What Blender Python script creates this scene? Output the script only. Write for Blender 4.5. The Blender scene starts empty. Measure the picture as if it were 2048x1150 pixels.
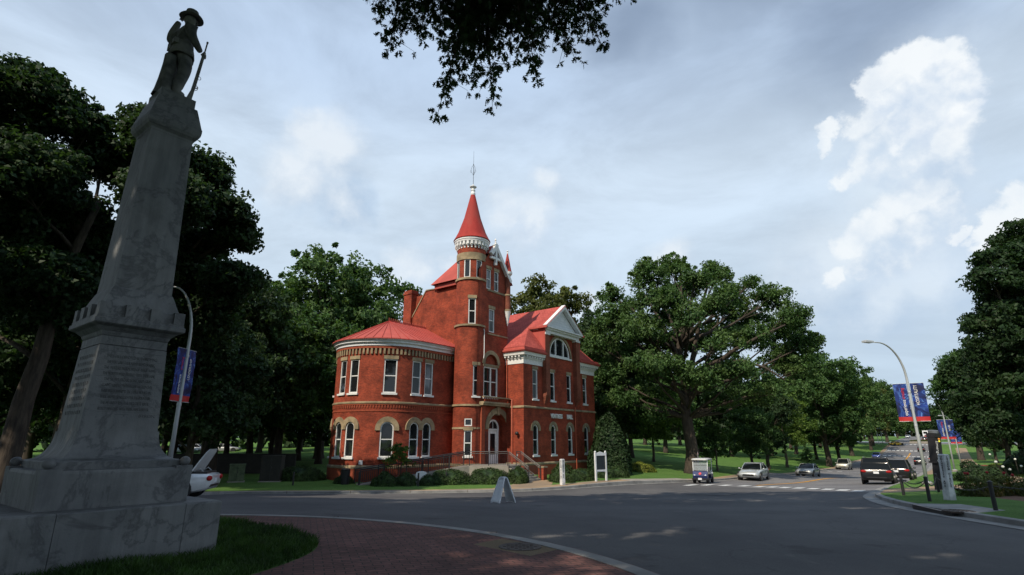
import bpy, math, random
import numpy as np
from mathutils import Vector, Matrix
from mathutils.geometry import delaunay_2d_cdt

scn = bpy.context.scene
col = scn.collection
R = math.radians

# ------------------------------------------------------------------ camera
CAM_PITCH = math.atan(308 / 1088)
cam_d = bpy.data.cameras.new('camera')
cam = bpy.data.objects.new('camera', cam_d)
col.objects.link(cam)
cam.rotation_euler = (math.pi / 2 + CAM_PITCH, 0, 0)
cam_d.sensor_width = 36
cam_d.lens = 36 * 1088 / 2048
cam_d.clip_start = 0.05
cam_d.clip_end = 6000
scn.camera = cam

# ------------------------------------------------------------------ exposure
scn.view_settings.view_transform = 'Standard'
scn.view_settings.look = 'None'
scn.view_settings.exposure = 0.0
scn.view_settings.gamma = 1.0
scn.view_settings.use_curve_mapping = False
scn.cycles.max_bounces = 6
scn.cycles.diffuse_bounces = 3
scn.cycles.transparent_max_bounces = 6
scn.cycles.caustics_reflective = False
scn.cycles.caustics_refractive = False

# ------------------------------------------------------------------ sun and sky
SUN_EL = R(44)
S_H = Vector((-0.61, -0.79)).normalized()          # horizontal direction towards the sun
to_sun = Vector((S_H.x * math.cos(SUN_EL), S_H.y * math.cos(SUN_EL), math.sin(SUN_EL)))
sun_d = bpy.data.lights.new('sun', 'SUN')
sun_d.energy = 4.8
sun_d.angle = R(0.53)
sun_d.color = (1.0, 0.87, 0.70)
sun = bpy.data.objects.new('sun', sun_d)
col.objects.link(sun)
sun.rotation_euler = to_sun.to_track_quat('Z', 'Y').to_euler()

F_, CP_, SP_ = 1088.0, math.cos(CAM_PITCH), math.sin(CAM_PITCH)
def pray(px, py):
    x = (px - 1024) / F_; y = (575 - py) / F_
    return x, CP_ - y * SP_, y * CP_ + SP_
def pdir(px, py):
    return Vector(pray(px, py)).normalized()
def aw(px, py, w):                      # the point of a photo pixel at forward distance w
    x, f, u = pray(px, py)
    return Vector((x / f * w, w, u / f * w))

world = bpy.data.worlds.new('World')
scn.world = world
world.use_nodes = True
wt = world.node_tree
wt.nodes.clear()
def nd(t, typ, **kw):
    n = t.nodes.new(typ)
    for k, v in kw.items():
        if k in n.inputs: n.inputs[k].default_value = v
        else: setattr(n, k, v)
    return n
def lk(t, a, b): t.links.new(a, b)

# node group: how far inside a cluster of cloud lobes a direction lies
def blob_group(name, blobs, warp1, warp2):
    g = bpy.data.node_groups.new(name, 'ShaderNodeTree')
    g.interface.new_socket('Vector', in_out='INPUT', socket_type='NodeSocketVector')
    g.interface.new_socket('Value', in_out='OUTPUT', socket_type='NodeSocketFloat')
    gi = g.nodes.new('NodeGroupInput'); go = g.nodes.new('NodeGroupOutput')
    def warp(src, sc, amp, det):
        n = nd(g, 'ShaderNodeTexNoise', Scale=sc, Detail=det, Roughness=0.6)
        lk(g, gi.outputs[0], n.inputs['Vector'])
        s = nd(g, 'ShaderNodeVectorMath', operation='SUBTRACT'); s.inputs[1].default_value = (.5, .5, .5)
        lk(g, n.outputs['Color'], s.inputs[0])
        m = nd(g, 'ShaderNodeVectorMath', operation='SCALE'); m.inputs['Scale'].default_value = amp
        lk(g, s.outputs[0], m.inputs[0])
        a = nd(g, 'ShaderNodeVectorMath', operation='ADD')
        lk(g, src, a.inputs[0]); lk(g, m.outputs[0], a.inputs[1])
        return a.outputs[0]
    v = warp(gi.outputs[0], *warp1)
    v = warp(v, *warp2)
    cur = None
    for px, py, r in blobs:
        c = pdir(px, py)
        dn = nd(g, 'ShaderNodeVectorMath', operation='DISTANCE'); dn.inputs[1].default_value = c
        lk(g, v, dn.inputs[0])
        m = nd(g, 'ShaderNodeMath', operation='MULTIPLY_ADD')
        rr = r / 1250.0
        m.inputs[1].default_value = -1 / rr; m.inputs[2].default_value = 1.0
        lk(g, dn.outputs['Value'], m.inputs[0])
        if cur is None: cur = m.outputs[0]
        else:
            x = nd(g, 'ShaderNodeMath', operation='SMOOTH_MAX'); x.inputs[2].default_value = 0.06
            lk(g, cur, x.inputs[0]); lk(g, m.outputs[0], x.inputs[1]); cur = x.outputs[0]
    lk(g, cur, go.inputs[0])
    return g

def ramp(t, src, stops, interp='EASE'):
    r = t.nodes.new('ShaderNodeValToRGB')
    r.color_ramp.interpolation = interp
    e = r.color_ramp.elements
    while len(e) < len(stops): e.new(0.5)
    for i, (p, c) in enumerate(stops):
        e[i].position = p
        e[i].color = (c[0], c[1], c[2], 1) if hasattr(c, '__len__') else (c, c, c, 1)
    lk(t, src, r.inputs[0])
    return r.outputs[0]
def mixc(t, fac, a, b, mode='MIX'):
    m = t.nodes.new('ShaderNodeMix'); m.data_type = 'RGBA'; m.blend_type = mode
    for s, v in ((m.inputs[0], fac), (m.inputs[6], a), (m.inputs[7], b)):
        if hasattr(v, 'links'): lk(t, v, s)
        elif hasattr(v, '__len__'): s.default_value = (v[0], v[1], v[2], 1)
        else: s.default_value = v
    return m.outputs[2]
def maths(t, op, a, b=None, c=None, clamp=False):
    m = t.nodes.new('ShaderNodeMath'); m.operation = op; m.use_clamp = clamp
    for i, v in enumerate((a, b, c)):
        if v is None: continue
        if hasattr(v, 'links'): lk(t, v, m.inputs[i])
        else: m.inputs[i].default_value = v
    return m.outputs[0]

tc = wt.nodes.new('ShaderNodeTexCoord')
DIRV = tc.outputs['Generated']
sky = wt.nodes.new('ShaderNodeTexSky')
sky.sky_type = 'NISHITA'
sky.sun_disc = False
sky.sun_elevation = SUN_EL
sky.sun_rotation = math.atan2(S_H.x, S_H.y)
# thin high veil over the blue
n1 = nd(wt, 'ShaderNodeTexNoise', Scale=2.8, Detail=9.0, Roughness=0.6, Distortion=.4)
mp = nd(wt, 'ShaderNodeMapping'); mp.inputs['Scale'].default_value = (1, 1, 2.6); mp.inputs['Rotation'].default_value = (0.25, 0.35, 0.3)
lk(wt, DIRV, mp.inputs['Vector']); lk(wt, mp.outputs[0], n1.inputs['Vector'])
sep = wt.nodes.new('ShaderNodeSeparateXYZ'); lk(wt, DIRV, sep.inputs[0])
base = ramp(wt, sep.outputs['Z'], [(0.0, (5.0, 6.3, 7.9)), (0.2, (6.5, 7.8, 9.1)), (0.42, (7.0, 8.3, 9.7)), (0.62, (5.6, 7.0, 9.0)), (0.8, (4.2, 5.7, 8.1))])
veil = ramp(wt, n1.outputs['Fac'], [(0.30, 0.83), (0.70, 1.10)])
base = mixc(wt, 1.0, base, veil, 'MULTIPLY')
# patches where the veil opens to the blue
gap = nd(wt, 'ShaderNodeGroup'); gap.node_tree = blob_group('blue_gap', [(1700, 25, 240), (1250, 60, 120), (1480, -100, 230)], (2.5, .25, 4.0), (9, .05, 4.0))
lk(wt, DIRV, gap.inputs[0])
gapf = ramp(wt, gap.outputs[0], [(0.0, 0.0), (0.8, 0.42)])
c0 = mixc(wt, gapf, base, sky.outputs[0])
c0 = mixc(wt, 0.12, c0, sky.outputs[0])
# cumulus clouds, lit from the upper left
def clouds(t, prev, name, blobs, w1, w2, edge, strength, bright, dark, offs=(-0.035, -0.01, 0.05), k=2.6, bias=0.42, fade=1.0):
    g = blob_group(name, blobs, w1, w2)
    a = nd(t, 'ShaderNodeGroup'); a.node_tree = g; lk(t, DIRV, a.inputs[0])
    ad = nd(t, 'ShaderNodeVectorMath', operation='ADD'); ad.inputs[1].default_value = offs
    lk(t, DIRV, ad.inputs[0])
    b = nd(t, 'ShaderNodeGroup'); b.node_tree = g; lk(t, ad.outputs[0], b.inputs[0])
    mask = ramp(t, a.outputs[0], [(0.0, 0.0), (edge, strength), (1.0, strength)])
    dif = maths(t, 'SUBTRACT', a.outputs[0], b.outputs[0])
    lit = maths(t, 'MULTIPLY_ADD', dif, k, bias, clamp=True)
    nz = nd(t, 'ShaderNodeTexNoise', Scale=15.0, Detail=8.0, Roughness=.6); lk(t, DIRV, nz.inputs['Vector'])
    lit = maths(t, 'MULTIPLY_ADD', maths(t, 'SUBTRACT', nz.outputs['Fac'], .5), 1.6, maths(t, 'MULTIPLY', lit, .92), clamp=True)
    cc = mixc(t, lit, dark, bright)
    al = maths(t, 'MULTIPLY', mask, maths(t, 'MULTIPLY_ADD', lit, 1.0 - fade, fade, clamp=True))
    return mixc(t, al, prev, cc)
W_ = (9.1, 9.55, 9.9)
S1 = (5.7, 6.9, 8.4)
c0 = clouds(wt, c0, 'cloud_left', [(650, 300, 105), (600, 350, 100), (690, 400, 90), (620, 250, 55)], (7, .09, 9.0), (24, .03, 9.0), 0.7, 0.78, (8.4, 9.0, 9.6), (3.6, 5.1, 7.1), (-0.06, -0.01, 0.08), .8, .38)
c0 = clouds(wt, c0, 'cloud_low', [(830, 545, 75), (900, 540, 55), (1060, 440, 85), (1090, 360, 50), (1010, 430, 60), (1345, 520, 60), (1180, 600, 60)], (8, .09, 9.0), (26, .03, 9.0), 0.8, 0.72, (8.5, 9.1, 9.7), (4.8, 6.1, 8.0), (-0.035, 0, 0.04), 1.0, .45, .5)
c0 = clouds(wt, c0, 'cloud_low_bank', [(1640, 560, 170), (1760, 600, 150), (1560, 640, 110), (1880, 560, 140)], (6, .11, 9.0), (22, .04, 9.0), 0.9, 0.65, (7.6, 8.5, 9.5), (4.8, 6.1, 7.9), (-0.04, 0, 0.05), 2.0)
c0 = clouds(wt, c0, 'cloud_haze', [(1850, 220, 170), (1790, 350, 180), (1740, 470, 140), (1900, 420, 140), (2040, 480, 130)], (5, .11, 9.0), (18, .05, 9.0), 1.0, 0.55, (8.0, 8.9, 9.7), (5.9, 7.1, 8.7), (-0.05, 0, 0.05), 2.0)
OF = (-0.025, -0.005, 0.032)
c0 = clouds(wt, c0, 'cloud_base', [(1690, 505, 40), (1720, 480, 44), (1755, 455, 44), (1790, 425, 46), (1830, 410, 44), (1865, 385, 44), (1895, 420, 40), (1830, 470, 50), (1770, 510, 46), (1915, 465, 22), (1672, 560, 26), (1720, 540, 36)], (11, .08, 10.0), (34, .035, 10.0), 0.5, 0.88, W_, S1, OF, 1.0, .45, .62)
c0 = clouds(wt, c0, 'cloud_side', [(2045, 415, 42), (2000, 440, 34), (1970, 470, 28), (2050, 470, 46), (1925, 465, 20), (2010, 490, 40)], (11, .07, 10.0), (34, .035, 10.0), 0.42, 0.92, W_, (6.4, 7.5, 8.9), OF, 1.0, .5, .7)
c0 = clouds(wt, c0, 'cloud_middle', [(1710, 250, 40), (1745, 225, 42), (1780, 260, 46), (1735, 300, 48), (1780, 330, 50), (1835, 310, 50), (1880, 290, 48), (1915, 320, 40), (1660, 262, 24), (1645, 285, 20), (1700, 335, 34), (1850, 360, 44), (1905, 250, 44)], (11, .08, 10.0), (34, .035, 10.0), 0.48, 0.9, W_, S1, OF, 1.0, .45, .62)
c0 = clouds(wt, c0, 'cloud_top', [(1835, 110, 40), (1870, 120, 40), (1800, 140, 42), (1765, 160, 36), (1735, 175, 26), (1840, 165, 52), (1895, 150, 42), (1925, 175, 34), (1800, 195, 48), (1760, 205, 40), (1870, 210, 50), (1915, 220, 40), (1830, 245, 48), (1940, 205, 22)], (11, .07, 10.0), (34, .035, 10.0), 0.42, 0.95, (9.3, 9.7, 10.0), (6.1, 7.2, 8.7), OF, 1.0, .50, .75)
bg = wt.nodes.new('ShaderNodeBackground')
bg.inputs['Strength'].default_value = 0.1
lk(wt, c0, bg.inputs['Color'])
wo = wt.nodes.new('ShaderNodeOutputWorld')
lk(wt, bg.outputs[0], wo.inputs['Surface'])
world.cycles.sampling_method = 'MANUAL'
world.cycles.sample_map_resolution = 256

# ------------------------------------------------------------------ materials
MATS = {}
def mat(name, base=(.5, .5, .5), rough=.7, metal=0.0, spec=0.5):
    m = bpy.data.materials.new(name); m.use_nodes = True
    b = m.node_tree.nodes['Principled BSDF']
    b.inputs['Base Color'].default_value = (*base, 1)
    b.inputs['Roughness'].default_value = rough
    b.inputs['Metallic'].default_value = metal
    b.inputs['Specular IOR Level'].default_value = spec
    MATS[name] = m
    return m, m.node_tree, b
def noise_mat(name, c1, c2, scale, rough=.8, coord='Object', detail=6, bump=0, bscale=None, lo=.35, hi=.65, spec=.4, c3=None, s3=1, metal=0, stretch=None):
    m, t, b = mat(name, c1, rough, metal, spec)
    tcn = t.nodes.new('ShaderNodeTexCoord')
    src = tcn.outputs[coord]
    if stretch:
        mpn = nd(t, 'ShaderNodeMapping'); mpn.inputs['Scale'].default_value = stretch
        lk(t, src, mpn.inputs['Vector']); src = mpn.outputs[0]
    n = nd(t, 'ShaderNodeTexNoise', Scale=scale, Detail=detail, Roughness=.6)
    lk(t, src, n.inputs['Vector'])
    c = ramp(t, n.outputs['Fac'], [(lo, c1), (hi, c2)], 'LINEAR')
    if c3 is not None:
        n3 = nd(t, 'ShaderNodeTexNoise', Scale=s3, Detail=3); lk(t, src, n3.inputs['Vector'])
        f3 = ramp(t, n3.outputs['Fac'], [(.42, 0.0), (.62, 1.0)])
        c = mixc(t, f3, c, c3)
    lk(t, c, b.inputs['Base Color'])
    if bump:
        nb = nd(t, 'ShaderNodeTexNoise', Scale=bscale or scale * 4, Detail=4); lk(t, src, nb.inputs['Vector'])
        bp = nd(t, 'ShaderNodeBump', Strength=bump, Distance=.02)
        lk(t, nb.outputs['Fac'], bp.inputs['Height']); lk(t, bp.outputs[0], b.inputs['Normal'])
    return m

def brick_mat(name, c1, c2, mortar, scale=1.0, bw=.21, rh=.075, uv='UV', ms=.010, big=.30):
    m, t, b = mat(name, c1, .85, 0, .25)
    tcn = t.nodes.new('ShaderNodeTexCoord')
    br = nd(t, 'ShaderNodeTexBrick', Scale=scale)
    br.inputs['Brick Width'].default_value = bw; br.inputs['Row Height'].default_value = rh
    br.inputs['Mortar Size'].default_value = ms; br.inputs['Mortar Smooth'].default_value = .3
    br.inputs['Color1'].default_value = (*c1, 1); br.inputs['Color2'].default_value = (*c2, 1)
    br.inputs['Mortar'].default_value = (*mortar, 1); br.inputs['Bias'].default_value = -.1
    lk(t, tcn.outputs[uv], br.inputs['Vector'])
    n = nd(t, 'ShaderNodeTexNoise', Scale=.9, Detail=7.0, Roughness=.65); lk(t, tcn.outputs['Object'], n.inputs['Vector'])
    f = ramp(t, n.outputs['Fac'], [(.3, 1 - big), (.7, 1 + big * .6)])
    c = mixc(t, 1.0, br.outputs['Color'], f, 'MULTIPLY')
    n2 = nd(t, 'ShaderNodeTexNoise', Scale=14, Detail=3.0); lk(t, tcn.outputs['Object'], n2.inputs['Vector'])
    f2 = ramp(t, n2.outputs['Fac'], [(.3, .8), (.7, 1.15)])
    c = mixc(t, 1.0, c, f2, 'MULTIPLY')
    lk(t, c, b.inputs['Base Color'])
    bp = nd(t, 'ShaderNodeBump', Strength=.35, Distance=.01)
    lk(t, br.outputs['Fac'], bp.inputs['Height']); bp.invert = True
    lk(t, bp.outputs[0], b.inputs['Normal'])
    return m

brick_mat('brick', (.32, .052, .023), (.19, .032, .017), (.20, .065, .04), big=.40)
brick_mat('paver', (.155, .072, .063), (.105, .052, .046), (.03, .027, .026), bw=.24, rh=.12, ms=.009, big=.35)
noise_mat('brick_trim', (.32, .072, .032), (.22, .046, .022), 6, .85)
noise_mat('pipe_red', (.42, .10, .05), (.34, .07, .035), 3, .5)
noise_mat('stone', (.36, .285, .175), (.26, .20, .12), 3.5, .9, bump=.3, c3=(.20, .16, .10), s3=1.3)
noise_mat('white_paint', (.74, .75, .74), (.62, .63, .62), 5, .5)
noise_mat('white_metal', (.72, .74, .76), (.62, .64, .67), 2, .35)
noise_mat('metal_roof', (.45, .098, .080), (.37, .078, .064), 2.2, .75, c3=(.34, .075, .062), s3=.5, spec=.15, stretch=(1, 1, .3))
noise_mat('cone_roof', (.34, .042, .034), (.25, .030, .026), 1.8, .75, c3=(.28, .05, .042), s3=.8, spec=.15, stretch=(1, 1, .25))
noise_mat('concrete', (.30, .28, .245), (.22, .205, .18), 2.5, .92, bump=.3, bscale=60)
noise_mat('kerb_concrete', (.27, .27, .26), (.17, .17, .165), 1.6, .92, bump=.3, bscale=60)
noise_mat('tan_pavement', (.34, .245, .15), (.26, .185, .115), 1.3, .93, bump=.3, bscale=60, c3=(.22, .17, .12), s3=.4)
noise_mat('aggregate', (.19, .14, .08), (.10, .075, .045), 60, .93, bump=.6, bscale=90)
noise_mat('iron', (.018, .018, .02), (.028, .028, .03), 4, .45)
noise_mat('iron_cast', (.07, .055, .045), (.04, .032, .028), 20, .7, bump=.4)
noise_mat('galvanised', (.50, .53, .55), (.40, .43, .45), 2.5, .45, metal=.25, stretch=(1, 1, .2))
noise_mat('bark', (.075, .060, .046), (.028, .022, .018), 9, .95, bump=1.0, bscale=22, stretch=(1, 1, .18))
noise_mat('bark_pale', (.15, .125, .095), (.07, .056, .043), 7, .95, bump=.8, bscale=20, stretch=(1, 1, .2))
noise_mat('mulch', (.15, .075, .042), (.07, .036, .022), 12, .95, bump=.8, bscale=40)
noise_mat('soil', (.10, .07, .045), (.06, .04, .028), 4, .95)
noise_mat('dark_green_box', (.04, .06, .03), (.10, .13, .07), 3, .6)
noise_mat('brown_box', (.016, .015, .013), (.026, .024, .020), 3, .7)
noise_mat('rubber', (.014, .014, .015), (.022, .022, .023), 10, .8)
noise_mat('chrome', (.55, .56, .58), (.45, .46, .48), 5, .25, metal=.9)
noise_mat('black_plastic', (.016, .016, .018), (.024, .024, .026), 6, .4)
noise_mat('seat_vinyl', (.55, .50, .42), (.47, .43, .36), 5, .5)
noise_mat('sign_white', (.72, .74, .76), (.60, .63, .66), 3, .45)
noise_mat('sign_pillar_white', (.70, .71, .72), (.52, .54, .56), 4, .6, c3=(.40, .42, .43), s3=2)
noise_mat('plain_blue', (.008, .018, .13), (.014, .035, .22), 1.5, .6)
noise_mat('banner_red', (.42, .015, .018), (.34, .012, .015), 2, .6)
noise_mat('letter_white', (.78, .78, .76), (.72, .72, .70), 5, .5)
noise_mat('letter_red', (.55, .03, .05), (.48, .025, .04), 5, .5)
noise_mat('letter_black', (.02, .02, .022), (.03, .03, .032), 5, .6)
noise_mat('lens_red', (.38, .012, .012), (.28, .01, .01), 6, .6, spec=.2)
noise_mat('lens_clear', (.62, .65, .67), (.5, .52, .55), 6, .1)
noise_mat('flower_white', (.75, .75, .68), (.6, .62, .52), 8, .8)
noise_mat('flower_red', (.30, .02, .02), (.22, .02, .02), 8, .8)
noise_mat('brick_far', (.30, .09, .06), (.22, .065, .045), 2, .9)
noise_mat('far_glass', (.03, .04, .05), (.06, .07, .08), 3, .2)

def asphalt(name='asphalt', k=1.0):
    m, t, b = mat(name, (.06, .06, .065), .9, 0, .3)
    tcn = t.nodes.new('ShaderNodeTexCoord'); src = tcn.outputs['Object']
    n = nd(t, 'ShaderNodeTexNoise', Scale=.16, Detail=8.0, Roughness=.65); lk(t, src, n.inputs['Vector'])
    c = ramp(t, n.outputs['Fac'], [(.3, (.062 * k, .063 * k, .068 * k)), (.7, (.105 * k, .104 * k, .105 * k))])
    n2 = nd(t, 'ShaderNodeTexNoise', Scale=55, Detail=4.0, Roughness=.7); lk(t, src, n2.inputs['Vector'])
    c = mixc(t, 1.0, c, ramp(t, n2.outputs['Fac'], [(.3, .72), (.7, 1.3)]), 'MULTIPLY')
    n3 = nd(t, 'ShaderNodeTexNoise', Scale=1.1, Detail=5.0, Roughness=.7)
    mpn = nd(t, 'ShaderNodeMapping'); mpn.inputs['Scale'].default_value = (1, .35, 1); mpn.inputs['Rotation'].default_value = (0, 0, .5)
    lk(t, src, mpn.inputs['Vector']); lk(t, mpn.outputs[0], n3.inputs['Vector'])
    c = mixc(t, ramp(t, n3.outputs['Fac'], [(.60, 0.0), (.74, .55)]), c, (.16 * k, .15 * k, .14 * k))
    n4 = nd(t, 'ShaderNodeTexNoise', Scale=.7, Detail=5.0, Roughness=.6); lk(t, src, n4.inputs['Vector'])
    c = mixc(t, ramp(t, n4.outputs['Fac'], [(.60, 0.0), (.68, .5)]), c, (.035, .035, .038))
    # hairline cracks
    v = nd(t, 'ShaderNodeTexVoronoi', Scale=.33); v.feature = 'DISTANCE_TO_EDGE'
    nw = nd(t, 'ShaderNodeTexNoise', Scale=.8, Detail=5.0); lk(t, src, nw.inputs['Vector'])
    va = nd(t, 'ShaderNodeVectorMath', operation='MULTIPLY_ADD'); va.inputs[1].default_value = (1.6, 1.6, 1.6)
    lk(t, nw.outputs['Color'], va.inputs[0]); lk(t, src, va.inputs[2]); lk(t, va.outputs[0], v.inputs['Vector'])
    c = mixc(t, ramp(t, v.outputs['Distance'], [(.0, .35), (.008, 0.0)], 'LINEAR'), c, (.02, .02, .022))
    lk(t, c, b.inputs['Base Color'])
    bp = nd(t, 'ShaderNodeBump', Strength=.5, Distance=.01)
    lk(t, n2.outputs['Fac'], bp.inputs['Height']); lk(t, bp.outputs[0], b.inputs['Normal'])
asphalt(); asphalt('asphalt_worn', 1.75)

def grass_mat():
    m, t, b = mat('lawn', (.05, .10, .02), .95, 0, .15)
    src = t.nodes.new('ShaderNodeTexCoord').outputs['Object']
    n = nd(t, 'ShaderNodeTexNoise', Scale=.35, Detail=8.0, Roughness=.7); lk(t, src, n.inputs['Vector'])
    c = ramp(t, n.outputs['Fac'], [(.3, (.062, .138, .028)), (.55, (.094, .184, .042)), (.75, (.14, .20, .062))])
    n2 = nd(t, 'ShaderNodeTexNoise', Scale=30, Detail=5.0, Roughness=.75); lk(t, src, n2.inputs['Vector'])
    c = mixc(t, 1.0, c, ramp(t, n2.outputs['Fac'], [(.28, .45), (.72, 1.5)]), 'MULTIPLY')
    lk(t, c, b.inputs['Base Color'])
    bp = nd(t, 'ShaderNodeBump', Strength=1.0, Distance=.05)
    lk(t, n2.outputs['Fac'], bp.inputs['Height']); lk(t, bp.outputs[0], b.inputs['Normal'])
grass_mat()

def marble():
    m, t, b = mat('marble', (.4, .4, .4), .6, 0, .35)
    src = t.nodes.new('ShaderNodeTexCoord').outputs['Object']
    n = nd(t, 'ShaderNodeTexNoise', Scale=1.3, Detail=8.0, Roughness=.6, Distortion=.6); lk(t, src, n.inputs['Vector'])
    c = ramp(t, n.outputs['Fac'], [(.3, (.130, .138, .145)), (.7, (.195, .202, .206))])
    w = nd(t, 'ShaderNodeTexNoise', Scale=.9, Detail=6.0, Roughness=.65, Distortion=.5)
    mpn = nd(t, 'ShaderNodeMapping'); mpn.inputs['Rotation'].default_value = (.5, .9, .4); mpn.inputs['Scale'].default_value = (1, 3.2, 1)
    lk(t, src, mpn.inputs['Vector']); lk(t, mpn.outputs[0], w.inputs['Vector'])
    vein = maths(t, 'ABSOLUTE', maths(t, 'SUBTRACT', w.outputs['Fac'], .5))
    c = mixc(t, ramp(t, vein, [(.0, .5), (.03, 0.0)], 'LINEAR'), c, (.035, .038, .045))
    n3 = nd(t, 'ShaderNodeTexNoise', Scale=1.6, Detail=7.0, Roughness=.6); lk(t, mpn.outputs[0], n3.inputs['Vector'])
    c = mixc(t, ramp(t, n3.outputs['Fac'], [(.50, 0.0), (.75, .6)]), c, (.085, .09, .09))
    lk(t, c, b.inputs['Base Color'])
    ms = nd(t, 'ShaderNodeMapping'); ms.inputs['Scale'].default_value = (7, 7, .5); lk(t, src, ms.inputs['Vector'])
    n5 = nd(t, 'ShaderNodeTexNoise', Scale=1.0, Detail=6.0, Roughness=.7); lk(t, ms.outputs[0], n5.inputs['Vector'])
    c = mixc(t, 1.0, c, ramp(t, n5.outputs['Fac'], [(.38, .86), (.6, 1.05)]), 'MULTIPLY')
    lk(t, c, b.inputs['Base Color'])
    n4 = nd(t, 'ShaderNodeTexNoise', Scale=50, Detail=3.0); lk(t, src, n4.inputs['Vector'])
    bp = nd(t, 'ShaderNodeBump', Strength=.3, Distance=.01)
    lk(t, n4.outputs['Fac'], bp.inputs['Height']); lk(t, bp.outputs[0], b.inputs['Normal'])
marble()

def leaf_mat(name, c1, c2, c3, tr=.34, spec=.25):
    m, t, b = mat(name, c1, .6, 0, spec)
    src = t.nodes.new('ShaderNodeTexCoord').outputs['Object']
    oi = t.nodes.new('ShaderNodeObjectInfo')
    n = nd(t, 'ShaderNodeTexNoise', Scale=.55, Detail=3.0); lk(t, src, n.inputs['Vector'])
    c = ramp(t, n.outputs['Fac'], [(.32, c1), (.5, c2), (.72, c3)], 'LINEAR')
    n2 = nd(t, 'ShaderNodeTexNoise', Scale=4.5, Detail=2.0); lk(t, src, n2.inputs['Vector'])
    c = mixc(t, 1.0, c, ramp(t, n2.outputs['Fac'], [(.3, .55), (.7, 1.5)]), 'MULTIPLY')
    c = mixc(t, 1.0, c, ramp(t, oi.outputs['Random'], [(0, (.82, .9, .8)), (1, (1.15, 1.08, 1.1))], 'LINEAR'), 'MULTIPLY')
    lk(t, c, b.inputs['Base Color'])
    tl = t.nodes.new('ShaderNodeBsdfTranslucent')
    c2_ = mixc(t, 1.0, c, (1.25, 1.25, .6), 'MULTIPLY'); lk(t, c2_, tl.inputs['Color'])
    mx = t.nodes.new('ShaderNodeMixShader'); mx.inputs[0].default_value = tr
    out = t.nodes['Material Output']
    lk(t, b.outputs[0], mx.inputs[1]); lk(t, tl.outputs[0], mx.inputs[2]); lk(t, mx.outputs[0], out.inputs['Surface'])
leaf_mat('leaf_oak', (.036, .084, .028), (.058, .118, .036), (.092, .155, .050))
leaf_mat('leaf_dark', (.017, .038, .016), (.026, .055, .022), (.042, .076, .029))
leaf_mat('leaf_brown', (0.051, 0.068, 0.021), (0.084, 0.100, 0.029), (0.123, 0.121, 0.036))
leaf_mat('leaf_light', (0.072, 0.126, 0.028), (0.102, 0.168, 0.033), (0.138, 0.198, 0.044))
leaf_mat('leaf_box', (.020, .042, .012), (.030, .058, .016), (.045, .075, .020), .1)
leaf_mat('leaf_magnolia', (.012, .028, .010), (.018, .038, .013), (.028, .052, .018), .08, .2)
leaf_mat('leaf_yellow', (.10, .14, .02), (.14, .18, .03), (.18, .20, .04))
leaf_mat('leaf_rose', (.045, .070, .018), (.070, .085, .022), (.11, .07, .025))
leaf_mat('blade', (.020, .050, .012), (.032, .075, .016), (.050, .095, .022))

def paint_mat(name, c, rough=.28, metal=.3, coat=.8):
    m, t, b = mat(name, c, rough, metal, .5)
    b.inputs['Coat Weight'].default_value = coat; b.inputs['Coat Roughness'].default_value = .08
    src = t.nodes.new('ShaderNodeTexCoord').outputs['Object']
    n = nd(t, 'ShaderNodeTexNoise', Scale=3, Detail=5.0); lk(t, src, n.inputs['Vector'])
    lk(t, mixc(t, 1.0, c, ramp(t, n.outputs['Fac'], [(.3, .88), (.7, 1.08)]), 'MULTIPLY'), b.inputs['Base Color'])
paint_mat('paint_silver', (.42, .46, .47)); paint_mat('paint_grey', (.34, .36, .36)); paint_mat('paint_champagne', (.42, .42, .36))
paint_mat('paint_black', (.008, .009, .011), .3, 0, .25); paint_mat('paint_blue', (.02, .05, .25)); paint_mat('paint_white', (.70, .72, .74), .3, 0)
paint_mat('paint_yellow', (.75, .48, .01), .3, 0); paint_mat('paint_red', (.30, .02, .02), .3, 0); paint_mat('paint_navy', (.008, .016, .085), .3, .1)
paint_mat('paint_offwhite', (.70, .72, .72), .45, 0)
def glass_mat(name, c=(.012, .014, .016), rough=.04, spec=.6):
    m, t, b = mat(name, c, rough, 0, spec)
    src = t.nodes.new('ShaderNodeTexCoord').outputs['Object']
    n = nd(t, 'ShaderNodeTexNoise', Scale=1.4, Detail=1.0); lk(t, src, n.inputs['Vector'])
    bp = nd(t, 'ShaderNodeBump', Strength=.06, Distance=.05); lk(t, n.outputs['Fac'], bp.inputs['Height']); lk(t, bp.outputs[0], b.inputs['Normal'])
glass_mat('glass'); glass_mat('car_glass', (.006, .008, .009), .02, .25)
glass_mat('blind_glass', (.10, .11, .12), .06, .8)
m_, t_, b_ = mat('clear_screen', (.35, .40, .43), .08, 0, .3)
b_.inputs['Alpha'].default_value = .38
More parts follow.
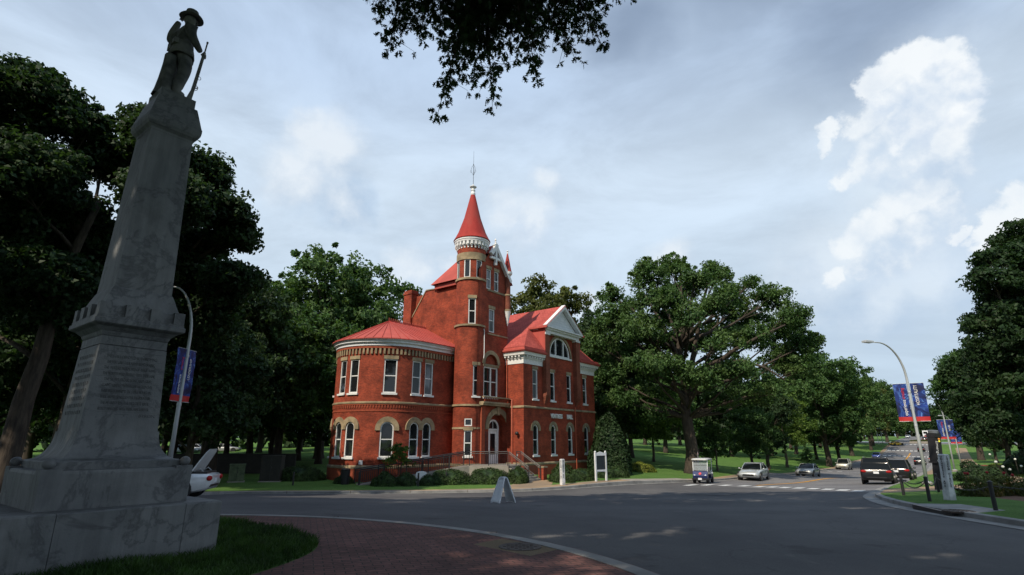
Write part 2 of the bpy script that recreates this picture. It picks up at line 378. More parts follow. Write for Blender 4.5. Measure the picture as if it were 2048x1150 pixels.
def shingle():
    m, t, b = mat('shingle', (.4, .08, .07), .85, 0, .12)
    tcn = t.nodes.new('ShaderNodeTexCoord')
    br = nd(t, 'ShaderNodeTexBrick', Scale=1.0)
    br.inputs['Brick Width'].default_value = .28; br.inputs['Row Height'].default_value = .2
    br.inputs['Mortar Size'].default_value = .012; br.inputs['Mortar Smooth'].default_value = .5
    br.inputs['Color1'].default_value = (.42, .090, .074, 1); br.inputs['Color2'].default_value = (.33, .068, .056, 1); br.inputs['Mortar'].default_value = (.19, .035, .03, 1)
    lk(t, tcn.outputs['UV'], br.inputs['Vector'])
    n = nd(t, 'ShaderNodeTexNoise', Scale=1.2, Detail=6.0); lk(t, tcn.outputs['Object'], n.inputs['Vector'])
    lk(t, mixc(t, 1.0, br.outputs['Color'], ramp(t, n.outputs['Fac'], [(.3, .85), (.7, 1.15)]), 'MULTIPLY'), b.inputs['Base Color'])
    bp = nd(t, 'ShaderNodeBump', Strength=.4, Distance=.02); bp.invert = True
    lk(t, br.outputs['Fac'], bp.inputs['Height']); lk(t, bp.outputs[0], b.inputs['Normal'])
shingle()
m_, t_, b_ = mat('lamp_yellow', (.8, .7, .05), .4); b_.inputs['Emission Color'].default_value = (.9, .9, .05, 1); b_.inputs['Emission Strength'].default_value = .8
m_, t_, b_ = mat('lamp_orange', (.8, .3, .05), .4); b_.inputs['Emission Color'].default_value = (.9, .35, .05, 1); b_.inputs['Emission Strength'].default_value = .4
def road_paint(name, c):
    m, t, b = mat(name, c, .85, 0, .3)
    src = t.nodes.new('ShaderNodeTexCoord').outputs['Object']
    n = nd(t, 'ShaderNodeTexNoise', Scale=9, Detail=6.0, Roughness=.8); lk(t, src, n.inputs['Vector'])
    lk(t, mixc(t, ramp(t, n.outputs['Fac'], [(.5, 0.0), (.68, .75)]), c, (.12, .12, .12)), b.inputs['Base Color'])
noise_mat('asphalt_patch', (.072, .072, .076), (.10, .10, .10), 3, .92, bump=.4, bscale=70)
road_paint('paint_line_white', (.52, .54, .54)); road_paint('paint_line_yellow', (.50, .25, .03))
def banner_mat():
    m, t, b = mat('banner_blue', (.01, .02, .15), .6, 0, .3)
    src = t.nodes.new('ShaderNodeTexCoord').outputs['Object']
    n = nd(t, 'ShaderNodeTexNoise', Scale=1.1, Detail=3.0, Distortion=1.5); lk(t, src, n.inputs['Vector'])
    c = ramp(t, n.outputs['Fac'], [(.35, (.006, .010, .055)), (.55, (.010, .035, .20)), (.7, (.03, .09, .42))])
    w = maths(t, 'ABSOLUTE', maths(t, 'SUBTRACT', n.outputs['Fac'], .53))
    c = mixc(t, ramp(t, w, [(0, .6), (.012, 0.0)], 'LINEAR'), c, (.15, .35, .75))
    lk(t, c, b.inputs['Base Color'])
banner_mat()
# ------------------------------------------------------------------ helpers
class MB:
    def __init__(s): s.v = []; s.f = []; s.uv = []     # uv per face: list or None
    def add(s, vs, fs, uvs=None):
        o = len(s.v); s.v += [tuple(p) for p in vs]
        for i, f in enumerate(fs):
            s.f.append(tuple(o + k for k in f)); s.uv.append(uvs[i] if uvs else None)
    def box(s, x0, x1, y0, y1, z0, z1, rot=0, c=None):
        vs = [(x, y, z) for z in (z0, z1) for y in (y0, y1) for x in (x0, x1)]
        if rot:
            cx, cy = c if c else ((x0 + x1) / 2, (y0 + y1) / 2); cr, sr = math.cos(rot), math.sin(rot)
            vs = [(cx + (x - cx) * cr - (y - cy) * sr, cy + (x - cx) * sr + (y - cy) * cr, z) for x, y, z in vs]
        fs = [(0, 2, 3, 1), (4, 5, 7, 6), (0, 1, 5, 4), (2, 6, 7, 3), (0, 4, 6, 2), (1, 3, 7, 5)]
        s.add(vs, fs, [[bxuv(vs[k], f_) for k in f] for f, f_ in zip(fs, (2, 2, 1, 1, 0, 0))])
    def frame_box(s, P, t, n, s0, s1, z0, z1, d0, d1):   # box in a wall frame: along t, up, out along n
        vs = []
        for z in (z0, z1):
            for d in (d0, d1):
                for q in (s0, s1):
                    vs.append((P[0] + t[0] * q + n[0] * d, P[1] + t[1] * q + n[1] * d, z))
        s.add(vs, [(0, 2, 3, 1), (4, 5, 7, 6), (0, 1, 5, 4), (2, 6, 7, 3), (0, 4, 6, 2), (1, 3, 7, 5)])
    def frame_prism(s, P, t, n, poly, d0, d1):           # polygon (q, z) extruded from d0 to d1
        k = len(poly)
        vs = [(P[0] + t[0] * q + n[0] * d, P[1] + t[1] * q + n[1] * d, z) for d in (d0, d1) for q, z in poly]
        fs = [tuple(range(k - 1, -1, -1)), tuple(range(k, 2 * k))]
        fs += [(i, (i + 1) % k, k + (i + 1) % k, k + i) for i in range(k)]
        s.add(vs, fs)
    def ring_strip(s, P, t, n, inner, outer, d0, d1):    # open band between two polylines (q, z)
        k = len(inner)
        pts = lambda pl, d: [(P[0] + t[0] * q + n[0] * d, P[1] + t[1] * q + n[1] * d, z) for q, z in pl]
        vs = pts(inner, d0) + pts(outer, d0) + pts(inner, d1) + pts(outer, d1)
        fs = []
        for i in range(k - 1):
            fs += [(2 * k + i, 2 * k + i + 1, 3 * k + i + 1, 3 * k + i), (i, k + i, k + i + 1, i + 1),
                   (i, i + 1, 2 * k + i + 1, 2 * k + i), (k + i, 3 * k + i, 3 * k + i + 1, k + i + 1)]
        fs += [(0, 2 * k, 3 * k, k), (k - 1, 2 * k - 1, 4 * k - 1, 3 * k - 1)]
        s.add(vs, fs)
    def prism(s, poly, z0, z1):
        k = len(poly)
        vs = [(x, y, z) for z in (z0, z1) for x, y in poly]
        s.add(vs, [tuple(range(k - 1, -1, -1)), tuple(range(k, 2 * k))] + [(i, (i + 1) % k, k + (i + 1) % k, k + i) for i in range(k)])
    def lathe(s, c, prof, n=24, a0=0, a1=2 * math.pi, axis='z', cap=True):   # prof: (r, h)
        full = abs(a1 - a0 - 2 * math.pi) < 1e-6
        m = n if full else n + 1
        vs = []
        for r, h in prof:
            for i in range(m):
                a = a0 + (a1 - a0) * i / n
                p = (r * math.cos(a), r * math.sin(a), h)
                if axis == 'y': p = (p[0], p[2], p[1])
                if axis == 'x': p = (p[2], p[0], p[1])
                vs.append((c[0] + p[0], c[1] + p[1], c[2] + p[2]))
        fs = []; uvs = []
        for j in range(len(prof) - 1):
            for i in range(n):
                k = (i + 1) % m
                fs.append((j * m + i, j * m + k, (j + 1) * m + k, (j + 1) * m + i))
                rr = max(prof[j][0], prof[j + 1][0]); u0 = (a1 - a0) * i / n * rr; u1 = (a1 - a0) * (i + 1) / n * rr
                z0 = c[2] + prof[j][1]; z1 = c[2] + prof[j + 1][1]
                uvs.append([(u0, z0), (u1, z0), (u1, z1), (u0, z1)])
        if cap and full:
            if prof[0][0] > 1e-4: fs.append(tuple(range(m - 1, -1, -1))); uvs.append([(0, 0)] * m)
            if prof[-1][0] > 1e-4: fs.append(tuple(range((len(prof) - 1) * m, len(prof) * m))); uvs.append([(0, 0)] * m)
        s.add(vs, fs, uvs)
    def tube(s, pts, rad, n=8, cap=True):
        pts = [Vector(p) for p in pts]; m = len(pts)
        if not hasattr(rad, '__len__'): rad = [rad] * m
        vs = []; up = Vector((0, 0, 1)); prev = None
        for i, p in enumerate(pts):
            d = (pts[min(i + 1, m - 1)] - pts[max(i - 1, 0)]).normalized()
            if prev is None:
                a = d.cross(up if abs(d.z) < .9 else Vector((1, 0, 0))).normalized()
            else:
                a = (prev - d * prev.dot(d)).normalized()
            prev = a; b = d.cross(a)
            for k in range(n):
                t = 2 * math.pi * k / n
                vs.append(p + (a * math.cos(t) + b * math.sin(t)) * rad[i])
        fs = [(i * n + k, i * n + (k + 1) % n, (i + 1) * n + (k + 1) % n, (i + 1) * n + k) for i in range(m - 1) for k in range(n)]
        if cap: fs += [tuple(range(n - 1, -1, -1)), tuple(range((m - 1) * n, m * n))]
        s.add(vs, fs)
    def sphere(s, c, r, n=12, sc=(1, 1, 1)):
        prof = [(math.sin(math.pi * j / n) * r, -math.cos(math.pi * j / n) * r) for j in range(n + 1)]
        m = n * 2; vs = [(c[0] + q * math.cos(2 * math.pi * i / m) * sc[0], c[1] + q * math.sin(2 * math.pi * i / m) * sc[1], c[2] + h * sc[2]) for q, h in prof for i in range(m)]
        s.add(vs, [(j * m + i, j * m + (i + 1) % m, (j + 1) * m + (i + 1) % m, (j + 1) * m + i) for j in range(n) for i in range(m)])
def bxuv(p, ax):
    return (p[0], p[1]) if ax == 2 else ((p[0], p[2]) if ax == 1 else (p[1], p[2]))

def link_mesh(name, me, material, parent=None):
    o = bpy.data.objects.new(name, me); col.objects.link(o)
    if material and not me.materials: me.materials.append(MATS[material])
    if parent is not None: o.parent = parent
    return o
def obj(name, mb, material, parent=None, smooth=False, dz=0, angle=None):
    me = bpy.data.meshes.new(name)
    vs = mb.v if not dz else [(x, y, z + dz) for x, y, z in mb.v]
    me.from_pydata(vs, [], mb.f)
    if any(u is not None for u in mb.uv):
        ul = me.uv_layers.new(name='UV')
        arr = []
        for f, u in zip(mb.f, mb.uv):
            arr += [c for p in (u if u is not None else [(mb.v[k][0] + mb.v[k][1], mb.v[k][2]) for k in f]) for c in p]
        ul.data.foreach_set('uv', arr)
    if smooth:
        me.polygons.foreach_set('use_smooth', [True] * len(me.polygons))
        if smooth != 'all':
            import bmesh
            bm = bmesh.new(); bm.from_mesh(me)
            bmesh.ops.remove_doubles(bm, verts=bm.verts, dist=1e-4)
            lim = R(smooth if smooth is not True else 40)
            for e in bm.edges:
                if len(e.link_faces) == 2 and e.calc_face_angle(0) > lim: e.smooth = False
            bm.to_mesh(me); bm.free()
    me.validate()
    return link_mesh(name, me, material, parent)
def tag(o, label=None, cat=None, group=None, kind=None):
    if label: o['label'] = label
    if cat: o['category'] = cat
    if group: o['group'] = group
    if kind: o['kind'] = kind
    return o
def thing(name, label, cat, loc=(0, 0, 0), rz=0, group=None):
    o = bpy.data.objects.new(name, None); col.objects.link(o)
    o.location = loc; o.rotation_euler = (0, 0, rz); o.empty_display_size = .3
    return tag(o, label, cat, group)
def dup(root, loc, rz=None, label=None, scale=None, group=None):
    r = root.copy(); col.objects.link(r); r.location = loc
    if rz is not None: r.rotation_euler = (0, 0, rz)
    if label: r['label'] = label
    if group: r['group'] = group
    if scale is not None: r.scale = scale if hasattr(scale, '__len__') else (scale,) * 3
    for ch in list(root.children):
        c = ch.copy(); col.objects.link(c); c.parent = r
        for g in list(ch.children):
            d = g.copy(); col.objects.link(d); d.parent = c
    return r
TXT = []
def text(name, body, material, parent, P, right, up, size, extrude=.01, align='CENTER', sx=1.0, space=1.0, bold=0):
    c = bpy.data.curves.new(name, 'FONT'); c.body = body; c.size = size; c.extrude = extrude
    c.align_x = align; c.align_y = 'CENTER'; c.space_character = space; c.resolution_u = 3; c.offset = bold
    o = bpy.data.objects.new(name, c); col.objects.link(o)
    r = Vector(right).normalized(); u = Vector(up).normalized(); n = r.cross(u)
    M = Matrix(((r.x * sx, u.x, n.x, P[0]), (r.y * sx, u.y, n.y, P[1]), (r.z * sx, u.z, n.z, P[2]), (0, 0, 0, 1)))
    o.matrix_local = M
    if parent is not None: o.parent = parent; o.matrix_local = M
    c.materials.append(MATS[material])
    dgx = bpy.context.evaluated_depsgraph_get()
    me = bpy.data.meshes.new_from_object(o.evaluated_get(dgx))
    q = bpy.data.objects.new(name, me); nm = o.name
    bpy.data.objects.remove(o); q.name = nm; col.objects.link(q)
    if parent is not None: q.parent = parent
    q.matrix_local = M
    return q

# street axis (towards the avenue's far end) and its right-hand normal
DX = Vector((.6112, .7915)); NX = Vector((.7915, -.6112))
DANG = math.atan2(DX.y, DX.x)

# ------------------------------------------------------------------ lie of the land (heights relative to the eye)
CPTS = [(-6,8,-1.63),(0,0,-1.6),(0,3,-1.64),(1.8,8,-1.7),(-4,12.7,-1.72),(-13,22,-2.05),(-20,0,-1.6),(0,-20,-1.5),(-21,24,-2.1),
(15,20,-2.07),(21,28,-2.4),(27,42,-3.0),(12,10,-1.85),(20,0,-1.8),(9,26,-2.5),(0,22,-2.3),
(-17,33,-2.8),(-5,33.6,-2.87),(.9,44,-2.85),(-13,41,-2.72),(14.2,43,-3.0),(21.3,50,-3.28),(34,66.7,-3.9),(54.5,95,-4.4),(96,150,-4.1),
(125,190,-1.4),(185,280,1.6),(240,360,3.0),(57,72,-3.7),(45,48,-2.7),(80,60,-2.2),(-25,60,-2.3),(-45,95,-1.9),(10,95,-1.2),(40,110,-2.4),(20,65,-2.6),(60,160,-1.0),
(-150,150,0),(0,300,2),(-300,0,0),(0,-200,-1),(200,0,-1),(250,150,2),(400,400,2),(-400,400,3),(0,700,4),(700,300,3),(-700,-300,0),(700,-700,0),(-200,-700,0)]
PT = np.array(CPTS, float); NP = len(PT)
def _k(d): return np.where(d > 0, d * d * np.log(np.maximum(d, 1e-9)), 0)
_d = np.hypot(PT[:, None, 0] - PT[None, :, 0], PT[:, None, 1] - PT[None, :, 1])
_A = np.zeros((NP + 3, NP + 3)); _A[:NP, :NP] = _k(_d / 100) + np.eye(NP) * 2e-4
_A[:NP, NP] = 1; _A[:NP, NP + 1:] = PT[:, :2] / 100; _A[NP:, :NP] = _A[:NP, NP:].T
_W = np.linalg.solve(_A, np.r_[PT[:, 2], 0, 0, 0])
def Hn(x, y):
    x = np.asarray(x, float); y = np.asarray(y, float)
    r = np.hypot(x, y); q = np.minimum(1, 620 / np.maximum(r, 1))
    x = x * q; y = y * q
    d = np.hypot(x[..., None] - PT[:, 0], y[..., None] - PT[:, 1]) / 100
    return _k(d) @ _W[:NP] + _W[NP] + _W[NP + 1] * x / 100 + _W[NP + 2] * y / 100
def bump(x, y):
    return .30 * np.exp(-((np.asarray(x) - 1.0) ** 2 / 60 + (np.asarray(y) - 42.8) ** 2 / 16))
LIFT = .13
def H(x, y): return float(Hn(x, y))
def HL(x, y): return float(Hn(x, y) + bump(x, y)) + LIFT      # on lawn or pavement
def G(px, py, lawn=True):                                     # where a pixel's ray meets the land
    xx, f, u = pray(px, py)
    ks = np.concatenate([np.arange(3, 60, .1), np.arange(60, 420, .5)])
    h = Hn(xx * ks, f * ks) + ((bump(xx * ks, f * ks) + LIFT) if lawn else 0)
    i = np.argmax(u * ks - h <= 0)
    k = ks[i]
    return Vector((xx * k, f * k, float(h[i])))

# ------------------------------------------------------------------ plan of roads, kerbs and paths
def sub(poly, step, closed=True):
    out = []; n = len(poly)
    for i in range(n if closed else n - 1):
        a = Vector(poly[i]); b = Vector(poly[(i + 1) % n]); L = (b - a).length
        st = step if max(a.length, b.length) < 120 else step * 5
        k = max(1, int(L / st))
        out += [tuple(a.lerp(b, j / k)) for j in range(k)]
    if not closed: out.append(tuple(poly[-1]))
    return out
def smooth_line(p, it=2, closed=False):
    for _ in range(it):
        q = [] if closed else [p[0]]
        n = len(p)
        for i in range(n if closed else n - 1):
            a, b = p[i], p[(i + 1) % n]
            q += [(a[0] * .75 + b[0] * .25, a[1] * .75 + b[1] * .25), (a[0] * .25 + b[0] * .75, a[1] * .25 + b[1] * .75)]
        if not closed: q.append(p[-1])
        p = q
    return p
def offset(line, d):
    out = []; n = len(line)
    for i in range(n):
        a = Vector(line[max(i - 1, 0)]); b = Vector(line[min(i + 1, n - 1)]); t = (b - a).normalized()
        out.append((line[i][0] - t.y * d, line[i][1] + t.x * d))
    return out
far_kerb = smooth_line([(-60, 24), (-30, 17.4), (-20.5, 19.5), (-17.4, 22.6), (-15.4, 24.5), (-14.9, 26.4), (-15.4, 29.6), (-15.2, 31.3), (-10.5, 31.7), (-6.4, 32.9), (-1.9, 34.0), (.4, 34.6), (2.6, 36.1), (5.2, 38.3), (8.3, 40.9), (11.5, 43.0), (16, 46.6), (20.2, 51.6), (30.5, 64.5), (41, 78), (63, 106.5), (97, 150.5), (134.4, 199.4)])
right_kerb = smooth_line([(30, -14), (16, -6), (12.4, 6), (11.8, 12), (12.0, 14.6), (12.5, 17.6), (13.2, 20.0), (14.6, 23.0), (16.2, 25.9), (17.9, 28.3), (19.9, 31.0), (22.7, 34.9), (26.7, 40.0), (29.3, 42.9), (41.5, 58.8), (72, 98.2), (115, 153.9), (144.2, 191.9)])
cross_l = [(134.4, 199.4), (84.6, 240.4), (91.9, 249.9), (143.8, 212.4)]      # side street mouth, left
far_end_l = [(143.8, 212.4), (195.1, 278.9), (256.3, 358), (329.6, 453)]
far_end_r = [(339.9, 445), (266.6, 350), (205.4, 271), (154.1, 204.5)]
cross_r = [(154.1, 204.5), (202.7, 164.4), (195.4, 154.9), (144.2, 191.9)]
back = [(30, -14), (28, -30), (-10, -36), (-46, -20), (-62, 10), (-60, 24)]
road_poly = far_kerb[:-1] + cross_l[:-1] + far_end_l + far_end_r[:-1] + cross_r[:-1] + list(reversed(right_kerb))[:-1] + smooth_line(back, 1)[:-1]
IC = (-6.6, 4.45); IR = 8.9
island = [(IC[0] + IR * math.cos(a), IC[1] + IR * math.sin(a)) for a in np.linspace(0, 2 * math.pi, 80, endpoint=False)]
island_grass = smooth_line([(-14.0, 9), (-11.5, 12.3), (-8.2, 13.0), (-6.2, 12.2), (-4.6, 11.3), (-3.4, 10.1), (-2.85, 8.9), (-2.9, 7.6), (-3.4, 6.0), (-4.2, 3), (-6, 0), (-10, -1), (-14, 3)], 2, True)
drain_slab = [tuple(G(*p).xy) for p in ((946, 1090), (1004, 1078), (1122, 1099), (1060, 1113))]
far_walk = far_kerb + list(reversed(offset(far_kerb, 1.15)))
door_walk = smooth_line([(.9, 35.1), (1.9, 36.0), (2.5, 37.2), (2.9, 39.9), (1.5, 40.9), (.9, 39.9), (.2, 38.3), (-.6, 36.6), (-1.4, 35.2)], 1, True)
apron = [(8.6, 41.2), (14.4, 45.6), (13.4, 47.0), (7.8, 42.5)]
rw = [(Vector((25.4, 36.9)) + DX * t) for t in (0, 25, 60, 100, 150)]
avenue_walk = [(19.4, 30.4), (17.9, 28.2), (16.3, 25.9), (22, 28.6), (28, 32.4), (33.5, 36.8)] + [tuple(Vector((1.3 * NX.x, 1.3 * NX.y)) + DX * t + NX * 2.6) for t in (57, 90, 130, 180, 222)] + [tuple(Vector((1.3 * NX.x, 1.3 * NX.y)) + DX * t) for t in (222, 180, 130, 90, 62)] + [(31.5, 38.2), (26, 34.4)]
kerb_walk_r = right_kerb[-14:] + list(reversed(offset(right_kerb[-14:], -1.0)))
cross_walk = [tuple(Vector(p)) for p in ((54.2, 71.2), (56.0, 73.4), (63.2, 68.2), (61.4, 65.8))]
bed_right = smooth_line([(16.6, 18.0), (17.6, 21.4), (19.6, 24.0), (24, 26.2), (30, 27), (40, 26), (44, 14), (30, 8), (20, 10)], 1, True)
inlet_slab = [(12.45, 17.2), (12.75, 18.6), (14.5, 18.4), (13.5, 15.9), (12.25, 15.4)]
inlet_slab = [(12.25, 15.5), (13.7, 16.2), (14.1, 18.3), (12.75, 18.9), (12.4, 17.2)]

_fk = [p for p in far_kerb if p[0] > 13.2]; _rk = [p for p in right_kerb if p[1] > 29.5]
ave_poly = _fk[:-1] + cross_l[:-1] + far_end_l + far_end_r[:-1] + cross_r[:-1] + list(reversed(_rk)) + [(17.8, 30.6), (16.6, 34), (15.0, 38), (13.8, 42)]
regions = [  # name, polygon, height offset, material, uv scale
    ('drain_slab', drain_slab, LIFT, 'aggregate'),
    ('island_grass', island_grass, LIFT, 'lawn'),
    ('brick_plaza', island, LIFT, 'paver'),
    ('avenue_road', ave_poly, 0, 'asphalt_worn'),
    ('road', road_poly, 0, 'asphalt'),
    ('door_path', door_walk, LIFT, 'tan_pavement'),
    ('driveway_apron', apron, LIFT, 'concrete'),
    ('pavement', far_walk, LIFT, 'tan_pavement'),
    ('avenue_path', avenue_walk, LIFT, 'tan_pavement'),
    ('cross_path', cross_walk, LIFT, 'concrete'),
    ('inlet_slab', inlet_slab, LIFT, 'kerb_concrete'),
    ('pavement_right', kerb_walk_r, LIFT, 'tan_pavement'),
    ('planting_bed', bed_right, LIFT, 'mulch'),
]
def in_poly(px, py, poly):
    p = np.array(poly); x0, y0 = p[:, 0], p[:, 1]; x1, y1 = np.roll(x0, -1), np.roll(y0, -1)
    c = np.zeros(px.shape, bool)
    for a, b, c_, d in zip(x0, y0, x1, y1):
        if b == d: continue
        hit = ((b > py) != (d > py)) & (px < (c_ - a) * (py - b) / (d - b) + a)
        c ^= hit
    return c
vv = []; ee = []
for nm, poly, off, mt in regions:
    q = sub(poly, 1.0 if nm in ('road', 'avenue_road', 'pavement', 'pavement_right', 'avenue_path') else .5)
    o = len(vv); vv += q; ee += [(o + i, o + (i + 1) % len(q)) for i in range(len(q))]
def grid(x0, x1, y0, y1, s, hole=None):
    xs, ys = np.meshgrid(np.arange(x0, x1, s), np.arange(y0, y1, s)); xs = xs.ravel() + .37 * s; ys = ys.ravel() + .41 * s
    if hole: k = ~((xs > hole[0]) & (xs < hole[1]) & (ys > hole[2]) & (ys < hole[3])); xs, ys = xs[k], ys[k]
    return list(zip(xs.tolist(), ys.tolist()))
vv += grid(-26, 44, -6, 62, 1.3)
vv += grid(-80, 180, -40, 240, 5, (-27, 45, -7, 63))
vv += grid(-500, 620, -300, 620, 28, (-82, 182, -42, 242))
vv += grid(-3000, 3000, -3000, 3000, 240, (-510, 630, -310, 640))
r_ = delaunay_2d_cdt([Vector(p) for p in vv], ee, [], 0, 1e-4)
V2 = np.array([(v.x, v.y) for v in r_[0]]); T2 = np.array([t for t in r_[2]])
cen = V2[T2].mean(axis=1)
lab = np.full(len(T2), -1)
for i in range(len(regions) - 1, -1, -1):
    lab[in_poly(cen[:, 0], cen[:, 1], regions[i][1])] = i
def region_mesh(name, tris, off, mt):
    ids, inv = np.unique(tris, return_inverse=True); inv = inv.reshape(-1, 3)
    xy = V2[ids]; z = Hn(xy[:, 0], xy[:, 1]) + off
    if off > 0: z = z + bump(xy[:, 0], xy[:, 1])
    a, b, c = xy[inv[:, 0]], xy[inv[:, 1]], xy[inv[:, 2]]
    cr = (b[:, 0] - a[:, 0]) * (c[:, 1] - a[:, 1]) - (b[:, 1] - a[:, 1]) * (c[:, 0] - a[:, 0])
    inv[cr < 0] = inv[cr < 0][:, ::-1]
    me = bpy.data.meshes.new(name)
    me.from_pydata([(x, y, zz) for (x, y), zz in zip(xy.tolist(), z.tolist())], [], inv.tolist())
    ul = me.uv_layers.new(name='UV')
    vi = inv.ravel(); ang = .35; u = xy[vi, 0] * math.cos(ang) + xy[vi, 1] * math.sin(ang); w = -xy[vi, 0] * math.sin(ang) + xy[vi, 1] * math.cos(ang)
    ul.data.foreach_set('uv', np.stack([u, w], 1).ravel())
    me.polygons.foreach_set('use_smooth', [True] * len(me.polygons))
    return tag(link_mesh(name, me, mt), kind='structure')
region_mesh('ground', T2[lab == -1], LIFT, 'lawn')
for i, (nm, poly, off, mt) in enumerate(regions):
    if (lab == i).any(): region_mesh(nm, T2[lab == i], off, mt)

# kerbs: a real step along each edge
def kerb(name, line, side, w=.16, top=LIFT + .008, material='kerb_concrete', drop=None, gutter=0):
    mb = MB(); pts = sub(line, 1.0, False)
    inner = offset(pts, side * w); lo = offset(pts, -side * .02)
    if gutter: gt = offset(pts, -side * gutter)
    n = len(pts); vs = []
    for i in range(n):
        h = H(*pts[i]); t = top if drop is None else drop(pts[i], top); bz = float(bump(*pts[i]))
        vs += [(*lo[i], h - .05), (*lo[i], h + t - .015 + bz), (pts[i][0] * .85 + inner[i][0] * .15, pts[i][1] * .85 + inner[i][1] * .15, h + t + bz), (*inner[i], H(*inner[i]) + t + float(bump(*inner[i]))), (*inner[i], h - .05)]
    fs = [(i * 5 + a, i * 5 + a + 1, i * 5 + 6 + a, i * 5 + 5 + a) for i in range(n - 1) for a in range(4)]
    if side < 0: fs = [f[::-1] for f in fs]
    mb.add(vs, fs)
    if gutter:
        gv = []
        for i in range(n): gv += [(*gt[i], H(*gt[i]) + .012), (*lo[i], H(*lo[i]) + .012)]
        gf = [(i * 2, i * 2 + 1, i * 2 + 3, i * 2 + 2) for i in range(n - 1)]
        mb.add(gv, gf if side > 0 else [f[::-1] for f in gf])
    return tag(obj(name, mb, material, smooth=35), kind='structure')
kerb('kerb', far_kerb[:-1], 1, gutter=.35)
kerb('kerb', right_kerb, -1, w=.18, gutter=.5)
kerb('kerb', island + [island[0]], 1, w=.30)
kerb('kerb', far_end_l, 1, w=.5); kerb('kerb', list(reversed(far_end_r)), -1, w=.5)
# joints in the kerb are cut as dark thin slots
jb = MB()
for line, sgn in ((sub(far_kerb, .5, False), 1), (sub(right_kerb, .5, False), -1), (sub(island, .5), 1)):
    for i in range(4, len(line) - 1, 6):
        if math.hypot(*line[i]) > 70: continue
        t = (Vector(line[i + 1]) - Vector(line[i - 1])).normalized(); nn = Vector((-t.y, t.x)) * sgn
        p = Vector(line[i]); h = H(*p) + float(bump(*p))
        q = [p - nn * .026 - t * .012, p - nn * .026 + t * .012, p + nn * .15 + t * .012, p + nn * .15 - t * .012]
        jb.add([(*a, h + .02) for a in q[:2]] + [(*a, h + LIFT + .0125) for a in q], [(0, 1, 3, 2), (2, 3, 4, 5)])
tag(obj('kerb_joint', jb, 'soil'), kind='structure')

# storm inlet in the right kerb, with its manhole lid
p0 = Vector((12.62, 18.2)); p1 = Vector((12.1, 15.9))
t_ = (p1 - p0).normalized(); nn = Vector((-t_.y, t_.x))
if nn.x > 0: nn = -nn
mb = MB(); mb.box(-1.15, 1.15, -.05, .03, -.02, .115)
si = thing('storm_inlet', 'dark slot opening in the concrete kerb at the right corner', 'storm drain', (*((p0 + p1) / 2 + nn * .07), H(*((p0 + p1) / 2))), math.atan2(t_.y, t_.x))
obj('opening', mb, 'black_plastic', si)
def lid(label, x, y, r, mt='iron_cast'):
    mb = MB(); z = HL(x, y); mb.lathe((0, 0, 0), [(r, -.03), (r, .012), (r - .03, .018), (r - .05, .012), (0, .012)], 32)
    for k in range(-4, 5):
        for j in range(-4, 5):
            if math.hypot(k, j) < 4.3 and (k + j) % 2 == 0: mb.box(k * r * .18 - .025, k * r * .18 + .025, j * r * .18 - .025, j * r * .18 + .025, .010, .018)
    o = obj('manhole_lid', mb, mt, smooth=30); o.location = (x, y, z)
    tag(o, label, 'manhole lid')
g_ = G(1040, 1095); lid('round iron manhole lid set in the tan slab of the brick plaza', g_.x, g_.y, .33)
g_ = G(1917, 1022); lid('round iron manhole lid in the concrete slab beside the right kerb', g_.x, g_.y, .38)

# painted markings, sheets 8 mm above the asphalt
def mark(name, quads, material):
    mb = MB()
    for q in quads:
        mb.add([(x, y, H(x, y) + .014) for x, y in q], [tuple(range(len(q)))])
    for i, f in enumerate(mb.f):
        a, b, c = (Vector(mb.v[f[k]]) for k in range(3))
        if (b - a).cross(c - a).z < 0: mb.f[i] = f[::-1]
    return tag(obj(name, mb, material), kind='structure')
dashes = []
for px, py in ((1382, 970.4), (1415, 970.2), (1451, 971), (1489, 972), (1519, 973.7), (1545, 974.4), (1570, 975.5), (1598, 976.5), (1627, 977.7), (1656, 979), (1686, 980.6), (1717, 982.2)):
    g = G(px, py, False).xy; a = DX * .95; b = NX * .27
    dashes.append([g - a - b, g + a - b, g + a + b, g - a + b])
def nrow(t, v0, v1, n, l=.5, w=.32):
    for k in range(n):
        g = DX * t + NX * (v0 + (v1 - v0) * k / (n - 1)); a = DX * l; b = NX * w
        dashes.append([g - a - b, g + a - b, g + a + b, g - a + b])
nrow(93, -14.2, -4.2, 9, .6, .32)
nrow(138, -14.4, -4.0, 10, .9, .34)
nrow(188, -14.6, -3.8, 11, 1.4, .36)
nrow(208, -14.8, -3.8, 11, 1.5, .36)
nrow(238, -14.8, -3.8, 11, 1.8, .36)
mark('crosswalk_marking', dashes, 'paint_line_white')
yl = smooth_line([(17.2, 40.6), (23.5, 47.0), (31.5, 57.0)] + [tuple(DX * t + NX * -9.3) for t in (85, 130, 200)], 2)
yq = []
for side in (.17,):
    a = offset(yl, side); b = offset(yl, -side)
    a = sub(a, 2, False); b = sub(b, 2, False); k = min(len(a), len(b))
    yq += [[a[i], a[i + 1], b[i + 1], b[i]] for i in range(k - 1)]
mark('centre_line_marking', yq, 'paint_line_yellow')

# patched squares in the asphalt
pq = []
for c, a, l, w in (((-1.5, 29.2), .1, 1.9, .6), ((10.5, 30.5), .9, .8, 1.1)):
    u = Vector((math.cos(a), math.sin(a))); v = Vector((-u.y, u.x)); c = Vector(c); pq.append([c - u * l - v * w, c + u * l - v * w, c + u * l + v * w, c - u * l + v * w])
mark('road_patch', pq, 'asphalt_patch')
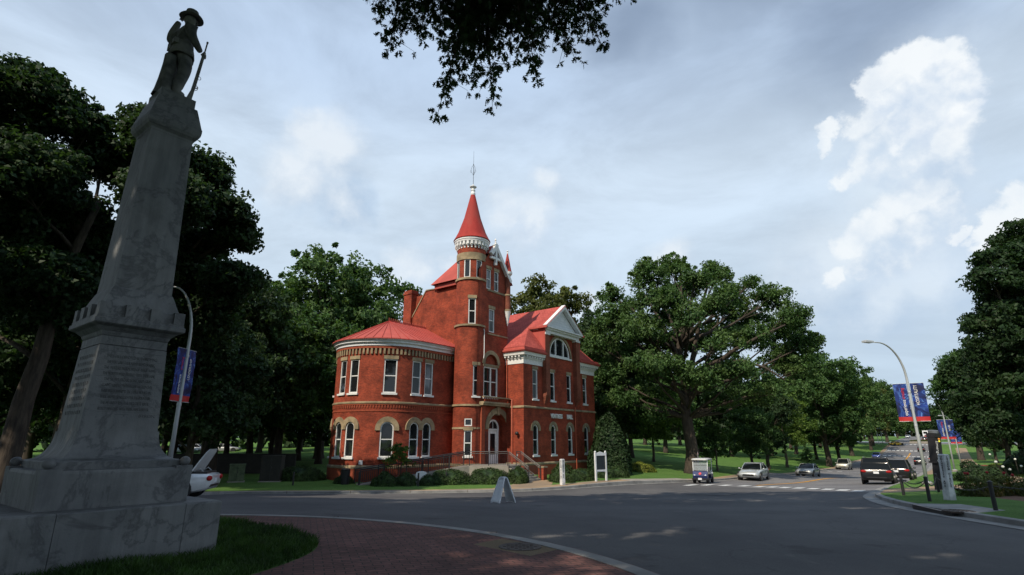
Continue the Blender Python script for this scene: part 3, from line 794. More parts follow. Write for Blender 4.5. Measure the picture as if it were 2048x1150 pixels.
# ------------------------------------------------------------------ the brick hall
# local frame: x runs along the street front, y goes back from it, z up (written relative to the eye, shifted by ZB)
ZB = -2.9
AX, AY = 0.92, 44.0
hall = thing('brick_hall', 'red brick Victorian hall with round wing, conical turret and red metal roofs', 'building', (AX, AY, ZB), DANG)
def hob(name, mb, m, parent=None, smooth=False):
    o = obj(name, mb, m, parent or hall, smooth, dz=-ZB)
    return o
class Wall:                                            # a wall surface: s along it, z up, d outwards
    def flat(P, t, n):
        w = Wall(); w.P = P; w.t = t; w.n = n
        w.at = lambda s, z, d=0: (P[0] + t[0] * s + n[0] * d, P[1] + t[1] * s + n[1] * d, z)
        w.frame = lambda s: ((P[0] + t[0] * s, P[1] + t[1] * s), t, n)
        return w
    def curve(fn):                                     # fn(s) -> point, normal
        w = Wall()
        def at(s, z, d=0):
            p, n = fn(s); return (p[0] + n[0] * d, p[1] + n[1] * d, z)
        def frame(s):
            p, n = fn(s); return p, (-n[1], n[0]), n
        w.at = at; w.frame = frame
        return w
def arch_pts(s0, s1, z0, z1, n=14):                    # opening outline; z1 is the crown, semicircle head
    r = (s1 - s0) / 2; c = (s0 + s1) / 2
    return [(s0, z0), (s1, z0)] + [(c + r * math.cos(math.pi * k / n), z1 - r + r * math.sin(math.pi * k / n)) for k in range(n + 1)]
def wall_mesh(mb, wall, outline, holes, depth=.22, gs=None, flip=False):
    vs = []; es = []
    def loop(p):
        o = len(vs); vs.extend([Vector(q) for q in p]); es.extend([(o + i, o + (i + 1) % len(p)) for i in range(len(p))])
    def fine(p, st):
        out = []
        for i in range(len(p)):
            a = Vector(p[i]); b = Vector(p[(i + 1) % len(p)]); k = max(1, int(abs(b.x - a.x) / st)) if st else 1
            out += [tuple(a.lerp(b, j / k)) for j in range(k)]
        return out
    ol = fine(outline, gs); loop(ol)
    for h in holes: loop(h)
    if gs:
        xs = [p[0] for p in outline]; zs = [p[1] for p in outline]
        for x in np.arange(min(xs) + gs / 2, max(xs), gs):
            for z in np.arange(min(zs) + .4, max(zs), .8): vs.append(Vector((x, z)))
    r = delaunay_2d_cdt(vs, es, [], 0, 1e-5)
    P = np.array([(v.x, v.y) for v in r[0]]); T = np.array([t for t in r[2]]); c = P[T].mean(axis=1)
    keep = in_poly(c[:, 0], c[:, 1], ol)
    for h in holes: keep &= ~in_poly(c[:, 0], c[:, 1], h)
    T = T[keep]
    uv = [[tuple(P[k]) for k in t] for t in T]
    mb.add([wall.at(s, z) for s, z in P], [tuple(t) for t in T.tolist()], uv)
    for h in holes:
        n = len(h)
        va = [wall.at(s, z, 0) for s, z in h] + [wall.at(s, z, -depth) for s, z in h]
        mb.add(va, [(i, (i + 1) % n, n + (i + 1) % n, n + i) for i in range(n)], [[(h[i][0], h[i][1]), (h[(i + 1) % n][0], h[(i + 1) % n][1]), (h[(i + 1) % n][0] + .2, h[(i + 1) % n][1]), (h[i][0] + .2, h[i][1])] for i in range(n)])
GL = ['glass']
def window(wall, s0, s1, z0, z1, arch=False, hood=False, lintel=True, sill=True, mull=0, rail=True, glass='glass', frame_w=.085, lw=.13):
    sc = (s0 + s1) / 2; P, t, n = wall.frame(sc); h = (s1 - s0) / 2
    fr = MB()
    d0, d1 = -.16, -.05
    if arch:
        zs = z1 - h; k = 14
        ring = lambda r: [(-r, z0)] + [(-r * math.cos(math.pi * i / k), zs + r * math.sin(math.pi * i / k)) for i in range(k + 1)] + [(r, z0)]
        fr.ring_strip(P, t, n, ring(h - frame_w), ring(h - .001), d0, d1)
        fr.frame_box(P, t, n, -h + frame_w, h - frame_w, z0, z0 + frame_w, d0, d1)
        pane = [(-h + .02, z0)] + [(q, z) for q, z in ring(h - .02)[1:-1]] + [(h - .02, z0)]
    else:
        fr.frame_box(P, t, n, -h, -h + frame_w, z0, z1, d0, d1); fr.frame_box(P, t, n, h - frame_w, h, z0, z1, d0, d1)
        fr.frame_box(P, t, n, -h + frame_w, h - frame_w, z0, z0 + frame_w, d0, d1); fr.frame_box(P, t, n, -h + frame_w, h - frame_w, z1 - frame_w, z1, d0, d1)
        pane = [(-h + .02, z0 + .01), (h - .02, z0 + .01), (h - .02, z1 - .01), (-h + .02, z1 - .01)]
    zm = (z0 + z1) / 2 + (.02 if not arch else 0)
    if rail: fr.frame_box(P, t, n, -h + frame_w, h - frame_w, zm - .035, zm + .035, d0 - .0, d1 - .03)
    for m in range(mull):
        q = -h + (m + 1) * 2 * h / (mull + 1); fr.frame_box(P, t, n, q - .06, q + .06, z0 + frame_w, z1 - frame_w if not arch else z1 - .3, d0, d1 + .02)
    o = hob('window', fr, 'white_paint')
    pm = MB(); pm.frame_prism(P, t, n, pane, -.135, -.125)
    obj('pane', pm, glass, o, dz=-ZB)
    if sill:
        sm = MB(); sm.frame_box(P, t, n, -h - .08, h + .08, z0 - lw, z0, -.15, .09)
        obj('sill', sm, 'white_paint', o, dz=-ZB)
    if hood:
        k = 16; ro = h + hood; ri = h + .001; zs = z1 - h
        hm = MB(); arc = lambda r, ex: [(-r, zs - ex)] + [(-r * math.cos(math.pi * i / k), zs + r * math.sin(math.pi * i / k)) for i in range(k + 1)] + [(r, zs - ex)]
        hm.ring_strip(P, t, n, arc(ri, .12), arc(ro, .12), -.12, .03)
        obj('arch_stone', hm, 'stone', o, dz=-ZB)
    elif lintel:
        lm = MB(); lm.frame_box(P, t, n, -h - .06, h + .06, z1, z1 + .26, -.12, .03)
        obj('lintel', lm, 'stone', o, dz=-ZB)
    return o
def sweep(mb, path, prof, closed=False):               # path [(x,y)] with outside on the right; prof [(out, z)]
    n = len(path); dirs = []
    for i in range(n):
        a = Vector(path[i - 1] if (closed or i > 0) else path[i]); b = Vector(path[i]); c = Vector(path[(i + 1) % n] if (closed or i < n - 1) else path[i])
        d1 = (b - a); d2 = (c - b)
        n1 = Vector((d1.y, -d1.x)).normalized() if d1.length > 1e-6 else None
        n2 = Vector((d2.y, -d2.x)).normalized() if d2.length > 1e-6 else None
        if n1 is None: m = n2
        elif n2 is None: m = n1
        else:
            m = (n1 + n2).normalized(); m = m / max(.3, m.dot(n1))
        dirs.append(m)
    k = len(prof)
    vs = [(path[i][0] + dirs[i].x * o, path[i][1] + dirs[i].y * o, z) for i in range(n) for o, z in prof]
    fs = [(i * k + j, ((i + 1) % n) * k + j, ((i + 1) % n) * k + (j + 1) % k, i * k + (j + 1) % k) for i in range(n if closed else n - 1) for j in range(k)]
    if not closed: fs += [tuple(range(k)), tuple(range((n - 1) * k + k - 1, (n - 1) * k - 1, -1))]
    mb.add(vs, fs)

# ---- round wing
WC = (-7.48, 7.9); WR = 3.7; SL = 4.08
def wing_fn(s, extra=0):
    if s < SL: return (-3.4 - s, 4.2), (0.0, -1.0)
    a = (s - SL) / WR
    if a > math.pi: return (WC[0] + (s - SL - math.pi * WR), 11.6), (0.0, 1.0)
    n = (-math.sin(a), -math.cos(a)); return (WC[0] + n[0] * WR, WC[1] + n[1] * WR), n
wing = Wall.curve(wing_fn)
STOT = SL * 2 + math.pi * WR
G_W = [(2.54, 3.38), (3.78, 4.62), (5.82, 6.76), (8.62, 9.40), (9.82, 10.6), (12.3, 13.2)]
wm = MB()
holes = []
for s0, s1 in G_W:
    holes.append(arch_pts(s0, s1, -1.05, 1.34)); holes.append([(s0, 3.34), (s1, 3.34), (s1, 5.76), (s0, 5.76)])
wall_mesh(wm, wing, [(0, -3.3), (STOT, -3.3), (STOT, 7.0), (0, 7.0)], holes, .2, gs=.45)
hob('wall', wm, 'brick', smooth='all')
for i, (s0, s1) in enumerate(G_W):
    g = 'blind_glass' if i in (0, 1) else 'glass'
    window(wing, s0, s1, -1.05, 1.34, arch=True, hood=.36)
    window(wing, s0, s1, 3.34, 5.76, glass=g)
def wing_path(off=0, n=40, s0=0.0, s1=None):
    s1 = s1 or STOT
    return [tuple(wing.at(s, 0, off)[:2]) for s in list(np.linspace(s0, SL, 3)) + list(np.linspace(SL, SL + math.pi * WR, n))[1:] + [s1]]
wp = [p for p in wing_path()]
wp = wp[::-1]       # outside on the right
def wsweep(name, prof, m):
    mb = MB(); sweep(mb, wp, prof)
    # make the profile stand outside whichever way the path turned out
    return hob(name, mb, m, smooth=40)
_t = (Vector(wp[1]) - Vector(wp[0])); _n = Vector((_t.y, -_t.x)); _c = Vector(wp[0]) - Vector(WC)
if _n.dot(_c) < 0: wp = wp[::-1]
wsweep('water_table', [(-.1, -1.78), (.10, -1.78), (.10, -1.66), (.03, -1.58), (-.1, -1.58)], 'stone')
wsweep('plinth', [(-.1, -3.3), (.07, -3.3), (.07, -1.782), (-.1, -1.782)], 'brick_trim')
wsweep('string_course', [(-.1, 2.60), (.09, 2.60), (.09, 2.70), (.05, 2.74), (-.1, 2.74)], 'stone')
wsweep('brick_band', [(-.1, 2.05), (.035, 2.05), (.035, 2.13), (-.1, 2.13)], 'brick_trim')
wsweep('brick_band', [(-.1, 2.50), (.05, 2.50), (.05, 2.598), (-.1, 2.598)], 'brick_trim')
wsweep('cornice', [(-.1, 6.72), (.16, 6.72), (.16, 6.86), (.30, 6.96), (.30, 7.04), (.40, 7.12), (.40, 7.24), (-.1, 7.24)], 'white_metal')
dm = MB(); bm_ = MB()
s = .2
while s < STOT - .2:
    P, t, n = wing.frame(s); dm.frame_box(P, t, n, -.07, .07, 6.12, 6.52, -.05, .10); s += .30
s = .12
while s < STOT - .1:
    P, t, n = wing.frame(s); bm_.frame_box(P, t, n, -.045, .045, 2.30, 2.497, -.05, .045); s += .20
hob('dentil_band', dm, 'stone'); hob('dentil_band', bm_, 'brick_trim')
wsweep('brick_band', [(-.1, 6.53), (.11, 6.53), (.11, 6.718), (-.1, 6.718)], 'brick_trim')
# its roof: half cone running into a gabled part with standing seams
rm = MB(); RZ0, RZ1, RO = 7.245, 9.34, .46
eav = [wing.at(s_, RZ0, RO) for s_ in np.linspace(SL, SL + math.pi * WR, 41)]
ap = (WC[0], WC[1], RZ1)
for a, b in zip(eav, eav[1:]): rm.add([a, b, ap], [(0, 1, 2)])
e0 = eav[0]; e1 = eav[-1]
rm.add([(-3.4, e0[1], RZ0), e0, ap, (-3.4, WC[1], RZ1)], [(0, 1, 2, 3)]); rm.add([(-3.4, e1[1], RZ0), e1, ap, (-3.4, WC[1], RZ1)], [(3, 2, 1, 0)])
low = [(p[0], p[1], RZ0 + .001 - .07) for p in eav]
for i in range(40): rm.add([eav[i], eav[i + 1], low[i + 1], low[i]], [(0, 3, 2, 1)])
rm.add([(-3.4, e0[1], RZ0), e0, (e0[0], e0[1], RZ0 - .07), (-3.4, e0[1], RZ0 - .07)], [(0, 1, 2, 3)])
roof_w = hob('roof', rm, 'metal_roof')
sm = MB()
for i in range(0, 41, 2):
    a = Vector(eav[i]); sm.tube([a + Vector((0, 0, .012)), a.lerp(Vector(ap), .97) + Vector((0, 0, .012))], .026, 4)
for k in range(1, 9):
    u = -7.48 + k * .46
    sm.tube([(u, e0[1], RZ0 + .012), (u, WC[1], RZ1 + .012)], .026, 4)
sm.tube([(-7.48, WC[1], RZ1 + .01), (-3.42, WC[1], RZ1 + .01)], .05, 6)
obj('seam', sm, 'cone_roof', roof_w, dz=-ZB)
cm = MB()
for k in range(20):
    u = -7.48 + k * .21
    cm.lathe((u, WC[1], RZ1 + .04), [(.03, 0), (.035, .06), (.015, .10), (.035, .16), (.012, .22), (0, .26)], 6)
    if k < 19: cm.box(u, u + .21, WC[1] - .015, WC[1] + .015, RZ1 + .08, RZ1 + .13)
obj('cresting', cm, 'metal_roof', roof_w, dz=-ZB)
pm_ = MB(); P, t, n = wing.frame(7.95); pm_.frame_box(P, t, n, -.14, .14, -1.52, -1.25, 0, .03); hob('plaque', pm_, 'sign_white')

# ---- turret
TC = (-3.19, 2.98); TR = 1.2
def tur_fn(s):                                        # s measured in radians * TR from the direction facing the camera, to the right positive
    th = R(4.5) + s / TR; wx, wy = math.sin(th), -math.cos(th)
    n = (wx * math.cos(DANG) + wy * math.sin(DANG), -wx * math.sin(DANG) + wy * math.cos(DANG))
    return (TC[0] + n[0] * TR, TC[1] + n[1] * TR), n
tur = Wall.curve(tur_fn)
tm = MB()
def ts(deg): return R(deg) * TR
def rc(d, hw, z0, z1): return [(ts(d) - hw, z0), (ts(d) + hw, z0), (ts(d) + hw, z1), (ts(d) - hw, z1)]
T_W = [(0, .30, -1.05, .80), (0, .29, 1.12, 1.68), (27, .27, 3.34, 5.70), (6, .30, 8.95, 11.05), (-17, .27, 12.80, 14.34), (33, .27, 12.80, 14.34), (83, .27, 12.8, 14.34), (-67, .27, 12.8, 14.34)]
wall_mesh(tm, tur, [(-math.pi * TR, -3.3), (math.pi * TR, -3.3), (math.pi * TR, 16.1), (-math.pi * TR, 16.1)], [rc(*w) for w in T_W], .16, gs=.24)
tw = hob('wall', tm, 'brick', smooth='all')
for k, w in enumerate(T_W):
    window(tur, ts(w[0]) - w[1], ts(w[0]) + w[1], w[2], w[3], lintel=k in (0, 2, 3), sill=k in (0, 2), rail=k in (0, 2, 3), frame_w=.08, lw=.12)
def ring_part(name, prof, m, n=40, c=TC):
    mb = MB(); mb.lathe((c[0], c[1], 0), prof, n, cap=False)
    mb.f = [f[::-1] for f in mb.f]; mb.uv = [None] * len(mb.f)
    mb.f = [f[::-1] for f in mb.f]
    return hob(name, mb, m, smooth=35)
def band(name, z0, z1, r, m, c=TC, r0=None):
    return ring_part(name, [(r0 or TR - .03, z0), (r, z0), (r, z1), (r0 or TR - .03, z1)], m, c=c)
band('water_table', -1.78, -1.58, TR + .10, 'stone'); band('plinth', -3.3, -1.782, TR + .07, 'brick_trim')
band('band', .90, 1.04, TR + .03, 'stone'); band('string_course', 2.60, 2.74, TR + .09, 'stone'); band('string_course', 8.80, 8.95, TR + .10, 'stone')
band('string_course', 12.62, 12.80, TR + .10, 'stone'); band('band', 14.34, 14.95, TR + .05, 'stone')
ring_part('cornice', [(TR, 15.62), (TR + .06, 15.62), (TR + .10, 15.80), (TR + .24, 15.92), (TR + .26, 16.06), (TR + .30, 16.08), (TR + .30, 16.22), (TR - .05, 16.22)], 'white_paint', 48)
bm2 = MB()
for k in range(26):
    a = 2 * math.pi * k / 26; n = (math.cos(a), math.sin(a)); t = (-n[1], n[0]); P = (TC[0] + n[0] * TR, TC[1] + n[1] * TR)
    bm2.frame_box(P, t, n, -.085, .085, 15.50, 15.62, -.02, .10); bm2.frame_box(P, t, n, -.065, .065, 15.36, 15.498, -.02, .06)
    bm2.frame_box(P, t, n, -.085, .085, 15.622, 15.90, -.02, .22)
hob('bracket', bm2, 'white_paint')
cone = ring_part('cone_roof', [(TR + .33, 16.20), (TR + .36, 16.26), (TR + .22, 16.50), (TR - .02, 17.0), (.72, 18.35), (.18, 20.66), (.10, 20.70)], 'cone_roof', 48)
cn = MB(); cn.lathe((TC[0], TC[1], 0), [(.20, 20.58), (.22, 20.72), (.17, 20.80), (.17, 20.95), (.21, 21.0), (.16, 21.06), (.16, 21.22), (.30, 21.34), (.30, 21.38), (.12, 21.46), (.07, 21.5)], 20)
cn.sphere((TC[0], TC[1], 21.56), .07, 8)
fin = hob('finial', cn, 'white_paint', smooth=35)
rd = MB(); rd.tube([(TC[0], TC[1], 21.55), (TC[0], TC[1], 24.9)], [.022, .008], 6)
for k in range(3):
    a = 2.1 * k + .5; pts = [(TC[0] + math.cos(a) * r, TC[1] + math.sin(a) * r, z) for r, z in ((.02, 22.5), (.16, 22.75), (.22, 23.05), (.14, 23.3), (.05, 23.45), (.02, 23.6))]
    rd.tube(pts, .011, 5)
    pts = [(TC[0] + math.cos(a) * r, TC[1] + math.sin(a) * r, z) for r, z in ((.14, 22.75), (.26, 22.72), (.30, 22.86), (.22, 22.95))]
    rd.tube(pts, .010, 5)
obj('weather_rod', rd, 'iron', fin, dz=-ZB)

# ---- tower front
tf = Wall.flat((0, 1.8), (1, 0), (0, -1))
def seg_arch(c, r, z0, zs): return [(c - r, z0), (c + r, z0)] + [(c + r * math.cos(math.pi * k / 18), zs + r * math.sin(math.pi * k / 18)) for k in range(19)]
fm = MB()
ol = [(-3.6, -3.3), (0.2, -3.3), (0.2, 13.5), (-1.7, 16.05), (-3.6, 13.5)]
A2 = [(-2.80, 3.34), (-1.05, 3.34), (-1.05, 5.72), (-2.80, 5.72)]
A2T = [(-2.66, 5.92), (-1.10, 5.92)] + [(-1.88 + .78 * math.cos(math.pi * k / 14), 5.95 + .78 * math.sin(math.pi * k / 14)) for k in range(15)]
wall_mesh(fm, tf, ol, [seg_arch(-1.02, 1.12, -1.68, 1.02), A2, A2T, [(-2.24, 8.55), (-1.52, 8.55), (-1.52, 10.5), (-2.24, 10.5)], [(-2.62, 12.12), (-2.02, 12.12), (-2.02, 13.85), (-2.62, 13.85)], [(-1.62, 12.12), (-1.02, 12.12), (-1.02, 13.85), (-1.62, 13.85)]], .55)
# the porch's back wall, the tympanum behind the upper arch
fm.box(-2.2, .15, 2.36, 2.5, -1.7, 2.3); fm.box(-2.7, -1.05, 2.02, 2.1, 5.80, 6.9)
fm.box(.19, .2, 1.8, 7.0, 6.0, 13.4)
hob('wall', fm, 'brick')
window(tf, -2.80, -1.05, 3.34, 5.72, mull=1, lintel=False, frame_w=.11)
window(tf, -2.24, -1.52, 8.55, 10.5, frame_w=.09, sill=False, glass='blind_glass'); window(tf, -2.62, -2.02, 12.12, 13.85, sill=False, glass='blind_glass'); window(tf, -1.62, -1.02, 12.12, 13.85, sill=False)
def fbox(name, m, *bx):
    mb = MB()
    for b in bx: mb.frame_box((0, 1.8), (1, 0), (0, -1), *b)
    return hob(name, mb, m)
fbox('lintel', 'stone', (-2.9, -.95, 5.722, 5.92, -.1, .05))
am = MB(); k = 18
arc = lambda c, r, zs, ex=0: ([(c - r, zs - ex)] if ex else []) + [(c - r * math.cos(math.pi * i / k), zs + r * math.sin(math.pi * i / k)) for i in range(k + 1)] + ([(c + r, zs - ex)] if ex else [])
am.ring_strip((0, 1.8), (1, 0), (0, -1), arc(-1.88, .781, 5.95), arc(-1.88, 1.10, 5.95), -.1, .04)
hob('arch_stone', am, 'stone')
am = MB(); am.ring_strip((0, 1.8), (1, 0), (0, -1), arc(-1.02, 1.121, 1.02, .1), arc(-1.02, 1.55, 1.02, .1), -.3, .06)
am.frame_prism((0, 1.8), (1, 0), (0, -1), [(-1.14, 2.0), (-.90, 2.0), (-.80, 2.66), (-1.24, 2.66)], -.2, .12)
hob('entrance_arch', am, 'stone')
fbox('string_course', 'stone', (-2.4, .2, 8.32, 8.44, -.05, .06), (-2.5, .2, 11.94, 12.10, -.05, .06))
fbox('band', 'stone', (-2.9, -2.15, .90, 1.04, -.05, .03), (.11, .2, .90, 1.04, -.05, .03))
# balcony ledge and balustrade over the entrance
fbox('balcony', 'stone', (-3.3, .0, 2.68, 2.82, -.05, .42), (-3.3, .0, 2.822, 2.96, -.05, .50))
bl = MB()
for q in np.arange(-3.1, -.1, .21):
    bl.lathe((q, 1.40, 0), [(.05, 2.962), (.035, 3.02), (.065, 3.12), (.035, 3.22), (.05, 3.258)], 8)
hob('baluster', bl, 'brick_trim'); fbox('balustrade_rail', 'stone', (-3.3, -.02, 3.26, 3.36, .28, .52))
fbox('brick_pilaster', 'brick_trim', (-3.15, -2.75, -1.7, 2.67, -.05, .16), (-.0, .18, -1.7, 2.67, -.05, .06))
for q in (-2.66, -2.52, -2.38, .03, .10, .16):
    gt = MB(); gt.tube([(q, 1.66, -1.6), (q, 1.66, .75)], .022, 6); hob('iron_bar', gt, 'iron')
# door with fanlight
dr = MB(); dr.frame_box((0, 2.34), (1, 0), (0, -1), -1.72, -1.56, -1.68, .86, 0, .10); dr.frame_box((0, 2.34), (1, 0), (0, -1), -.54, -.38, -1.68, .86, 0, .10)
dr.frame_box((0, 2.34), (1, 0), (0, -1), -1.72, -.38, .862, .98, 0, .12)
dr.ring_strip((0, 2.34), (1, 0), (0, -1), arc(-1.05, .56, .99), arc(-1.05, .70, .99), 0, .10)
dr.frame_box((0, 2.34), (1, 0), (0, -1), -1.07, -1.03, 1.0, 1.6, 0, .08)
do = hob('door_frame', dr, 'white_paint')
d2 = MB(); P_ = (0, 2.34)
d2.frame_box(P_, (1, 0), (0, -1), -1.558, -1.36, -1.66, .86, .0, .05); d2.frame_box(P_, (1, 0), (0, -1), -.74, -.542, -1.66, .86, .0, .05)
d2.frame_box(P_, (1, 0), (0, -1), -1.358, -.742, -1.66, -.98, .0, .05); d2.frame_box(P_, (1, 0), (0, -1), -1.358, -.742, .60, .86, .0, .05)
door = hob('door', d2, 'white_paint')
d3 = MB(); d3.frame_box(P_, (1, 0), (0, -1), -1.36, -.74, -.98, .60, .0, .03); obj('pane', d3, 'glass', door, dz=-ZB)
d3 = MB(); d3.tube([(-.66, 2.26, -.75), (-.66, 2.26, -.45)], .02, 6); obj('handle', d3, 'chrome', door, dz=-ZB)
d3 = MB(); d3.frame_prism(P_, (1, 0), (0, -1), arc(-1.05, .56, .99), .0, .03); obj('pane', d3, 'glass', do, dz=-ZB)
# gable trim of the tower
gm = MB()
def rake(mb, P, t, n, a, b, w, d0, d1):
    a = Vector(a); b = Vector(b); d = (b - a).normalized(); q = Vector((-d.y, d.x)) * w
    if q.y > 0: q = -q
    mb.frame_prism(P, t, n, [tuple(a), tuple(b), tuple(b + q), tuple(a + q)], d0, d1)
TP = (0, 1.8)
rake(gm, TP, (1, 0), (0, -1), (-1.72, 16.25), (.42, 13.35), .30, .05, .34)
rake(gm, TP, (1, 0), (0, -1), (-1.68, 16.25), (-2.42, 15.25), .30, .055, .335)
gm.frame_box(TP, (1, 0), (0, -1), -2.30, -.90, 14.78, 14.98, .06, .28)
gm.frame_box(TP, (1, 0), (0, -1), -1.79, -1.61, 14.3, 15.9, .08, .32)
gm.lathe((-1.7, 1.62, 0), [(.07, 16.2), (.09, 16.35), (.04, 16.42), (.09, 16.55), (.05, 16.66), (0, 16.72)], 10)
hob('bargeboard', gm, 'white_paint')
# roof of the tower (hipped at the back)
def poly3(mb, *pts):
    p = [Vector(q) for q in pts]; n = (p[1] - p[0]).cross(p[2] - p[0]).normalized()
    e = (Vector((0, 0, 1)) - n * n.z); e = e.normalized() if e.length > .01 else Vector((0, 1, 0)); r = e.cross(n)
    if n.z < 0: p = p[::-1]
    mb.add([tuple(q) for q in p], [tuple(range(len(p)))], [[(q.dot(r), q.dot(e)) for q in p]])
tr = MB(); rz = 16.15
poly3(tr, (-1.7, 1.5, rz), (-2.35, 1.5, rz - .91), (-2.35, 3.2, rz - .91), (-3.95, 3.2, 13.0), (-3.95, 7.0, 13.0), (-1.7, 4.9, rz)); poly3(tr, (-1.7, 1.5, rz), (.55, 1.5, 13.0), (.55, 7.0, 13.0), (-1.7, 4.9, rz))
poly3(tr, (-1.7, 4.9, rz), (-3.95, 7.0, 13.0), (.55, 7.0, 13.0))
troof = hob('roof', tr, 'metal_roof')
te = MB(); sweep(te, [(.3, 6.75), (-3.7, 6.75), (-3.7, 4.0)][::-1], [(0, 12.62), (.10, 12.62), (.12, 12.78), (.22, 12.84), (.26, 12.995), (0, 12.995)])
hob('cornice', te, 'metal_roof')
# mass of the tower behind, and the big side wall that steps down to the chimney
bk = MB(); bk.box(-3.05, .19, 2.52, 10.2, -3.3, 12.6); hob('wall', bk, 'brick')
sw = MB(); sw.frame_prism((-3.4, 0), (0, 1), (-1, 0), [(3.0, -3.3), (11.6, -3.3), (11.6, 9.0), (10.7, 9.9), (9.75, 10.5), (8.05, 12.78), (6.9, 12.72), (6.3, 12.9), (3.0, 12.9)], -.34, .0)
sw.uv = [[(sw.v[k][1], sw.v[k][2]) for k in f] for f in sw.f]
hob('wall', sw, 'brick')
co = MB()
for a, b in (((9.75, 10.5), (8.05, 12.78)), ((8.05, 12.78), (6.9, 12.72)), ((6.9, 12.72), (6.3, 12.88))):
    a = Vector(a); b = Vector(b); d = (b - a).normalized(); q = Vector((-d.y, d.x)) * .09
    if q.y < 0: q = -q
    co.frame_prism((-3.4, 0), (0, 1), (-1, 0), [tuple(a), tuple(b), tuple(b + q), tuple(a + q)], -.40, .07)
hob('coping', co, 'stone')
ch = MB(); ch.box(-3.62, -2.85, 9.72, 10.72, 8.4, 12.75); ch.box(-3.68, -2.79, 9.66, 10.78, 12.752, 12.92); ch.box(-3.62, -2.85, 9.72, 10.72, 12.922, 13.12)
hob('chimney', ch, 'brick')
# corner pinnacle
PC = (.08, 1.72)
ring_part('pinnacle', [(.26, 10.62), (.26, 13.9)], 'brick', 16, PC)
ring_part('corbel', [(0, 9.3), (.05, 9.42), (.05, 9.5), (.10, 9.62), (.11, 9.75), (.16, 9.9), (.17, 10.05), (.22, 10.2), (.23, 10.35), (.28, 10.5), (.30, 10.62), (.2, 10.62)], 'white_paint', 16, PC)
band('band', 10.62, 10.80, .30, 'stone', PC, .2); band('band', 12.0, 12.12, .29, 'stone', PC, .2)
ring_part('cornice', [(.26, 13.75), (.33, 13.85), (.40, 13.92), (.42, 14.04), (.42, 14.12), (.1, 14.12)], 'white_paint', 16, PC)
ring_part('cone_roof', [(.40, 14.12), (.34, 14.3), (.22, 14.95), (.05, 15.85), (.02, 15.9)], 'cone_roof', 16, PC)
pf = MB(); pf.sphere((PC[0], PC[1], 16.07), .085, 6); pf.lathe((PC[0], PC[1], 0), [(.06, 15.82), (.08, 15.9), (.04, 15.98)], 8); hob('finial', pf, 'white_paint', smooth=40)

# ---- street block
BW, BD = 11.4, 10.0
ff = Wall.flat((0, 0), (1, 0), (0, -1)); fl = Wall.flat((0, 0), (0, 1), (-1, 0)); fr_ = Wall.flat((BW, 0), (0, 1), (1, 0))
XS = [1.62, 4.2, 6.85, 9.62]; HWG, HWU = .37, .36
holes = []
for x in XS:
    holes.append(arch_pts(x - HWG, x + HWG, -1.05, 1.33)); holes.append([(x - HWU, 3.34), (x + HWU, 3.34), (x + HWU, 5.76), (x - HWU, 5.76)])
LC, LR, LZ = 5.5, 1.72, 7.22
holes.append([(LC - LR, LZ), (LC + LR, LZ)] + [(LC + LR * math.cos(math.pi * k / 22), LZ + LR * math.sin(math.pi * k / 22)) for k in range(1, 22)])
bw = MB()
wall_mesh(bw, ff, [(0, -3.3), (BW, -3.3), (BW, 7.0), (8.25, 7.0), (8.25, 9.3), (2.7, 9.3), (2.7, 7.0), (0, 7.0)], holes, .2)
wall_mesh(bw, fl, [(0, -3.3), (BD, -3.3), (BD, 7.0), (0, 7.0)], [], .2); wall_mesh(bw, fr_, [(0, -3.3), (BD, -3.3), (BD, 7.0), (0, 7.0)], [], .2)
bw.box(0, BW, BD - .1, BD, -3.3, 7.0); bw.box(2.72, 8.22, .25, 1.2, 7.2, 9.6)
hob('wall', bw, 'brick')
for i, x in enumerate(XS):
    window(ff, x - HWG, x + HWG, -1.05, 1.33, arch=True, hood=.30)
    window(ff, x - HWU, x + HWU, 3.34, 5.76, glass='blind_glass' if i in (0,) else 'glass')
# lunette
ln = MB(); a2 = lambda r: [(LC - r * math.cos(math.pi * i / 22), LZ + .1 + r * math.sin(math.pi * i / 22)) for i in range(23)]
ln.ring_strip((0, 0), (1, 0), (0, -1), a2(LR - .24), a2(LR - .10), -.16, -.04)
ln.frame_box((0, 0), (1, 0), (0, -1), LC - LR + .08, LC + LR - .08, LZ + .001, LZ + .12, -.16, -.04)
for q in (-.62, .62): ln.frame_box((0, 0), (1, 0), (0, -1), LC + q - .07, LC + q + .07, LZ + .12, LZ + math.sqrt(max(0, (LR - .12) ** 2 - q * q)), -.155, -.03)
lo = hob('lunette_window', ln, 'white_paint')
lp = MB(); lp.frame_prism((0, 0), (1, 0), (0, -1), [(LC + LR - .1, LZ + .05)] + [(LC + (LR - .1) * math.cos(math.pi * k / 22), LZ + .05 + (LR - .1) * math.sin(math.pi * k / 22)) for k in range(1, 22)] + [(LC - LR + .1, LZ + .05)], -.14, -.13); obj('pane', lp, 'glass', lo, dz=-ZB)
ls = MB(); ls.frame_box((0, 0), (1, 0), (0, -1), LC - LR - .12, LC + LR + .12, LZ - .15, LZ, -.15, .10); obj('sill', ls, 'white_paint', lo, dz=-ZB)
lh = MB(); a3 = lambda r: [(LC - r * math.cos(math.pi * i / 22), LZ + r * math.sin(math.pi * i / 22)) for i in range(23)]
lh.ring_strip((0, 0), (1, 0), (0, -1), a3(LR + .001), a3(LR + .22), -.1, .05); lh.frame_box((0, 0), (1, 0), (0, -1), LC - .11, LC + .11, LZ + LR - .05, LZ + LR + .40, .052, .12)
obj('arch_stone', lh, 'stone', lo, dz=-ZB)
path = [(BW, BD), (BW, 0), (0, 0), (0, 1.8)]
def bsweep(name, pth, prof, m):
    mb = MB(); sweep(mb, pth, prof); return hob(name, mb, m)
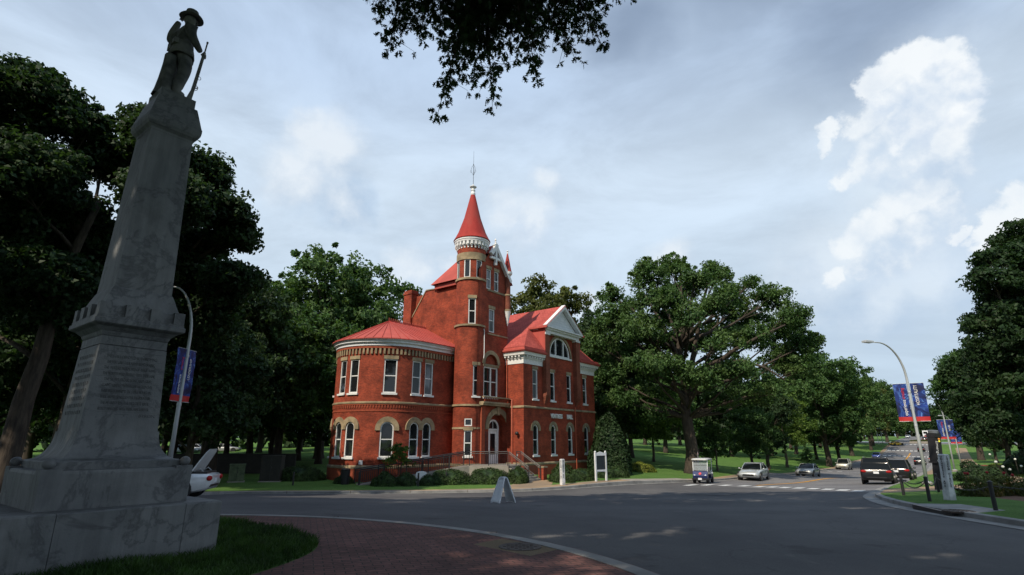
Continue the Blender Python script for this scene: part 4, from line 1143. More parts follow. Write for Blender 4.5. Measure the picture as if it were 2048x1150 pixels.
# check which side the sweep pushes to
def outward(pth, c):
    t = Vector(pth[1]) - Vector(pth[0]); n = Vector((t.y, -t.x)); mid = (Vector(pth[0]) + Vector(pth[1])) / 2 - Vector(c)
    return pth if n.dot(mid) > 0 else pth[::-1]
path = outward(path, (5, 5))
bsweep('water_table', path, [(-.1, -1.78), (.10, -1.78), (.10, -1.66), (.03, -1.58), (-.1, -1.58)], 'stone')
bsweep('plinth', path, [(-.1, -3.3), (.07, -3.3), (.07, -1.782), (-.1, -1.782)], 'brick_trim')
bsweep('string_course', path, [(-.1, 2.60), (.07, 2.60), (.07, 2.72), (.03, 2.76), (-.1, 2.76)], 'stone')
pl = outward([(2.7, 0), (0, 0), (0, 1.8)], (2, 3)); pr = outward([(8.2, 0), (BW, 0), (BW, BD)], (9, 5))
for p in (pl, pr):
    bsweep('frieze', p, [(-.05, 6.10), (.05, 6.10), (.05, 6.50), (-.05, 6.50)], 'white_paint')
    bsweep('cornice', p, [(-.05, 6.502), (.10, 6.502), (.12, 6.60), (.12, 6.74), (.34, 6.78), (.36, 6.90), (.42, 7.02), (-.05, 7.02)], 'white_paint')
    bsweep('gutter', p, [(-.05, 7.022), (.46, 7.022), (.54, 7.12), (.54, 7.22), (.40, 7.26), (.38, 7.42), (-.05, 7.42)], 'metal_roof')
dm = MB()
for q in np.arange(.1, 2.7, .36): dm.frame_box((0, 0), (1, 0), (0, -1), q, q + .14, 6.62, 6.735, .122, .30)
for q in np.arange(8.4, 11.3, .36): dm.frame_box((0, 0), (1, 0), (0, -1), q, q + .14, 6.62, 6.735, .122, .30)
for q in np.arange(.15, 1.6, .36): dm.frame_box((0, 0), (0, 1), (-1, 0), q, q + .14, 6.62, 6.735, .122, .30)
hob('dentil_band', dm, 'white_paint')
ps = []
for q0, q1 in ((2.68, 3.28), (7.66, 8.26)):
    pp = MB(); pp.frame_box((0, 0), (1, 0), (0, -1), q0, q1, 3.70, 8.84, -.05, .40)
    for j in range(6): pp.frame_box((0, 0), (1, 0), (0, -1), q0 + .04 * (5 - j), q1 - .04 * (5 - j), 3.0 + j * .1167, 3.0 + (j + 1) * .1167 - .001, -.05, .06 + j * .06)
    hob('buttress', pp, 'brick')
    pc = MB(); pc.frame_box((0, 0), (1, 0), (0, -1), q0 - .06, q1 + .06, 8.842, 9.02, -.05, .46); hob('capital', pc, 'white_paint')
# pediment
GY = -.62
pe = MB(); pe.box(2.78, 8.22, -.40, .3, 9.022, 9.30); pe.box(2.62, 8.38, -.56, .3, 9.302, 9.44); pe.box(2.46, 8.54, -.70, .3, 9.442, 9.56)
pe.box(2.58, 2.78, .302, 1.9, 9.302, 9.44)
hob('entablature', pe, 'white_paint')
tp = MB(); tp.frame_prism((0, 0), (1, 0), (0, -1), [(2.9, 9.562), (8.1, 9.562), (5.5, 11.55)], -.4, .25)
hob('tympanum', tp, 'sign_white')
pk = MB()
rake(pk, (0, 0), (1, 0), (0, -1), (5.5, 11.92), (2.44, 9.62), .30, .30, .68); rake(pk, (0, 0), (1, 0), (0, -1), (5.5, 11.92), (8.56, 9.62), .30, .295, .675)
hob('bargeboard', pk, 'white_paint')
pt = MB()
for j in range(1, 9):
    z = 9.56 + j * .22; hwz = (11.5 - z) / (11.5 - 9.56) * 2.45
    if hwz > .1: pt.frame_box((0, 0), (1, 0), (0, -1), LC - hwz, LC + hwz, z, z + .02, .25, .265)
hob('shingle_course', pt, 'white_paint')
# roof of the street block
mr = MB(); sl = .75; zf = lambda u: 7.42 + sl * (u + .4); ZR = zf(5.5)
hv = lambda u: .4 - (zf(u) - 7.42) / 1.3        # v on the hip for a given u
MLEFT = [(-.4, -.4, 7.42), (-.4, 10.4, 7.42), (5.5, 6.2, ZR), (5.5, -.74, ZR), (2.42, -.74, zf(2.42)), (2.42, -hv(2.42), zf(2.42))]
poly3(mr, *MLEFT)
poly3(mr, *[(11.0 - p[0], p[1], p[2]) for p in MLEFT][::-1][:]) if False else None
mir = lambda p: (11.0 - p[0], p[1], p[2])
poly3(mr, (11.8, -.4, zf(-.8)), (11.8, 10.4, zf(-.8)), mir(MLEFT[2]), mir(MLEFT[3]), mir(MLEFT[4]), mir(MLEFT[5]))
poly3(mr, (-.4, -.4, 7.42), (2.9, -.4, 7.42), (2.9, -hv(2.42), zf(2.42)), (2.42, -hv(2.42), zf(2.42)))
poly3(mr, (11.8, -.4, 7.12), (8.1, -.4, 7.42), (8.1, -hv(2.42), zf(2.42)), (8.58, -hv(2.42), zf(2.42)))
poly3(mr, (5.5, 6.2, ZR), (-.4, 10.4, 7.42), (11.4, 10.4, 7.42))
hob('roof', mr, 'shingle')
ck = MB(); ck.box(2.6, 2.7, -.38, 2.2, 7.5, 9.5); ck.box(8.3, 8.4, -.38, 2.2, 7.5, 9.5); hob('cheek_wall', ck, 'metal_roof')
ev = MB(); ev.box(2.34, 2.5, -.76, -hv(2.42) + .1, zf(2.42) - .16, zf(2.42) - .02); ev.box(8.5, 8.66, -.76, -hv(2.42) + .1, zf(2.42) - .16, zf(2.42) - .02)
hob('gutter', ev, 'metal_roof')
# rainwater pipes
def pipe(pts, m='pipe_red', r=.05):
    mb = MB(); mb.tube(pts, r, 8)
    for i in range(0): pass
    return hob('downpipe', mb, m, smooth=40)
pipe([(-3.62, 4.05, 7.0), (-3.62, 4.05, -2.9)]); pipe([(-.08, 1.1, -2.9), (-.08, 1.1, 3.25), (-.08, 1.72, 3.32)], r=.06); pipe([(7.62, -.10, 3.0), (7.62, -.10, -2.6)])
pipe([(-2.86, 1.80, 8.7), (-2.86, 1.74, 8.5), (-2.86, 1.74, 6.6), (-2.95, 1.70, 6.3)], 'white_paint', .03); pipe([(-.1, 1.62, 6.9), (-.1, 1.62, 3.4)], 'pipe_red', .045)
# lamp and lettering
lm = MB(); lm.sphere((-.22, .52, .62), .15, 8); lm.tube([(0, .52, .68), (-.22, .52, .68)], .03, 6); hob('wall_lamp', lm, 'iron', smooth=40)
bx = MB(); bx.frame_box((0, 0), (0, 1), (-1, 0), .55, .66, -1.1, -.95, 0, .06); hob('junction_box', bx, 'galvanised')
text('lettering', 'VENTRESS', 'letter_white', hall, (4.68, -.05, 2.06 - ZB), (1, 0, 0), (0, 0, 1), .50, .02, sx=.76, space=1.06, bold=.014)
text('lettering', 'HALL', 'letter_white', hall, (6.78, -.05, 2.06 - ZB), (1, 0, 0), (0, 0, 1), .50, .022, sx=.78, bold=.022)
# ------------------------------------------------------------------ trees and shrubs
def quads_mesh(name, V, material, parent=None):          # V: (n,4,3)
    n = len(V); me = bpy.data.meshes.new(name)
    me.vertices.add(n * 4); me.loops.add(n * 4); me.polygons.add(n)
    me.vertices.foreach_set('co', V.reshape(-1).astype(np.float32))
    me.loops.foreach_set('vertex_index', np.arange(n * 4, dtype=np.int32))
    me.polygons.foreach_set('loop_start', np.arange(0, n * 4, 4, dtype=np.int32))
    me.polygons.foreach_set('loop_total', np.full(n, 4, dtype=np.int32))
    me.update(calc_edges=True)
    return link_mesh(name, me, material, parent)
def unit(a): return a / np.maximum(np.linalg.norm(a, axis=-1, keepdims=True), 1e-9)
def leaves(rng, clumps, crad, per, size, centre, flat=.75, up=.3, aspect=.55):
    n = len(clumps) * per
    c = np.repeat(clumps, per, axis=0); r = np.repeat(crad, per)[:, None]
    d = unit(rng.normal(size=(n, 3))); rr = rng.random((n, 1)) ** .45
    p = c + d * r * rr * np.array([1, 1, flat])
    nrm = unit(d * .55 + np.array([0, 0, up]) + unit(p - centre) * .35 + rng.normal(size=(n, 3)) * .7)
    a = unit(np.cross(nrm, unit(rng.normal(size=(n, 3))))); b = np.cross(nrm, a)
    L = size * (.6 + .8 * rng.random((n, 1))); Wd = L * aspect
    tip = nrm * L * -.18
    return np.stack([p - a * L * .5 + tip, p - b * Wd * .5, p + a * L * .5 + tip, p + b * Wd * .5], 1)
def tree_meshes(name, seed, lobes, base_h, trunk_r, n_clump, crad, per, size, leafm, barkm='bark', flat=.75, lean=(0, 0), limbs=True, inner=.25, sprig=.13):
    """lobes: (cx, cy, cz, rx, ry, rz) in the tree's frame; returns unlinked-style template objects crown and trunk"""
    rng = np.random.default_rng(seed)
    lobes = np.array(lobes, float)
    vol = (lobes[:, 3] * lobes[:, 4] * lobes[:, 5]) ** (2 / 3.)
    pick = rng.choice(len(lobes), size=int(n_clump * 1.5), p=vol / vol.sum())
    d = unit(rng.normal(size=(len(pick), 3))); d[:, 2] = np.where(d[:, 2] < -.55, -d[:, 2] * .5, d[:, 2]); 
    rr = np.where(rng.random(len(pick)) < inner, rng.random(len(pick)) * .7, .66 + .46 * rng.random(len(pick)) ** 1.3)
    P = lobes[pick, :3] + d * lobes[pick, 3:] * rr[:, None]
    deep = np.zeros(len(P), bool)
    for l in lobes:
        q = (((P - l[:3]) / l[3:]) ** 2).sum(1); deep |= (q < .30) & (rng.random(len(P)) < .75)
    P = P[~deep][:n_clump]
    cr = crad * (.6 + .75 * rng.random(len(P)))
    k2 = int(len(P) * .22); q2 = rng.choice(len(lobes), size=k2, p=vol / vol.sum()); d2 = unit(rng.normal(size=(k2, 3)) + np.array([0, 0, .35]))
    P = np.concatenate([P, lobes[q2, :3] + d2 * lobes[q2, 3:] * (.92 + sprig * rng.random((k2, 1)))]); cr = np.concatenate([cr, crad * (.22 + .3 * rng.random(k2))])
    cen = lobes[:, :3].mean(axis=0)
    V = leaves(rng, P, cr, per, size, cen, flat)
    rs = random.Random(seed)
    mb = MB(); top = Vector((lean[0], lean[1], cen[2]))
    zb = base_h
    pts = []; k = 7
    for i in range(k + 1):
        t = i / k; z = t * (cen[2] + lobes[:, 5].max() * .3)
        pts.append((lean[0] * t * t + rs.uniform(-1, 1) * trunk_r * .35 * (t > 0), lean[1] * t * t + rs.uniform(-1, 1) * trunk_r * .35 * (t > 0), z - .25 * (i == 0)))
    rad = [trunk_r * (1.45 if i == 0 else (1.0 - .72 * (i / k) ** 1.2)) for i in range(k + 1)]
    pts.insert(1, (pts[0][0], pts[0][1], .45)); rad.insert(1, trunk_r * 1.05)
    mb.tube(pts, rad, 12)
    for li, l in enumerate(lobes):
        z0 = max(zb * .85, min(l[2] - l[5] * .6 - abs(l[0] - lean[0]) * .35 - abs(l[1] - lean[1]) * .35, pts[-2][2])); t = z0 / pts[-1][2]
        s = Vector((lean[0] * t * t, lean[1] * t * t, z0)); e = Vector(l[:3])
        if (e - s).length < .8: continue
        m = s.lerp(e, .5) + Vector((rs.uniform(-.3, .3), rs.uniform(-.3, .3), (e - s).length * -.04 + rs.uniform(-.2, .4)))
        r0 = trunk_r * (.20 + .15 * rs.random())
        mb.tube([s, s.lerp(m, .5) + Vector((0, 0, .1)), m, m.lerp(e, .6), e], [r0, r0 * .85, r0 * .6, r0 * .42, r0 * .22], 7)
        near = P[((((P - l[:3]) / l[3:]) ** 2).sum(1) < 1.3)]
        if len(near):
            for c in near[rng.choice(len(near), size=min(len(near), 9 if limbs else 3), replace=False)]:
                c = Vector(c); st = m.lerp(e, rs.uniform(.2, 1)); mid = st.lerp(c, .5) + Vector((0, 0, rs.uniform(-.1, .3)))
                mb.tube([st, mid, c], [r0 * .26, r0 * .16, r0 * .05], 5, cap=False)
    return V, mb
def auto_lobes(seed, Rr, base, top, n=9, squash=.8, ax=1.0):
    rs = random.Random(seed * 7 + 1); out = []; mid = (base + top) / 2; h = (top - base) / 2
    out.append((0, 0, mid, Rr * .55, Rr * .55, h * .62))
    out.append((rs.uniform(-.15, .15) * Rr, rs.uniform(-.15, .15) * Rr, top - h * .42, Rr * .42, Rr * .42, h * .42))
    for k in range(n):
        a = 2 * math.pi * (k + rs.uniform(-.3, .3)) / n; lev = (k % 3) / 2.0
        z = base + h * (.38 + 1.0 * lev) + rs.uniform(-.1, .1) * h
        fr = math.sqrt(max(.05, 1 - ((z - mid) / h) ** 2)); q = Rr * (.36 + .10 * rs.random()); rad = max(.1, Rr * fr - q * .75)
        out.append((math.cos(a) * rad * ax, math.sin(a) * rad, z, q, q, q * squash))
    return out
def make_tree(name, label, cat, pos, V, mb, leafm, barkm, group=None, rz=0):
    t = thing(name, label, cat, pos, rz, group)
    quads_mesh('crown', V, leafm, t)
    obj('trunk', mb, barkm, t, smooth='all')
    return t
def on_land(px, w, dz=0):
    x = (px - 1024) / 1131 * w; return (x, w, HL(x, w) - .05 + dz)

# the old spreading oak right of the hall; lobes measured across (x) and up (z)
HX = on_land(1379, 54)
HS = 1131 / 54.0
def ob(px, py, rx, rz, dy=0, ry=None):                 # lobe from its place in the crown
    p = aw(px, py, 54 + dy); q = rx / (1131 / (54 + dy))
    return (p.x - HX[0], dy, p.z - HX[2], q, ry or q * 1.0, rz / (1175 / (54 + dy)))
oak = [ob(1300, 560, 42, 46), ob(1345, 535, 34, 30, 3), ob(1230, 640, 44, 38), ob(1195, 690, 30, 40, 1), ob(1250, 720, 42, 34, 4), ob(1285, 660, 50, 40, -3), ob(1220, 590, 24, 22, 2),
       ob(1430, 560, 34, 38, 1), ob(1418, 620, 30, 30, -3), ob(1470, 620, 42, 36, 3), ob(1545, 600, 38, 32, 0), ob(1585, 640, 34, 36, -2), ob(1610, 690, 34, 32, 0), ob(1560, 720, 44, 34, 3),
       ob(1500, 680, 44, 34, -4), ob(1450, 740, 50, 30, 2), ob(1340, 740, 44, 32, -4), ob(1350, 640, 44, 40, 4), ob(1530, 780, 44, 26, -2), ob(1300, 790, 40, 22, 3), ob(1400, 690, 40, 34, 6), ob(1500, 800, 36, 22, 4)]
oak2 = [ob(1330, 600, 40, 34, 2), ob(1270, 610, 34, 30, 5), ob(1380, 580, 30, 26, 4), ob(1500, 570, 26, 22, 2), ob(1460, 590, 30, 26, 5), ob(1440, 670, 44, 34, 5), ob(1500, 640, 40, 34, 6), ob(1400, 760, 40, 26, -5), ob(1330, 690, 44, 36, 5), ob(1250, 670, 40, 36, 5), ob(1560, 670, 44, 36, 5), ob(1590, 740, 36, 28, 0), ob(1220, 760, 34, 28, 2), ob(1450, 800, 44, 22, 0), ob(1360, 545, 22, 18, 1), ob(1290, 530, 18, 14, 1), ob(1425, 535, 20, 16, 1)]
V, mb = tree_meshes('oak', 11, oak + oak2 + [ob(1380, 640, 34, 34, -6), ob(1330, 600, 34, 30, -5), ob(1440, 600, 34, 30, -5), ob(1390, 560, 30, 26, -3), ob(1290, 730, 40, 30, -5), ob(1480, 745, 40, 28, -6), ob(1240, 800, 34, 26, 0), ob(1300, 830, 34, 20, 1), ob(1200, 740, 26, 30, 3), ob(1430, 690, 30, 24, -7)], 6.0, .64, 2050, .74, 56, .27, 'leaf_oak', flat=.8, inner=.5, sprig=.24)
# big bare forks that show through the gaps
rs = random.Random(4)
def P54(px, py, dy=0):
    p = aw(px, py, 54 + dy); return (p.x - HX[0], dy, p.z - HX[2])
for pts, r in (([P54(1376, 790), P54(1385, 720, -.5), P54(1398, 650, -1), P54(1432, 640, -2)], [.36, .27, .2, .09]), ([P54(1398, 655, -1), P54(1404, 610, -1.5), P54(1420, 560, -2)], [.18, .13, .06]),
               ([P54(1378, 800), P54(1420, 740, -2), P54(1460, 705, -4), P54(1520, 672, -5.5), P54(1570, 650, -5)], [.30, .24, .19, .13, .06]), ([P54(1430, 735, -2.5), P54(1480, 720, -5), P54(1530, 735, -6), P54(1570, 760, -6)], [.18, .14, .10, .05]),
               ([P54(1374, 790), P54(1350, 700, -1), P54(1320, 640, -2), P54(1290, 590, -1)], [.30, .22, .15, .07]), ([P54(1374, 800), P54(1320, 745, -2), P54(1260, 720, -2)], [.22, .15, .07])):
    mb.tube(pts, r, 8, cap=False)
make_tree('oak_tree', 'huge spreading oak with thick forking limbs behind the golf cart', 'tree', HX, V, mb, 'leaf_oak', 'bark')

# near trees on the left, dark against the sky
L1 = on_land(22, 22)
def lob(o, w, px, py, rx, rz, dy=0):
    p = aw(px, py, w + dy); return (p.x - o[0], w + dy - o[1], p.z - o[2], rx / (1131 / w), rx / (1131 / w), rz / (1175 / w))
l1 = [lob(L1, 22, *a) for a in ((60, 200, 95, 80, 0), (-60, 260, 110, 90, 1), (150, 260, 90, 70, 1), (205, 330, 70, 70, 2), (40, 360, 110, 90, -2), (-40, 470, 110, 90, -1), (120, 440, 100, 70, 1), (190, 500, 80, 60, 2), (60, 560, 110, 60, -1), (220, 590, 70, 50, 3), (-90, 600, 100, 60, 1), (130, 640, 80, 40, 1))]
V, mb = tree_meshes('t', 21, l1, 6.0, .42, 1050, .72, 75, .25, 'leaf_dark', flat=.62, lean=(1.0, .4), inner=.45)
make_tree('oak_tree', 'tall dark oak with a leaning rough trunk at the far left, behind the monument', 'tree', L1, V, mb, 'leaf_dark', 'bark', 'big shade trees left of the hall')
L3 = on_land(285, 27.6)
l3 = [lob(L3, 26.0, *a) for a in ((400, 350, 55, 50, 0), (440, 430, 52, 48, 0), (470, 470, 42, 40, 1), (330, 400, 70, 70, -2.6), (390, 500, 60, 50, 2), (460, 560, 50, 36, 0), (350, 560, 70, 50, 2), (300, 300, 50, 60, -2.4), (290, 240, 28, 30, -2), (400, 640, 66, 40, 2), (440, 600, 40, 30, 1))]
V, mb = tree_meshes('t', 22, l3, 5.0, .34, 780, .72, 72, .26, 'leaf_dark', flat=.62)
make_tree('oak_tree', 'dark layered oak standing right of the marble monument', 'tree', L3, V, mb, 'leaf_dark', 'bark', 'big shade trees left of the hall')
L4 = on_land(120, 33)
V, mb = tree_meshes('t', 23, auto_lobes(23, 5.0, 4.5, 16.5), 4.5, .45, 420, .9, 60, .36, 'leaf_dark', flat=.65, lean=(.8, 0))
make_tree('oak_tree', 'dark oak with a bowed trunk seen just left of the monument base', 'tree', L4, V, mb, 'leaf_dark', 'bark', 'big shade trees left of the hall')

# shared kinds
def proto(seed, Rr, base, top, n_cl, crad, per, size, leafm, tr=.35, n=9, flat=.72, barkm='bark', squash=.85):
    V, mb = tree_meshes('p', seed, auto_lobes(seed, Rr, base, top, n, squash), base * .9, tr, n_cl, crad, per, size, leafm, flat=flat, limbs=False)
    return V, mb
KIND = {}
def kind(name, seed, leafm, barkm='bark', **k):
    V, mb = proto(seed, leafm=leafm, **k)
    KIND[name] = (V, mb, leafm, barkm, [None])
def plant(kd, label, px, w, scale=1.0, group=None, name='tree', rz=None, cat='tree', sz=None, pos=None, dz=0):
    V, mb, lm, bm_, root = KIND[kd]
    p = pos if pos else on_land(px, w, dz)
    rz = rz if rz is not None else (px * 1.7 + w) % 6.28
    sc = (scale, scale, sz or scale)
    if root[0] is None:
        root[0] = make_tree(name, label, cat, p, V, mb, lm, bm_, group, rz); root[0].scale = sc
        return root[0]
    o = dup(root[0], p, rz, label, sc, group); o.name = name
    if not group and 'group' in o: del o['group']
    return o
kind('broad', 31, 'leaf_oak', Rr=9, base=4, top=22, n_cl=620, crad=1.05, per=60, size=.46, tr=.5, n=12)
kind('broadb', 32, 'leaf_brown', Rr=7, base=5, top=22, n_cl=420, crad=1.0, per=56, size=.46, tr=.45, n=11)
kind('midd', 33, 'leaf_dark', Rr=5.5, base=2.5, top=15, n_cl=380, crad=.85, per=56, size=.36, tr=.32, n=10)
kind('mido', 34, 'leaf_oak', Rr=5.0, base=2.8, top=12, n_cl=360, crad=.75, per=56, size=.34, tr=.3, n=10)
kind('light', 35, 'leaf_light', Rr=3.4, base=2.0, top=9, n_cl=190, crad=.6, per=46, size=.26, tr=.16, n=9, barkm='bark_pale')
kind('small', 36, 'leaf_oak', Rr=1.9, base=.9, top=5.2, n_cl=120, crad=.42, per=40, size=.2, tr=.10, n=8, barkm='bark_pale')
kind('far', 37, 'leaf_oak', Rr=7, base=3, top=17, n_cl=240, crad=1.3, per=34, size=.7, tr=.45, n=10)
kind('fard', 38, 'leaf_dark', Rr=6.5, base=3, top=18, n_cl=240, crad=1.3, per=34, size=.7, tr=.42, n=10)
GB = 'trees in the grove left of the hall'
plant('broad', 'broad rounded green tree with its sunlit crown rising left of the round wing', 640, 68, 1.12, GB, sz=1.2)
plant('mido', 'dense dark tree whose crown reaches down beside the round wing', 560, 50, 1.25, GB, sz=1.2)
plant('midd', 'dark tree behind the green utility cabinet', 500, 56, 1.1, GB)
plant('midd', 'dark tree close against the back of the round wing', 640, 58, 1.05, GB, sz=.95)
plant('midd', 'dark tree right of the lamp post with the purple banner', 430, 44, 1.05, GB, sz=1.1)
plant('mido', 'mid green tree filling in behind the lamp post banner', 420, 62, 1.4, GB)
plant('broadb', 'tall brownish green tree whose top shows behind the tower', 1090, 78, 1.08, None, sz=1.16)
plant('broad', 'green tree between the hall roof and the spreading oak', 1180, 84, .82, None)
plant('midd', 'dark tree behind the left lamp post, shading the round wing', 0, 0, .80, GB, pos=(-19.8, 34.8, HL(-19.8, 34.8) - .05), sz=.82)
for i, (px, w, s, k) in enumerate(((330, 66, 1.0, 'midd'), (410, 72, 1.1, 'midd'), (455, 64, 1.0, 'midd'), (545, 70, 1.1, 'midd'), (600, 64, .9, 'midd'), (-30, 40, 1.2, 'midd'), (60, 52, 1.3, 'midd'), (180, 48, 1.3, 'midd'), (280, 56, 1.3, 'midd'), (350, 50, 1.2, 'midd'), (-120, 34, 1.3, 'midd'), (240, 74, 1.3, 'fard'), (110, 80, 1.2, 'fard'), (-10, 78, 1.2, 'fard'), (380, 84, 1.2, 'fard'), (520, 92, 1.1, 'fard'), (600, 96, 1.1, 'far'), (720, 90, .8, 'far'))):
    plant(k, 'dark tree in the shady grove, one of those seen only through or over the others', px, w, s, 'background trees of the shady grove')
# dark trees against the right end of the hall and over the lawn
plant('midd', 'dark leafy tree right against the far end of the hall', 1215, 62, 1.15, None, sz=1.15)
plant('midd', 'dark tree behind the broad evergreen bush', 1262, 74, 1.0, None)
plant('light', 'pale green young tree with a thin pale trunk on the lawn, nearest the hall', 1305, 66, .95, 'young trees on the lawn')
plant('light', 'yellowish green tree on the lawn beyond the silver sedan', 1568, 84, 1.25, 'young trees on the lawn')
plant('small', 'small green tree just right of the golf cart', 1430, 58, 1.0, 'young trees on the lawn', sz=.95)
plant('mido', 'low dark tree between the golf cart and the silver sedan', 1500, 66, .62, 'young trees on the lawn')
plant('midd', 'dark tree with a stout trunk behind the silver sedan', 1531, 77, .78, 'young trees on the lawn')
plant('mido', 'green tree with a pale flared trunk on the lawn behind the grey sedan', 1629, 116, 1.05, 'young trees on the lawn')
plant('mido', 'rounded dull green tree beside the parked champagne vehicle', 1672, 108, 1.05, 'young trees on the lawn')
plant('small', 'tiny pale green sapling on the lawn', 1610, 92, .62, 'young trees on the lawn')
for i, (px, w, s, k, lb) in enumerate(((1652, 98, .95, 'broad', 'tall dark green tree right of the spreading oak'), (1700, 150, 1.05, 'broad', 'broad green tree on the avenue behind the rounded dull green tree'), (1740, 172, .95, 'broadb', 'brownish tree on the left side of the avenue'),
        (1745, 190, 1.1, 'broad', 'broad tree on the left side of the avenue before the side street'), (1775, 215, 1.05, 'broad', 'tree at the side street corner above the yellow car'), (1797, 262, .8, 'far', 'last tree on the left of the avenue before the crest'))):
    plant(k, lb, px, w, s, 'trees along the left of the avenue')
for i, (px, w, s, k) in enumerate(((1330, 100, .9, 'far'), (1400, 112, .95, 'far'), (1460, 105, .95, 'fard'), (1540, 118, 1.0, 'far'), (1590, 135, 1.0, 'fard'), (1250, 108, 1.0, 'fard'), (1290, 130, 1.0, 'far'), (1360, 140, 1.0, 'fard'), (1440, 150, 1.0, 'far'), (1500, 160, 1.0, 'fard'), (1580, 170, 1.0, 'far'), (1640, 185, 1.0, 'far'), (1690, 205, 1.0, 'fard'), (1730, 240, 1.0, 'far'))):
    plant(k, 'tree in the wooded edge beyond the lawn', px, w, s, 'trees in the wooded edge beyond the lawn')
for i, (px, w, s, k) in enumerate(((1815, 330, .9, 'far'), (1838, 372, 1.0, 'far'), (1858, 350, .95, 'fard'), (1875, 330, 1.05, 'far'), (1893, 300, 1.0, 'fard'), (1800, 350, .9, 'fard'), (1826, 400, 1.1, 'fard'), (1848, 405, 1.1, 'far'))):
    plant(k, 'distant tree closing off the top of the avenue', px, w, s, 'distant trees closing the top of the avenue')
# right side of the avenue
R1 = on_land(2075, 42)
r1 = [lob(R1, 42, *a) for a in ((2010, 520, 58, 40, 0), (2060, 480, 60, 50, 2), (1985, 560, 42, 34, -1), (2040, 600, 80, 50, 1), (1995, 640, 55, 36, 0), (2060, 700, 90, 50, -1), (1990, 720, 60, 34, 1), (2030, 780, 90, 44, 0), (2100, 560, 80, 60, 2), (2120, 680, 80, 60, 0), (1985, 700, 40, 26, 3))]
V, mb = tree_meshes('t', 51, r1, 4.0, .45, 620, .85, 80, .33, 'leaf_dark', flat=.6)
make_tree('elm_tree', 'big dark tree with feathery drooping twigs at the right edge', 'tree', R1, V, mb, 'leaf_dark', 'bark')
R2 = on_land(1955, 136)
r2 = [lob(R2, 136, *a) for a in ((1925, 730, 36, 34, 0), (1900, 780, 34, 32, 1), (1950, 770, 50, 44, 3), (1905, 830, 30, 28, 0), (1950, 840, 50, 36, 0), (1985, 760, 46, 44, 4), (1890, 745, 18, 18, 0), (1970, 710, 34, 30, 2))]
V, mb = tree_meshes('t', 52, r2, 5.0, .7, 520, 1.6, 70, .62, 'leaf_oak', flat=.6)
make_tree('elm_tree', 'green tree with a low spreading crown beside the avenue path', 'tree', R2, V, mb, 'leaf_oak', 'bark')
plant('midd', 'dark tree on the right of the path, above the stone planter', 1985, 120, .9, 'trees right of the avenue'); plant('fard', 'dark tree far down on the right of the path', 1968, 175, 1.0, 'trees right of the avenue')
plant('midd', 'dark tree behind the flowering shrubs at the right edge', 2010, 60, .9, 'trees right of the avenue'); plant('fard', 'far dark tree behind the small banners', 1922, 212, .9, 'trees right of the avenue')
plant('fard', 'tree beyond the right-hand shrubs', 2040, 95, 1.0, 'trees right of the avenue'); plant('fard', 'tree beyond the frame on the right that shades the path', 2140, 60, 1.1, 'trees right of the avenue')

# shade trees of the circle, beside and behind the camera
kind('shade', 61, 'leaf_dark', Rr=8.0, base=9, top=22, n_cl=640, crad=1.1, per=52, size=.55, tr=.6, n=12)
for pos, s, lb in (((-22.5, 6.5), .9, 'tall oak outside the circle, left of the leaning trunk'), ((-30, -10), 1.05, 'tall oak outside the circle behind the monument side'), ((-13, -17), 1.05, 'tall oak behind the camera'), ((-40, 9), 1.1, 'tall oak farther west of the circle'), ((3, -22), 1.1, 'tall oak right behind the camera')):
    plant('shade', lb, 0, 0, s, 'shade trees of the circle', pos=(pos[0], pos[1], HL(*pos) - .05), rz=pos[0])
SB = (-13.2, 1.0, HL(-13.2, 1.0) - .05)
sbl = [(x - SB[0], y - SB[1], z - SB[2], r, r, r * .78) for x, y, z, r in ((-16, 5, 14.5, 4), (-11, 5.5, 15, 4.2), (-6, 5, 14.8, 4.2), (-9, 11, 18, 3.6), (-4.5, 11, 18.2, 3.6), (-13, 9, 17, 3.6), (-14, -1, 13.5, 4.6), (-8, -1, 14, 4.6), (-17, -4, 13, 4.5), (-11, -6, 14, 4.8), (-8, 3, 18.5, 4.4), (-13, 1, 18.5, 4.4), (-5.5, 0, 17, 4.2), (-19, 1, 14, 4))]
V, mb = tree_meshes('sb', 62, sbl, 8.5, .62, 900, 1.0, 56, .5, 'leaf_dark')
make_tree('oak_tree', 'tall oak standing over the monument, its crown above the picture', 'tree', SB, V, mb, 'leaf_dark', 'bark')

# the oak whose branch hangs into the top of the picture
OK_ = Vector((4.6, -4.6, HL(4.6, -4.6) - .05))
V, mb = tree_meshes('o', 71, [(x - 4.6, y + 4.6, z + 1.6, r, r, r * .78) for x, y, z, r in ((-1.5, 5.5, 15, 4.2), (3.5, 5, 14.6, 4.2), (8.5, 5, 14.6, 4.2), (0.5, 11, 18.2, 3.6), (5.5, 11, 18.2, 3.6), (10, 9.5, 17.5, 3.6), (-2, -1, 14, 4.6), (4, -1, 13.5, 4.6), (9.5, -1, 13.5, 4.6), (3, -7, 12, 5), (8, -7, 12.5, 4.6), (3, 2, 18.5, 4.6), (7.5, 2, 18, 4.4), (13, 3, 14.5, 4), (0, -4.5, 16, 4.5), (-4, -6, 15, 4.5), (0, -10, 14, 4.5))], 5.0, .55, 1250, .95, 52, .46, 'leaf_dark')
rng = np.random.default_rng(5); rs = random.Random(5)
